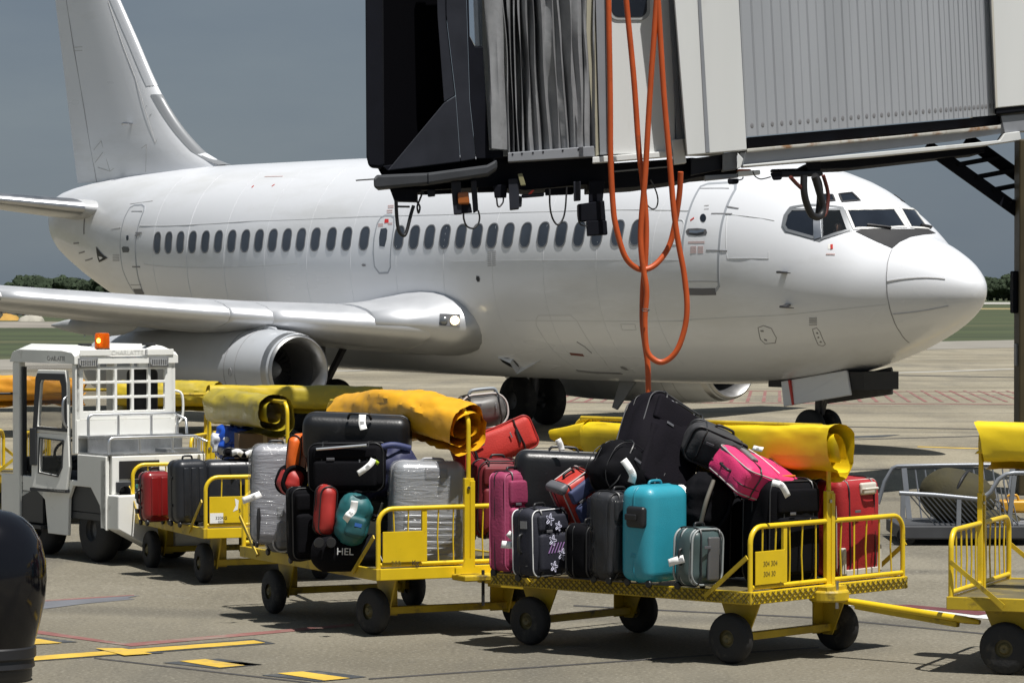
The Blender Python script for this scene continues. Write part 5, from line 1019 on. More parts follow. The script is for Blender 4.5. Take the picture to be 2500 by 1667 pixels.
papertag(o, [at(924, 1132, 28.9), at(912, 1125, 28.85), at(898, 1142, 28.8), at(905, 1128, 28.85)], .03, I=inv(o), printed=False, name='lime_strap').data.materials[0] = cm('lime_strap', (.42, .6, .03), .5); papertag(o, [at(912, 1120, 28.8), at(905, 1132, 28.78), at(890, 1145, 28.76), at(874, 1156, 28.78)], .05, I=inv(o))
o = empty('duffel_bag', at(866, 1348, 29.02), 0, 'black sports bag printed HEL at the front of the middle cart', 'sports bag', 'sports bags on the baggage carts', rot=(0, 0, R(8))); rbox(.72, .30, .30, .12, 4, 8, (.05, .1, .1), .012, 5, 3).build('body', BLKSOFT, o, smooth=80)
text_mesh('HEL', .085, cm('silver_print', (.55, .55, .56), .5), 'lettering', o, frame((-.10, -.185, .02), (1, 0, -.03), (0, 0, 1)), .004)
for x in (-.32, -.22): MB().lathe([(.01, -.02), (.04, -.02), (.046, 0), (.04, .02), (.01, .02)], frame((x, -.19, .1), (0, -1, 0), (0, 0, 1)), 16, True).build('castor', cm('black_plastic', (0, 0, 0)), o, smooth=40)
MB().tube(spline([(.18, -.17, .1), (.2, -.2, -.02), (.26, -.18, -.13)], 6), .005, 6).build('cord', TAGWHITE, o, smooth=60)
case('dark olive bag leaning between teal pack and silver case', at(925, 1285, 29.35), (.34, .26, .52), (0, 12, 10), cm('dark_olive_fabric', (.022, .024, .014), .8, nz=.3, nscale=6), 'soft', .09, pocket=True, wheels=False, name='travel_bag', cat='bag')
SILV = cm('silver_shell', (.33, .34, .355), .32, metal=.3, nz=.1, nscale=3)
o = case('big silver hard case wrapped in stretch film on the middle cart', at(1040, 1250, 29.1), (.62, .30, .86), (0, 1, 14), SILV, 'hard', .09, top=False, wheels=4, trimc=cm('grey_trim', (.3, .3, .31), .4))
for i in range(7): q = rbox(.5, .02, .03, .009, 2, 2); MB().add([Vector(a) + Vector((.02, -.158, -.36 + i * .055)) for a in q.v], q.f).build('rib', SILV, o, smooth=70)
q = rbox(.2, .03, .09, .02, 3, 3); MB().add([Vector(a) + Vector((.04, -.152, .345)) for a in q.v], q.f).build('handle_recess', cm('grey_recess', (.2, .2, .21), .4), o, smooth=70); handle((-.06, -.02, .425), (.14, -.02, .425), (0, 0, 1), .035, .012).build('handle', cm('grey_trim', (0, 0, 0)), o, smooth=60); film(o, .605, .33, .86, .1)
o = case('bright red soft case slanting on top at the right of the middle cart', at(1208, 1088, 29.6), (.74, .22, .30), (-6, -24, 12), cm('bright_red_fabric', (.45, .022, .014), .6, nz=.12, bump=.25, bscale=70), 'soft', .05, pocket=None, trimc=cm('red_piping', (.36, .02, .015), .5), wheels=False, top=False)
for x in (-.2, .2): MB().beam((x, -.125, -.06), (x + .01, -.125, .06), .018, .02).build('strap_slot', cm('black_plastic', (0, 0, 0)), o)
o = case('taupe grey case with pale zip bands crowning the middle cart', at(1172, 1005, 29.9), (.44, .34, .30), (-6, -6, 18), cm('taupe_shell', (.10, .095, .09), .45, nz=.12), 'soft', .1, trimc=cm('pale_band', (.48, .44, .42), .5), rad=.009, pocket=None, wheels=False, top=False)
handle((-.12, -.1, .14), (.14, -.1, .14), (0, -.3, 1), .05, .016).build('handle', cm('grey_handle', (.22, .25, .28), .4), o, smooth=60); papertag(o, [at(1152, 1010, 29.5), at(1156, 1030, 29.45), at(1158, 1054, 29.5)], .05, I=inv(o))
case('dark crimson case standing in shadow at the right end of the middle cart', at(1212, 1215, 29.3), (.42, .26, .66), (0, 2, 20), cm('dark_crimson_fabric', (.16, .008, .016), .65, nz=.15), 'soft', .07, pocket=True)
case('big black soft case buried behind the teal day pack', at(880, 1215, 29.75), (.72, .3, .56), (0, 5, 4), BLKSOFT, 'soft', .09, pocket=True, wheels=False, top=False)  # generic black case added to fill the darkness deep in the heap
case('black duffel lying low between the HEL bag and the silver case', at(968, 1335, 29.25), (.34, .3, .34), (0, -6, 8), BLKSOFT, 'soft', .1, pocket=None, wheels=False, top=False, name='duffel_bag', cat='sports bag')
# ---- end cart
o = case('small red and black trolley at the left front of the end cart', stand(378, 1278, .50, .56), (.30, .26, .50), (0, 0, 28), cm('glossy_red_shell', (.20, .010, .010), .3, nz=.1, coat=.4), 'hard', .07, ribs=2, trimc=cm('black_plastic', (0, 0, 0)), sideh=True, wheels=4)
for z in (-.15, 0, .15): MB().box((-.16, .08, z), (.03, .06, .05)).build('latch', cm('black_plastic', (0, 0, 0)), o, bevel=.006)
case('ribbed black hard case second from the left on the end cart', at(458, 1198, 33.95), (.34, .32, .62), (0, 0, 30), GREYH, 'hard', .07, ribs=3, wheels=4)
case('wide charcoal hard case behind the barcode plate of the end cart', at(566, 1200, 34.15), (.60, .32, .64), (0, 0, 14), GREYH, 'hard', .08, ribs=0, wheels=4, sideh=True)
o = case('black bag with white airline tags on top of the charcoal hard case', at(588, 1106, 34.1), (.34, .14, .08), (0, 4, 5), BLKSOFT, 'soft', .035, pocket=None, wheels=False, top=False, name='tripod_bag', cat='bag')
papertag(o, [at(566, 1106, 33.95), at(580, 1102, 33.9), at(592, 1110, 33.95)], .06, I=inv(o), printed=False); papertag(o, [at(600, 1110, 33.9), at(614, 1104, 33.9), at(626, 1106, 33.95)], .06, I=inv(o), printed=False)
o = empty('cardboard_box', at(632, 1088, 34.7), 0, 'brown cardboard box with a small label under the olive cover', 'box', rot=(0, 0, R(12))); CB = cm('cardboard', (.23, .15, .085), .85, nz=.12, nscale=6)
MB().box((0, 0, 0), (.46, .34, .26)).build('carton', CB, o, bevel=.004); MB().box((0, 0, .131), (.46, .05, .002)).build('tape', cm('parcel_tape', (.42, .33, .2), .35), o); MB().box((-.1, -.171, -.04), (.07, .002, .05)).build('sticker', TAGWHITE, o); MB().box((.04, -.171, .05), (.04, .002, .16)).build('tape', _mats['parcel_tape'], o)
o = empty('plastic_sack', at(575, 1080, 35.1), 0, 'shiny blue plastic sack beside the cardboard box', 'sack'); rbox(.42, .3, .32, .12, 4, 10, (.1, .1, .1), .05, 7, 5).build('sack', cm('blue_plastic', (.012, .07, .42), .22, nz=.25, nscale=5, bump=.6, bscale=14, coat=.3), o, smooth=50); rbox(.2, .1, .2, .05, 3, 6, (0, 0, 0), .04, 9, 2).build('white_lining', cm('white_plastic', (.6, .62, .66), .3), o, smooth=50, loc=(-.14, -.1, -.02))
# ------------------------------------------------------------------ the baggage tug
TW = mat('tug_white_paint', (.83, .83, .79), .32, nz=.05, nscale=2, coat=.25, dirt=(.40, .37, .31), dirtamt=.5, dscale=4.5, dthr=.6)
TG = mat('tug_dark_frame', (.03, .032, .036), .45)
CHK = mat('checker_plate', (.42, .43, .44), .32, metal=.9, nz=.25, nscale=5, bump=.5, bscale=60)
TUG = empty('baggage_tug', (-4.52, 36.05, gz(36.05)), R(-55), 'white baggage tug with open door, grille guard and amber roof beacon', 'tug'); TM = Matrix.Translation(TUG.location) @ Matrix.Rotation(R(-55), 4, 'Z')
WT = 1.2
# chassis: cab floor pan, body with wheel arches cut as openings, rear counterweight
def side_plate(y, t, name='body_side'):
    a1 = [(-.02 - .36 * 1.0 * math.cos(q), .34 + .42 * math.sin(q)) for q in np.linspace(0, PI, 9)]
    poly = [(-2.0, .30), (-1.62, .30)] + [(-1.5, .62), (-1.18, .72), (-.95, .62), (-.88, .26), (-.42, .26), (-.40, .66), (-.30, .80), (.10, .80), (.30, .62), (.36, .40), (.44, .36), (.44, 1.14), (-.2, 1.14), (-.2, .86), (-2.0, .86)]
    return MB().prism(poly, (0, y, 0), (1, 0, 0), (0, 0, 1), (0, 1, 0), t).build(name, TW, TUG, bevel=.008)
side_plate(0, .04); side_plate(WT - .04, .04)
MB().box2((-1.95, .05, .45), (.43, WT - .05, .52)).build('floor_pan', TG, TUG); MB().box2((-.62, .05, .53), (.40, WT - .05, .80)).build('engine_bay', TG, TUG)
MB().box2((.40, .06, .74), (.47, WT - .04, 1.14)).build('rear_panel', TW, TUG, bevel=.01)
MB().prism([(.02, .38), (.46, .15), (WT, .15), (WT, .74), (.02, .74)], (.44, 0, 0), (0, 1, 0), (0, 0, 1), (1, 0, 0), .24).build('counterweight', TW, TUG, bevel=.015)
MB().prism([(.62, .15), (WT - .1, .15), (WT - .1, .42), (.62, .42)], (.69, 0, 0), (0, 1, 0), (0, 0, 1), (1, 0, 0), .12).build('hitch_block', TW, TUG, bevel=.012)
MB().prism([(0, 1.10), (.05, 1.10), (.05, .74), (0, .38)], (.32, .0, 0), (0, 1, 0), (0, 0, 1), (1, 0, 0), .11).build('corner_post', TW, TUG, bevel=.008)
pn = MB().box2((.472, .14, .90), (.482, .62, 1.09)).build('vent_panel', BLACK, TUG, bevel=.004); MB().box2((.472, .10, .76), (.50, .86, .87)).build('control_panel', TG, TUG, bevel=.004)
MB().lathe([(.004, 0), (.022, .005), (.026, .02), (.02, .035), (.004, .038)], frame((.50, .56, .815), (1, 0, 0), (0, 1, 0)), 16).build('stop_button', mat('red_button', (.5, .03, .02), .4), TUG)
for y in (.34, .42): MB().lathe([(.004, .012), (.02, .01), (.024, 0)], frame((.50, y, .82), (1, 0, 0), (0, 1, 0)), 14).build('indicator', mat('green_lens', (.03, .12, .10), .3), TUG)
MB().lathe([(.02, 0), (.035, .02), (.06, .08), (.065, .1)], frame((.49, .17, .80), (1, -.2, -.3), (0, 1, 0)), 18).build('horn', BLACK, TUG, smooth=60)
for sx, yy in ((.0, .17), (.0, WT - .17), (-1.22, .17), (-1.22, WT - .17)):
    M = Matrix.Translation((sx, yy, .34 if sx == 0 else .32)) @ Matrix.Rotation(PI / 2, 4, 'Z'); rr_ = .34 if sx == 0 else .32
    w = MB().lathe([(rr_ * a, .22 * c) for a, c in TYRE], M, 32).build('wheel', RUBBER, TUG, smooth=50); MB().lathe([(.02, .03), (.08, .05), (.1, .02), (.17, .03), (.2, .09), (.2, -.09), (.17, -.03), (.1, -.02), (.08, -.05), (.02, -.03)], M, 24).build('rim', mat('tug_rim', (.10, .10, .1), .5), w, smooth=40)
# rear deck of checker plate, rails
MB().box2((-.2, .02, 1.142), (.46, WT - .02, 1.165)).build('deck_plate', CHK, TUG, bevel=.004); MB().box2((-.34, .02, 1.31), (.0, WT - .02, 1.34)).build('deck_step', CHK, TUG, bevel=.004); MB().box2((-.02, .03, 1.166), (-.005, WT - .03, 1.308)).build('step_riser', CHK, TUG)
for x, z0, z1_ in ((-.06, 1.34, 1.56), (.40, 1.166, 1.33)):
    rl = MB().tube([(x, .06, z0), (x, .06, z1_ - .05)] + arc((x, .11, z1_ - .05), .05, PI, PI / 2, 4, (0, 1, 0), (0, 0, 1)) + arc((x, WT - .11, z1_ - .05), .05, PI / 2, 0, 4, (0, 1, 0), (0, 0, 1)) + [(x, WT - .06, z0)], .017, 8).build('rail', ALU, TUG, smooth=60)
    for y in (.42, .82): MB().cyl((x, y, z0), (x, y, z1_ - .01), .015).build('rail_post', ALU, rl, smooth=60)
    MB().tube([(x, WT - .06, z1_ - .02), (x + .12, WT - .02, z1_ - .06), (x + .14, WT - .02, z0)], .015, 8).build('rail_stay', ALU, rl, smooth=60)
MB().box2((.15, .75, 1.166), (.40, 1.15, 1.20)).build('hatch', CHK, TUG, bevel=.004)
# cab: pillars, rear guard with punched windows, roof, door, seat, wheel
zc0, zc1 = 1.50, 2.32
cuts = []
for r_, (za, zb_) in enumerate(((1.595, 1.725), (1.755, 1.885), (1.915, 2.035))):
    for c in range(5): cuts.append((.085 + c * .205, .085 + c * .205 + .172, za, zb_))
cuts += [(.205, .262, 2.065, 2.155), (.29, .462, 2.065, 2.155), (.495, .667, 2.065, 2.155), (.70, .757, 2.065, 2.155)]
ys_ = sorted({0., WT} | {c[0] for c in cuts} | {c[1] for c in cuts}); zs_ = sorted({zc0, zc1 - .14} | {c[2] for c in cuts} | {c[3] for c in cuts})
gb = MB()
def solid(y, z): return not any(a < y < b and c < z < d for a, b, c, d in cuts)
ci = [(i, j) for i in range(len(ys_) - 1) for j in range(len(zs_) - 1) if solid((ys_[i] + ys_[i + 1]) / 2, (zs_[j] + zs_[j + 1]) / 2)]; cset = set(ci); bm = bmesh.new(); vc = {}
def gv(x, i, j):
    k = (x, i, j)
    if k not in vc: vc[k] = bm.verts.new((x, ys_[i], zs_[j]))
    return vc[k]
for i, j in ci:
    bm.faces.new((gv(-.22, i, j), gv(-.22, i + 1, j), gv(-.22, i + 1, j + 1), gv(-.22, i, j + 1))); bm.faces.new((gv(-.26, i, j + 1), gv(-.26, i + 1, j + 1), gv(-.26, i + 1, j), gv(-.26, i, j)))
    for di, dj, e in ((-1, 0, ((0, 0), (0, 1))), (1, 0, ((1, 1), (1, 0))), (0, -1, ((1, 0), (0, 0))), (0, 1, ((0, 1), (1, 1)))):
        if (i + di, j + dj) not in cset:
            (a, b_), (c, d_) = e; bm.faces.new((gv(-.22, i + a, j + b_), gv(-.22, i + c, j + d_), gv(-.26, i + c, j + d_), gv(-.26, i + a, j + b_)))
me = D.meshes.new('rear_guard'); bmesh.ops.recalc_face_normals(bm, faces=bm.faces); bm.to_mesh(me); bm.free(); me.materials.append(TW); RG = link('rear_guard', me, TUG); k = RG.modifiers.new('bevel', 'BEVEL'); k.width = .012; k.segments = 2; k.limit_method = 'ANGLE'; k.angle_limit = R(60)
MB().box2((-.30, .0, 1.15), (-.21, WT, zc0 - .002)).build('rear_wall', TW, TUG)
for y in (-.05 + .06, .87):
    lm = MB().box2((-.222, y, 2.055), (-.19, y + .24, 2.165)).build('work_lamp', mat('lamp_recess', (.30, .30, .30), .3, metal=.5), TUG, bevel=.006)
    MB().prism(rrect(.22, .075, .036, 5, 0, 0), (-.189, y + .12, 2.11), (0, 1, 0), (0, 0, 1), (1, 0, 0), .012).build('lens', mat('lamp_lens', (.7, .7, .7), .12, metal=.6, bump=.6, bscale=60), lm)
    for q in range(9): MB().box((-.175, y + .03 + q * .0225, 2.11), (.008, .007, .06)).build('lens_bar', TG, lm)
# roof: arched shells at both sides, flat middle
rb = MB(); rr = []
for x, dz in ((-1.72, -.10), (-1.66, -.01), (-1.5, .02), (-.5, .02), (-.26, 0), (-.20, -.04)):
    top = [(y, 2.20 + dz + .085 * (math.exp(-((y - .16) / .15) ** 2) + math.exp(-((y - WT + .16) / .15) ** 2))) for y in np.linspace(-.03, WT + .03, 17)]
    rr.append([Vector((x, y, z)) for y, z in top] + [Vector((x, WT + .03, 2.10)), Vector((x, -.03, 2.10))])
rb.rings(rr).build('roof', TW, TUG, smooth=45)
MB().box2((-.198, .03, 2.185), (-.188, WT - .03, 2.25)).build('header', TW, TUG, bevel=.006)
text_mesh('CHARLATTE', .07, mat('faded_letter', (.66, .66, .63), .5), 'lettering', TUG, frame((-.186, .60, 2.215), (0, 1, 0), (0, 0, 1))); text_mesh('E', .08, mat('dark_letter', (.22, .22, .22), .5), 'lettering', TUG, frame((-.1855, .83, 2.215), (0, 1, 0), (0, 0, 1)))
text_mesh('CHARLATTE', .075, _mats['dark_letter'], 'lettering', TUG, frame((-.62, -.0325, 2.15), (1, 0, 0), (0, 0, 1)))
PIL = mat('tug_shade_white', (.62, .62, .60), .35, nz=.05) if False else TW
MB().box2((-1.68, -.02, .30), (-1.52, .06, 2.10)).build('front_pillar', TW, TUG, bevel=.012); MB().box2((-1.50, .0, .32), (-1.47, .05, 2.05)).build('door_seal', TG, TUG)
MB().box2((-1.68, WT - .06, .30), (-1.54, WT, 2.10)).build('front_pillar', TW, TUG, bevel=.012)
MB().box2((-.30, -.01, 1.14), (-.22, .05, 2.10)).build('rear_pillar', TW, TUG, bevel=.01); MB().box2((-.30, WT - .05, 1.14), (-.22, WT + .01, 2.10)).build('rear_pillar', TW, TUG, bevel=.01)
MB().box2((-1.70, 0, .30), (-1.66, WT, 1.05)).build('front_wall', TW, TUG); MB().box2((-1.69, .06, 1.05), (-1.675, WT - .06, 2.06)).build('windscreen', glass('tug_glass', (.05, .06, .06), .18, .05), TUG)
MB().box2((-1.5, WT - .05, .5), (-.32, WT - .01, 1.15)).build('far_door', TW, TUG, bevel=.01)
# near door, swung a little outward: frame with two glazed openings
DR = empty('door', (-.33, -.03, 0), 0); DR.parent = TUG; DR.rotation_euler = (0, 0, R(12))
def door_piece(polys, m, y, t, name):
    b = MB()
    for q in polys: b.prism(q, (0, y, 0), (1, 0, 0), (0, 0, 1), (0, 1, 0), t)
    return b
outer = [(-.62, .86), (-.04, .78), (-.0, 1.2), (-.03, 1.95), (-.1, 2.06), (-.52, 2.04), (-.60, 1.4)]
def framed(outer, inner, y, t):      # ring between an outer and an inner outline with the same number of corners
    b = MB(); n = len(outer); P = lambda q, yy: [Vector((a, yy, c)) for a, c in q]
    o0, o1, i0, i1 = P(outer, y), P(outer, y + t), P(inner, y), P(inner, y + t); b.add(o0 + o1 + i0 + i1, [f for i in range(n) for j in [(i + 1) % n] for f in ((i, j, 2 * n + j, 2 * n + i), (n + i, 3 * n + i, 3 * n + j, n + j), (i, n + i, n + j, j), (2 * n + i, 2 * n + j, 3 * n + j, 3 * n + i))]); return b
up_o = [(-.60, 1.36), (-.02, 1.34), (-.03, 1.90), (-.06, 2.03), (-.52, 2.03), (-.55, 1.97)]; up_i = [(-.53, 1.42), (-.10, 1.41), (-.11, 1.86), (-.14, 1.92), (-.46, 1.92), (-.48, 1.88)]
lo_o = [(-.64, .76), (-.06, .72), (.0, 1.0), (-.02, 1.34), (-.60, 1.355), (-.62, 1.2)]; lo_i = [(-.50, .93), (-.19, .90), (-.12, 1.0), (-.10, 1.27), (-.48, 1.29), (-.49, 1.2)]
framed(up_o, up_i, 0, .045).build('upper_frame', TW, DR, bevel=.006); framed([(x * .985 - .005, 1.665 + (z - 1.665) * .9) for x, z in up_o], up_i, -.012, .01).build('upper_seal', TG, DR); framed(lo_o, lo_i, 0, .045).build('lower_frame', TW, DR, bevel=.006); framed([(-.315 + (x + .315) * 1.08, 1.1 + (z - 1.1) * 1.08) for x, z in lo_i], lo_i, -.008, .008).build('lower_seal', TG, DR)
PG = glass('door_glass', (.08, .09, .09), .16, .04); MB().prism(up_i, (0, .02, 0), (1, 0, 0), (0, 0, 1), (0, 1, 0), .006).build('pane', PG, DR); MB().prism(lo_i, (0, .02, 0), (1, 0, 0), (0, 0, 1), (0, 1, 0), .006).build('pane', PG, DR)
MB().box2((-.66, .0, .72), (-.04, .05, .755)).build('sill', TG, DR); MB().box2((-.63, -.03, 1.0), (-.53, -.002, 1.4)).build('lock_box', TG, DR, bevel=.006); MB().tube(spline([(-.02, -.01, 1.75), (-.01, -.07, 1.7), (-.01, -.07, 1.5), (-.02, -.01, 1.42)], 4), .014, 8).build('grab_handle', DULLALU, DR, smooth=60)
MB().tube(spline([(-.235, WT + .0, 1.8), (-.2, WT + .08, 1.75), (-.2, WT + .08, 1.5), (-.235, WT, 1.42)], 4), .014, 8).build('grab_handle', TW, TUG, smooth=60)
# inside
q = rbox(.42, .46, .16, .05, 3, 3); MB().add([Vector(a) + Vector((-.72, .42, .85)) for a in q.v], q.f).build('seat', BLACK, TUG, smooth=70); q = rbox(.12, .44, .6, .05, 3, 3); MB().add([Vector(a) + Vector((-.48, .42, 1.2)) for a in q.v], q.f).build('seat_back', BLACK, TUG, smooth=70); q = rbox(.12, .36, .9, .05, 3, 3); MB().add([Vector(a) + Vector((-.44, .92, 1.58)) for a in q.v], q.f).build('seat_back', BLACK, TUG, smooth=70)
MB().tube([Vector((-1.2, .42, 1.12)) + Vector((.06 * math.sin(t), .17 * math.cos(t), .17 * math.sin(t) * .75)) for t in np.linspace(0, 2 * PI, 22, False)], .016, 8, True).build('steering_wheel', BLACK, TUG, smooth=60); MB().cyl((-1.45, .42, .9), (-1.2, .42, 1.12), .03).build('steering_column', TG, TUG); MB().box2((-1.64, .08, .9), (-1.42, WT - .08, 1.06)).build('dashboard', TG, TUG, bevel=.02)
# beacon, mirror, horn plate
bx = (-.42, .42); MB().lathe([(.002, 0), (.085, 0), (.085, .04), (.07, .07)], frame((bx[0], bx[1], 2.21), (0, 0, 1), (1, 0, 0)), 24).build('beacon_base', TG, TUG, smooth=40)
AMB = D.materials.new('amber_lens'); AMB.use_nodes = True; b_ = AMB.node_tree.nodes['Principled BSDF']; b_.inputs['Base Color'].default_value = (.75, .14, .008, 1); b_.inputs['Roughness'].default_value = .15; b_.inputs['Transmission Weight'].default_value = .55; b_.inputs['IOR'].default_value = 1.2
MB().lathe([(.078, .04), (.082, .06), (.078, .2), (.07, .215), (.002, .22)], frame((bx[0], bx[1], 2.21), (0, 0, 1), (1, 0, 0)), 24).build('beacon', AMB, TUG, smooth=50)
MB().lathe([(.002, .11), (.016, .115), (.02, .135), (.016, .155), (.002, .16)], frame((bx[0] + .05, bx[1] - .07, 2.21), (0, 0, 1), (1, 0, 0)), 12).build('bulb', emit('beacon_bulb', (1, .5, .06), 6), TUG)
for y in (.2, .98): MB().box((-.40, y, 2.30), (.1, .12, .025)).build('roof_clip', BLACK, TUG, bevel=.006)
q = rbox(.05, .20, .22, .02, 3, 3); MB().add([Vector(a) + Vector((-1.78, -.28, 1.75)) for a in q.v], q.f).build('mirror', BLACK, TUG, smooth=60); MB().cyl((-1.7, .0, 1.75), (-1.77, -.2, 1.75), .014).build('mirror_arm', BLACK, TUG)
MB().box2((-1.49, -.05, .30), (-.95, .10, .34)).build('step', TG, TUG); MB().box2((-1.48, .0, .36), (-1.0, .03, .70)).build('step_well', TG, TUG)
# ------------------------------------------------------------------ the passenger boarding bridge
BR = empty('boarding_bridge', (2.9, 42, 0), 0, 'white passenger boarding bridge hanging over the aircraft with ribbed tunnel and grey bellows', 'boarding bridge')
BI = Matrix.Translation((2.9, 42, 0)).inverted()
BP = Vector(at(1824, 335, 42.))
class Plane_:
    def __init__(s, deg, slope):
        d = R(deg); s.ex = Vector((math.cos(d), math.sin(d), slope)).normalized(); s.n = Vector((math.sin(d), -math.cos(d), 0)); s.up = s.ex.cross(s.n) * -1
        if s.up.z < 0: s.up = -s.up
    def p(s, u, v, off=0.):
        r = ray(u, v); o = Vector((0, 0, H)); t = (BP + s.n * off - o).dot(s.n) / r.dot(s.n); return o + r * t
CB, TN = Plane_(35, .075), Plane_(50, .088)
def bp(pl, name, pts, m, off=0., t=.08, par=BR, bevel=.01, back=None):
    """panel whose front outline is seen at pts, t metres thick"""
    a = [BI @ pl.p(u, v, off) for u, v in pts]; b = [q + Vector((0, t, 0)) for q in a]; n = len(a)
    return MB().add(a + b, [tuple(range(n)), tuple(range(2 * n - 1, n - 1, -1))] + [(i, (i + 1) % n, n + (i + 1) % n, n + i) for i in range(n)]).build(name, m, par, bevel=bevel)
BW = mat('bridge_white', (.64, .65, .64), .4, nz=.06, nscale=.8, dirt=(.42, .40, .35), dirtamt=.5, dscale=1.1, dthr=.6, stretch=(1, 1, .25))
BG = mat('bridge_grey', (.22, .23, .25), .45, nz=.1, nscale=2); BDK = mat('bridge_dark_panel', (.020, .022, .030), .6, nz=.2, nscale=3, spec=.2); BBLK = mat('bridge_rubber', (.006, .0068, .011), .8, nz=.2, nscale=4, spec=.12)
PVC = mat('bellows_fabric', (.235, .24, .25), .5, nz=.12, nscale=5, bump=.25, bscale=14, dirt=(.12, .12, .12), dirtamt=.4, dscale=3)
RUST = mat('rusty_flange', (.45, .44, .40), .6, nz=.2, nscale=4, dirt=(.22, .10, .03), dirtamt=.9, dscale=3., dthr=.5)
z3 = lambda *p: [(800 + x * .38265, y * .38265) for x, y in p]
z4 = lambda *p: [(1600 + x * .38265, y * .38265) for x, y in p]
TOPV = -230
def bx(pl, name, u0, v0, u1, v1, m, off=-.2, t=.3, bevel=.008, par=BR): return bp(pl, name, [(u0, v0), (u1, v0), (u1, v1), (u0, v1)], m, off, t, par, bevel)
# front bumper, dark interior, side panels
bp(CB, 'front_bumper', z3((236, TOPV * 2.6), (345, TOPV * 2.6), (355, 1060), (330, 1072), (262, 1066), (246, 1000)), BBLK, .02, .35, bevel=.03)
bp(CB, 'interior_shade_slab', z3((340, TOPV * 2.6), (760, TOPV * 2.6), (760, 1000), (380, 1090), (350, 1060)), mat('interior_shade', (.003, .003, .004), .95, spec=.02), -.45, .05)  # near-black slab stands in for the shade inside the cab
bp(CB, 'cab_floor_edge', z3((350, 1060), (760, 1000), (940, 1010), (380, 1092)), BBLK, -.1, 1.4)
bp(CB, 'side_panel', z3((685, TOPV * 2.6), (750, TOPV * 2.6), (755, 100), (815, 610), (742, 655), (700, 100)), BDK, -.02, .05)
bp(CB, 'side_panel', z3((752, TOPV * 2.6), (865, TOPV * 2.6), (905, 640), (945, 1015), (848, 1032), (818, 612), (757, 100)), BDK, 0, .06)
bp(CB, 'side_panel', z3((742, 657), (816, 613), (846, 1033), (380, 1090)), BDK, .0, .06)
bp(CB, 'door_post', z3((867, TOPV * 2.6), (885, TOPV * 2.6), (905, 230), (940, 300), (990, 300), (1030, 960), (1120, 960), (1120, 1010), (947, 1015), (907, 640)), BBLK, -.03, .1)
bp(CB, 'window_pane', z3((880, TOPV * 2.6), (985, TOPV * 2.6), (988, 300), (940, 298), (905, 235)), mat('bridge_pane', (.55, .62, .70), .08, metal=.9), -.10, .02)  # pale blue mirror tint stands in for sky seen through the window
# pale curtain and pleated bellows
def cloth(us_t, us_b, vt, vb, depth, name, m, nv=26, seed=0., wob=4., sub=1):
    n = len(us_t); vs = []; fs = []
    for j in range(nv + 1):
        t = j / nv
        for i in range(n):
            u = us_t[i] * (1 - t) + us_b[i] * t + wob * math.sin(PI * t) * noise.noise(Vector((i * .37, t * 2.2, seed))) * 2; v = vt + (vb[0] + (vb[1] - vb[0]) * i / (n - 1) - vt) * t
            vs.append(BI @ CB.p(u, v, depth[i] * (.75 + .9 * noise.noise(Vector((i * .31, t * 1.3, seed + 8)))) + .05 * noise.noise(Vector((i * .45, t * 3, seed + 3)))))
    for j in range(nv):
        for i in range(n - 1): fs.append((j * n + i, j * n + i + 1, (j + 1) * n + i + 1, (j + 1) * n + i))
    return MB().add(vs, fs).build(name, m, BR, smooth=50)
k_ = 9; cloth([1176 + i * 5.2 for i in range(k_)], [1195 + i * 5.6 for i in range(k_)], TOPV, (362, 366), [.02 + .10 * math.sin(PI * i / (k_ - 1)) for i in range(k_)], 'curtain', PVC, seed=2.)
ut, ub, dp = [], [], []
xt = [1222, 1229, 1235, 1240, 1246, 1251, 1257, 1262, 1268, 1275, 1284, 1292, 1303, 1312, 1325, 1336, 1350, 1361, 1374, 1384, 1397, 1408, 1421, 1432, 1446]
xb = [1240, 1247, 1253, 1258, 1264, 1270, 1276, 1283, 1292, 1303, 1316, 1326, 1340, 1350, 1362, 1370, 1384, 1391, 1403, 1410, 1419, 1426, 1436, 1443, 1452]
for i in range(len(xt)):
    deep = (-.26 + .008 * i) if i % 2 else .0
    ut += [xt[i], xt[i] + 2.2]; ub += [xb[i], xb[i] + 2.2]; dp += [deep - .02 * (i % 3), deep]
cloth(ut, ub, TOPV, (372, 362), dp, 'bellows', PVC, nv=40, seed=6., wob=8.)
bp(CB, 'bellows_sill', z3((1150, 975), (1700, 932), (1705, 1000), (1150, 1035)), BG, .05, .5)
for x in (1180, 1240, 1310, 1375, 1500, 1600): bp(CB, 'bolt', [(800 + (x + a) * .38265, (985 - (x - 1180) * .075 + b) * .38265) for a, b in ((-5, -5), (5, -5), (5, 5), (-5, 5))], BBLK, .056, .01, bevel=0)
bp(CB, 'bellows_post', z3((1660, TOPV * 2.6), (1690, TOPV * 2.6), (1735, 990), (1703, 1000), (1650, 200)), mat('cream_post', (.36, .34, .26), .5), -.03, .08); bp(CB, 'grey_post', z3((1692, TOPV * 2.6), (1770, TOPV * 2.6), (1790, 985), (1737, 990)), BG, .0, .12)
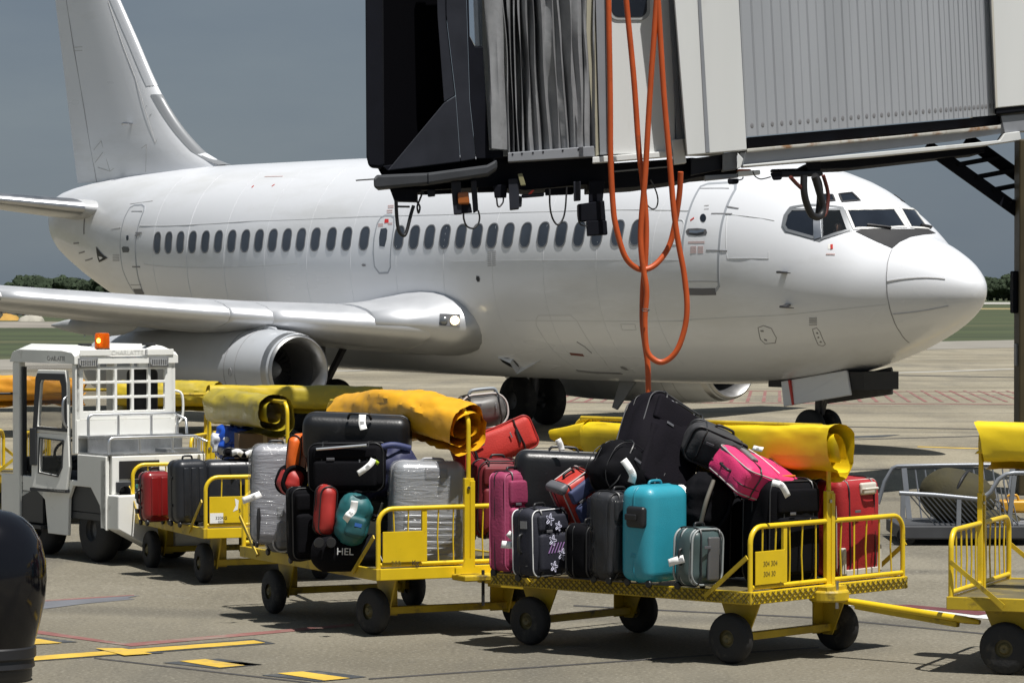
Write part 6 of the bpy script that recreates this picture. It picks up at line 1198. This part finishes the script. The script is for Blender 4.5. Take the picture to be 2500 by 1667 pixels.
# white cab wall with its window, base trim, sliding panel
W0 = bp(CB, 'cab_wall', z3((1765, TOPV * 2.6), (2215, TOPV * 2.6), (2215, 980), (1788, 985)), BW, .03, .1)
wf = bp(CB, 'cab_window', z3(*[(1925 + x, -60 + y) for x, y in rrect(265, 380, 60, 6)]), mat('rubber_seal', (.32, .33, .33), .4), .045, .03, W0, .004); bp(CB, 'pane', z3(*[(1925 + x, -60 + y) for x, y in rrect(225, 340, 48, 6)]), DARKGLASS, .05, .02, wf, .002)
bp(CB, 'base_trim', z3((1690, 1003), (2200, 962), (2200, 1000), (1690, 1043)), BW, .09, .2, W0); bp(CB, 'corner_bracket', z3((2195, 895), (2265, 885), (2290, 1040), (2210, 1050)), BW, .11, .25, W0)
for q in (((2140, TOPV * 2.6), (2175, TOPV * 2.6), (2258, 885), (2228, 890)), ((2180, TOPV * 2.6), (2205, TOPV * 2.6), (2275, 820), (2258, 820))): bp(CB, 'slide_track', z3(*q), BG, .06, .06, W0)
bp(TN, 'end_wall', z4((75, TOPV * 2.6), (500, TOPV * 2.6), (583, 958), (205, 992)), BW, .10, .25); bp(TN, 'wall_fold', z4((240, TOPV * 2.6), (258, TOPV * 2.6), (348, 975), (322, 978)), BG, .11, .03)
# ribbed tunnel: every rib panel is a piece of its own
lx = [505, 553, 605, 655, 705, 757, 805, 855, 908, 960, 1012, 1065, 1112, 1163, 1213, 1260, 1310, 1355, 1405, 1450, 1498, 1540, 1590, 1630, 1670, 1710, 1745, 1780, 1815, 1848, 1880, 1912, 1944, 1975, 2005, 2035, 2065, 2095]
RIB = mat('ribbed_aluminium', (.37, .385, .41), .42, metal=.15, nz=.08, nscale=1.2, stretch=(1, 1, .2)); TNL = empty('tunnel', (0, 0, 0)); TNL.parent = BR
bot0, bot1 = TN.p(*z4((580, 872))[0]), TN.p(*z4((2170, 735))[0])
for i in range(len(lx) - 1):
    # rib foot runs along the sloping floor line; ribs stand square to the floor
    def foot(x): f = (x - 505) / (2095 - 505); return bot0.lerp(bot1, f ** .93)
    a, c = BI @ foot(lx[i]), BI @ foot(lx[i + 1]); w = (c - a); g_ = w.normalized() * .006; dv = .004 if i % 2 else 0.
    q = [a + g_, c - g_, c - g_ + TN.up * 2.75, a + g_ + TN.up * 2.75]; f1 = [p + TN.n * (.014 + dv) for p in q]; ins = w * .07; f1 = [f1[0] + ins, f1[1] - ins, f1[2] - ins, f1[3] + ins]
    pn = MB().add(q + f1, [(4, 5, 6, 7), (0, 1, 5, 4), (1, 2, 6, 5), (2, 3, 7, 6), (3, 0, 4, 7)]).build('rib_panel', RIB, TNL)
    MB().lathe([(.003, .004), (.024, .003), (.034, 0)], frame((a + c) / 2 + TN.up * .13 + TN.n * (.016 + dv), TN.n, TN.up), 12).build('rivet', mat('rivet_grey', (.2, .2, .21), .5), pn)
tb = MB(); A, C = BI @ bot0, BI @ bot1; tb.add([A, C, C + TN.up * 2.75, A + TN.up * 2.75] + [p - TN.n * 2.5 for p in (A, C, C + TN.up * 2.75, A + TN.up * 2.75)], [(0, 1, 2, 3), (4, 5, 6, 7), (0, 1, 5, 4), (2, 3, 7, 6), (1, 2, 6, 5), (0, 3, 7, 4)]); tb.build('tunnel_shell', BG, TNL)
bp(TN, 'outer_tunnel', z4((2110, TOPV * 2.6), (2900, TOPV * 2.6), (2900, 620), (2175, 690)), BW, .12, 2.7); bp(TN, 'outer_tunnel_edge', z4((2118, TOPV * 2.6), (2132, TOPV * 2.6), (2186, 690), (2172, 692)), mat('cream_seal', (.5, .48, .42), .5), .135, .05); bp(TN, 'dark_gap_fill', z4((2175, 692), (2900, 625), (2900, 650), (2175, 728)), BBLK, .1, 2.5)  # the last piece puts the dark gap under the outer tunnel into black colour
# floor beams
bp(TN, 'dark_gap_slab', z4((585, 878), (2175, 740), (2220, 735), (2220, 790), (585, 945)), BBLK, -.05, 2.3)  # near-black slab paints in the shaded gap below the ribs
bp(TN, 'upper_flange', z4((585, 950), (1550, 865), (2205, 798), (2205, 822), (1550, 882), (585, 972)), RUST, .10, .35); bp(TN, 'web', z4((540, 975), (1550, 882), (2205, 815), (2215, 850), (1900, 900), (540, 1062)), BG, .0, .1)
bp(TN, 'lower_flange', z4((560, 1052), (1000, 1010), (1900, 925), (2200, 895), (2230, 850), (2325, 838), (2335, 895), (2100, 930), (1400, 1000), (560, 1066)), BW, .11, .4); bp(TN, 'under_beam', z4((1000, 1030), (2100, 935), (2100, 975), (1700, 1020), (1240, 1072), (900, 1085)), BBLK, -.3, 1.5); bp(TN, 'end_block', z4((2205, 740), (2900, 680), (2900, 820), (2335, 840), (2230, 848)), BG, .05, .4)
bp(TN, 'beam_end_plate', z4((525, 975), (562, 1015), (545, 1070), (520, 1080)), BW, .14, .03)
# undercarriage of the cab: dark chassis and hung equipment
za = lambda *p: [(900 + x * .2551, 380 + y * .2551) for x, y in p]; zb4 = lambda *p: [(1450 + x * .2551, 380 + y * .2551) for x, y in p]
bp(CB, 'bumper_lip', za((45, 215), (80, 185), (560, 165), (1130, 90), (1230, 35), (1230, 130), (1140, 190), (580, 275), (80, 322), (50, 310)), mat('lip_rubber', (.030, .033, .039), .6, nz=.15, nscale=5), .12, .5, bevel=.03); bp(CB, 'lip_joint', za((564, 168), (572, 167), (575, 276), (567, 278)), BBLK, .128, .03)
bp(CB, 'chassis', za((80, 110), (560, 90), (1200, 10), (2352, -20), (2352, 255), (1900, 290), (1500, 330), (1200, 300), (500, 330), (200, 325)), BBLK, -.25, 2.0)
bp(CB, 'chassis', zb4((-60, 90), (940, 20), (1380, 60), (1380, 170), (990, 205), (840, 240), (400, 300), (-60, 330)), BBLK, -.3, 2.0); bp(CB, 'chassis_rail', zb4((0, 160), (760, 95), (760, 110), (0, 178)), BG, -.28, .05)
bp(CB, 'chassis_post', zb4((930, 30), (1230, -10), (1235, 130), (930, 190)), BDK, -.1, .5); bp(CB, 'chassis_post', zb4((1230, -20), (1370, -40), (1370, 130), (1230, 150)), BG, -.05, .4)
bp(CB, 'cross_tube', zb4((1060, 190), (1380, 175), (1385, 210), (1060, 242)), BG, .0, .2); bp(CB, 'light_box', zb4((1380, 150), (1590, 138), (1595, 180), (1380, 200)), BW, .02, .2); bp(CB, 'orange_strip', zb4((1380, 130), (1500, 130), (1510, 148), (1380, 152)), mat('orange_strip', (.6, .13, .02), .6), -.02, .2)
bp(TN, 'cable_drum_tube', zb4((1780, 148), (2190, 145), (2200, 195), (1780, 205)), BDK, .0, .25, bevel=.04); bp(TN, 'tube_bracket', zb4((2040, 60), (2170, 50), (2170, 148), (2040, 148)), BBLK, -.05, .2); bp(TN, 'tube_bracket', zb4((1700, 130), (2050, 120), (2050, 150), (1700, 160)), BBLK, -.1, .2)
for q in (((1280, 222), (1390, 218), (1385, 270), (1290, 275)), ((1690, 165), (1800, 158), (1800, 230), (1720, 236))): bp(TN, 'clamp_lamp', zb4(*q), BBLK, .05, .12, bevel=.02)
for nm, q, m, off, t in (('hung_box', ((200, 315), (500, 318), (500, 345), (460, 360), (460, 440), (245, 435)), BBLK, -.1, .5), ('pipe_run', ((520, 340), (790, 325), (790, 362), (520, 375)), BBLK, -.2, .1), ('pipe_box', ((560, 325), (635, 322), (635, 388), (565, 395)), BDK, -.15, .15), ('lamp_plate', ((785, 250), (880, 245), (890, 560), (815, 565)), BDK, .0, .25), ('lamp_plate', ((975, 240), (1030, 235), (1048, 520), (1000, 550)), BDK, -.05, .25), ('lamp_base', ((875, 460), (975, 455), (990, 545), (880, 555)), BBLK, -.02, .2),
    ('switch_box', ((1190, 285), (1325, 275), (1318, 400), (1205, 402)), BBLK, -.1, .25), ('leg_stub', ((1335, 225), (1440, 215), (1440, 510), (1350, 520)), BDK, -.05, .3), ('leg_stub', ((1440, 380), (1470, 395), (1465, 485), (1440, 495)), BDK, -.1, .2), ('yellow_tag', ((1425, 175), (1470, 168), (1505, 285), (1455, 290)), mat('pale_tag', (.20, .19, .10), .6), -.02, .05), ('rail', ((1050, 300), (1200, 290), (1200, 345), (1040, 350)), BBLK, -.3, .3),
    ('camera_box', ((2000, 465), (2255, 430), (2270, 620), (2010, 630)), BBLK, .0, .4), ('camera_box', ((2085, 625), (2278, 620), (2288, 755), (2095, 768)), BBLK, .02, .4), ('camera_stem', ((1960, 250), (2030, 245), (2030, 430), (1965, 435)), BDK, -.02, .2), ('camera_stem', ((2110, 240), (2260, 240), (2240, 440), (2110, 450)), BBLK, -.05, .3), ('light_bar', ((1690, 320), (1960, 300), (1960, 370), (1690, 380)), BBLK, -.2, .2), ('light_bar', ((1460, 375), (1680, 355), (1680, 385), (1470, 402)), BBLK, -.1, .3), ('red_stripe', ((1520, 375), (1560, 330), (1590, 330), (1555, 370)), REDMARK, -.1, .05)):
    bp(CB, nm, za(*q), m, off, t)
al = bp(CB, 'amber_lamp', za((850, 352), (955, 345), (968, 465), (855, 470)), mat('amber_off', (.30, .085, .012), .25, coat=.4), .03, .12, bevel=.02)
def cable(name, pts, r, m, pl, off, zf, par=BR): return MB().tube(spline([BI @ pl.p(u, v, off + (w[0] if w else 0)) for (u, v), w in [(zf(q[:2])[0], q[2:]) for q in pts]], 6), r, 8).build(name, m, par, smooth=70)
CBL = mat('black_cable', (.014, .014, .016), .5)
cable('cable', ((262, 430), (270, 600), (290, 720), (335, 765), (365, 720), (400, 580), (430, 480)), .021, CBL, CB, -.05, za); cable('cable', ((270, 488), (390, 490)), .012, CBL, CB, -.05, za); cable('cable', ((520, 345), (490, 420), (465, 490), (478, 550), (490, 490), (460, 440)), .011, CBL, CB, -.05, za)
cable('cable', ((908, 555), (912, 610), (940, 675), (1000, 697), (1048, 655), (1062, 590), (1048, 525)), .011, CBL, CB, -.02, za); cable('cable', ((1733, 320), (1735, 480), (1760, 600), (1810, 663), (1862, 600), (1885, 480), (1895, 300)), .011, CBL, CB, -.02, za); cable('cable', ((1225, 400), (1232, 470), (1250, 490), (1285, 450), (1290, 400)), .01, CBL, CB, -.05, za)
cable('cable', ((2000, 480), (2005, 600), (2030, 660), (2090, 675)), .009, CBL, CB, .03, za); cable('antenna_rod', ((-120, 238), (50, 226)), .008, CBL, CB, .1, za); cable('cable', ((540, 230), (590, 330), (612, 420), (600, 490), (560, 512), (510, 470), (490, 380)), .009, CBL, CB, -.02, zb4)
cable('cable', ((2010, 190), (2010, 330), (2030, 440), (2080, 560), (2140, 590), (2180, 560), (2190, 480), (2150, 330), (2110, 200)), .045, CBL, TN, .15, zb4); cable('cable', ((2110, 190), (2150, 260), (2165, 400), (2150, 560)), .045, CBL, TN, .1, zb4); cable('cable', ((2195, 190), (2235, 330), (2240, 440), (2215, 560), (2170, 590)), .025, mat('dark_red_cable', (.10, .02, .015), .5), TN, .13, zb4); cable('cable', ((1880, 205), (1940, 270), (2005, 330)), .025, _mats['dark_red_cable'], TN, .13, zb4)
cable('cable', ((1520, 150), (1545, 200), (1600, 225), (1690, 205)), .008, CBL, TN, .1, zb4); cable('cable', ((1390, 235), (1420, 225), (1428, 205)), .008, CBL, TN, .1, zb4)
# support column and service stair at the right
cq = at(2488, 1000, 46.5); co = MB().box2((0, 0, gz(46.5)), (.9, .5, 5.0)).build('support_column', mat('column_dark_yellow', (.05, .036, .012), .6, nz=.3, nscale=2), BR, bevel=.02, loc=BI @ Vector((cq.x, 46.5, 0)))
MB().box2((-.07, .1, 2.62), (0, .4, 3.2)).build('junction_box', BBLK, co, bevel=.02); MB().box2((-.03, .1, 1.9), (0, .3, 2.2)).build('junction_box', BG, co, bevel=.01)
st = empty('service_stair', (0, 0, 0)); st.parent = BR; lat = Vector((.62, .55, .12)); p0, p1 = BI @ at(2262, 372, 46.6), BI @ at(2520, 556, 47.0)
zs4 = lambda x, y: (2150 + x * .3507, 250 + y * .3507)
for o in (Vector(), lat): MB().beam(p0 + o + Vector((0, 0, .09)), p1 + o + Vector((0, 0, .09)), .05, .17).build('stringer', BBLK, st)
for i in range(6):
    t = (i + .6) / 6; c = p0.lerp(p1, t) + Vector((0, 0, .1)); MB().beam(c, c + lat, .16, .05).build('tread', BBLK, st)
MB().beam(p0.lerp(p1, .78) + Vector((0, 0, .1)), p0.lerp(p1, .9) + lat + Vector((0, 0, .25)), .03, .03).build('brace', BBLK, st)
# back and roof of the cab
A, C = BI @ CB.p(1150, 360), BI @ CB.p(1800, 360); DD, UP = Vector((0, 2.6, 0)), Vector((0, 0, 2.7))
MB().add([A + DD, C + DD, C + DD + UP, A + DD + UP] + [A + DD * 1.04, C + DD * 1.04, C + DD * 1.04 + UP, A + DD * 1.04 + UP], [(0, 1, 2, 3), (4, 5, 6, 7), (0, 1, 5, 4), (1, 2, 6, 5), (2, 3, 7, 6), (3, 0, 4, 7)]).build('back_wall', BW, BR)
MB().add([A + UP, C + UP, C + DD * 1.04 + UP, A + DD * 1.04 + UP] + [A + UP * 1.04, C + UP * 1.04, C + DD * 1.04 + UP * 1.04, A + DD * 1.04 + UP * 1.04], [(0, 1, 2, 3), (4, 5, 6, 7), (0, 1, 5, 4), (1, 2, 6, 5), (2, 3, 7, 6), (3, 0, 4, 7)]).build('roof', BW, BR)
# orange ground power cable looped over the bridge
HM = mat('orange_hose_rubber', (.46, .075, .012), .45, nz=.15, nscale=3, dirt=(.12, .03, .01), dirtamt=.5, dscale=2.5, dthr=.6)
HO = empty('orange_cable', at(1580, 300, 40.1), 0, 'thick orange cable hanging in long loops from the boarding bridge', 'cable'); HI = Matrix.Translation(HO.location).inverted()
def strand(pts, dy, name='strand'):
    MB().tube(spline([HI @ at(u + 1.6 * math.sin(v * .021 + dy * 40), v, 40.1 + dy + d) for u, v, d in pts], 6), .034, 12).build(name, HM, HO, smooth=80)
strand(((1485, -60, 0), (1487, 0, 0), (1489, 230, 0), (1491, 383, 0), (1495, 497, 0), (1504, 553, 0), (1527, 625, .0), (1556, 655, .05), (1584, 656, .1), (1612, 636, .15), (1636, 598, .2), (1648, 545, .2), (1657, 476, .15), (1661, 420, .1)), -.05)
strand(((1526, -60, 0), (1529, 0, 0), (1546, 191, 0), (1561, 363, 0), (1569, 440, 0), (1576, 540, 0), (1577, 630, 0), (1571, 700, 0), (1567, 783, 0), (1573, 840, 0), (1581, 890, 0), (1585, 970, 0), (1586, 1080, 0)), .08)
strand(((1606, -60, 0), (1604, 0, 0), (1588, 230, 0), (1574, 421, 0), (1566, 560, 0), (1568, 640, 0), (1577, 710, 0), (1574, 780, 0), (1580, 850, 0), (1596, 876, 0), (1622, 883, 0), (1653, 857, 0), (1672, 802, 0), (1676, 744, 0), (1669, 668, 0), (1657, 591, 0), (1646, 515, 0), (1634, 400, 0), (1622, 230, 0), (1609, 38, 0), (1604, -60, 0)), -.02)
MB().tube([HI @ at(1562 + 9 * math.cos(t) + 14, 757 + 3 * math.sin(t), 39.98 + .0 * t) for t in np.linspace(0, 2 * PI, 10, False)], .006, 6, True).build('tie', CBL, HO)
# ------------------------------------------------------------------ grey cage trolley with the olive roll
GP = mat('trolley_grey_tube', (.22, .235, .26), .4, metal=.3, nz=.12, nscale=4); TY = 38.3
z9 = lambda x, y: (2130 + x * .2295, 1000 + y * .2296)
g0 = GG(2360, 1345); GT = empty('cage_trolley', (g0.x, g0.y, gz(g0.y)), 0, 'grey tubular cage trolley on castors behind the right hand cart', 'trolley'); GI = Matrix.Translation(GT.location).inverted()
def gp(x, y, Y): return GI @ at(*z9(x, y), Y)
bk = [gp(60, 1000, 39.6), gp(130, 760, 39.6), gp(215, 620, 39.6), gp(260, 600, 39.6), gp(700, 590, 39.6), gp(1100, 585, 39.6), gp(1500, 590, 39.6), gp(1700, 600, 39.6)]
b = MB().tube(bk, .024, 10).build('back_rail', GP, GT, smooth=50)
for x0, x1 in ((335, 400), (1490, 1440)): MB().beam(gp(x0, 620, 39.6), gp(x1, 1240, 39.5), .06, .04, (0, 1, 0)).build('upright', GP, b)
for i in range(13):
    x = 455 + i * 103
    if x < 1460: MB().tube([gp(x, 630, 39.6), gp(x + 78, 1240, 39.5)], .010, 6).build('bar', GP, b)
ft = [gp(285, 885, 38.2), gp(660, 905, 38.2), gp(1120, 950, 38.2), gp(1170, 940, 38.2), gp(1260, 870, 38.2), gp(1340, 740, 38.2), gp(1420, 685, 38.2), gp(1500, 672, 38.2), gp(1750, 672, 38.3)]
f = MB().tube(ft, .026, 10).build('front_rail', GP, GT, smooth=50)
MB().beam(gp(325, 890, 38.2), gp(320, 1260, 38.2), .05, .04, (0, 1, 0)).build('upright', GP, f); MB().beam(gp(920, 950, 38.2), gp(915, 1260, 38.2), .05, .04, (0, 1, 0)).build('upright', GP, f); MB().beam(gp(1510, 700, 38.2), gp(1435, 1350, 38.2), .05, .04, (0, 1, 0)).build('upright', GP, f)
for i in range(17):
    x = 395 + i * 57; y0 = 905 + (x - 395) * .05; MB().tube([gp(x, y0, 38.2), gp(x + 300 * min(1, (1250 - y0) / 330), 1255, 38.3)], .008, 6).build('bar', GP, f)
for i in range(4): MB().tube([gp(1330 + i * 30, 880 - i * 60, 38.2), gp(1380 + i * 60, 1250, 38.2)], .008, 6).build('bar', GP, f)
a, c = gp(290, 1290, 38.2), gp(1800, 1330, 38.2)
MB().box2((a.x, a.y - .02, a.z - .09), (c.x, a.y + 1.4, a.z + .06)).build('platform', mat('trolley_platform', (.045, .047, .052), .6, nz=.2, nscale=4), GT, bevel=.015)
for i in range(5): MB().box2((gp(1350, 0, 38.2).x, a.y + .1 + i * .16, a.z + .065), (c.x, a.y + .18 + i * .16, a.z + .085)).build('slat', mat('pale_slat', (.32, .33, .35), .4), GT)
for x in (360, 960): 
    p = gp(x, 1400, 38.25); M = Matrix.Translation((p.x, p.y, .11)) @ Matrix.Rotation(R(80), 4, 'Z'); w = MB().lathe([(.11 * q, .05 * s_) for q, s_ in TYRE], M, 22).build('castor', RUBBER, GT, smooth=50); MB().lathe([(.01, -.02), (.045, -.022), (.045, .022), (.01, .02)], M, 16).build('hub', DULLALU, w); MB().box2((p.x - .04, p.y - .05, .13), (p.x + .04, p.y + .05, a.z - .05)).build('fork', GP, GT)
o = empty('tent_roll', at(2338, 1212, 38.9), 0, 'bulky olive canvas roll lying inside the grey cage trolley', 'canvas roll', rot=(0, R(12), R(-12)))
OL = mat('olive_canvas', (.040, .034, .012), .85, nz=.3, nscale=5, bump=.4, bscale=30)
q = rbox(.80, .62, .56, .27, 5, 8, (.1, .1, .1), .015, 3, 4); q.build('canvas', OL, o, smooth=80); MB().tube(spline([(-.02, -.3, .0), (.02, -.25, .22), (.06, 0, .31), (.1, .2, .26)], 6), .018, 8).build('strap', BLACK, o, smooth=60)
q = rbox(.5, .5, .22, .1, 4, 6, (.1, .1, .1), .02, 4, 9); q.build('flap', OL, o, smooth=80, loc=(.5, -.02, -.17))
o = empty('yellow_box', at(2478, 1235, 38.9), 0, 'small orange yellow box on the pale slats of the cage trolley', 'box'); q = rbox(.34, .3, .14, .03, 3, 3); q.build('shell', mat('amber_plastic', (.55, .28, .015), .4), o, smooth=60); MB().tube(spline([(-.1, -.1, .06), (-.1, -.1, .12), (.0, -.1, .13), (.03, -.1, .06)], 4), .015, 8).build('grip', _mats['amber_plastic'], o, smooth=60)
# ------------------------------------------------------------------ glossy black rounded thing at the lower left edge
GB = mat('gloss_black', (.004, .004, .006), .08, nz=.2, nscale=2, spec=.45)
q0 = GG(18, 1660); BB = empty('bollard', (q0.x, q0.y, gz(q0.y)), 0, 'glossy black rounded bollard cut off by the left edge in the foreground', 'bollard')
def bl(v): return at(0, v, q0.y).z - gz(q0.y)
prof = []
sc = q0.y / F
for v, rr_ in ((1241, .004), (1243, 30), (1250, 60), (1263, 86), (1285, 110), (1320, 130), (1370, 142), (1420, 144), (1470, 139), (1520, 128), (1560, 117), (1575, 113)): prof.append((rr_ * sc if rr_ > 1 else rr_, bl(v)))
cx0 = -30
BB.location = (at(cx0, 1660, q0.y).x, q0.y, gz(q0.y))
MB().lathe(prof, Matrix.Rotation(-PI / 2, 4, 'Y'), 48).build('dome', GB, BB, smooth=80)
MB().lathe([(113 * sc, bl(1574)), (118 * sc, bl(1578)), (118 * sc, bl(1600)), (112 * sc, bl(1606)), (115 * sc, bl(1625)), (108 * sc, bl(1630)), (108 * sc, bl(1650)), (104 * sc, bl(1655)), (104 * sc, 0)], Matrix.Rotation(-PI / 2, 4, 'Y'), 48).build('ribbed_neck', mat('black_ribbed_rubber', (.015, .015, .017), .4, nz=.2, nscale=4), BB, smooth=40)
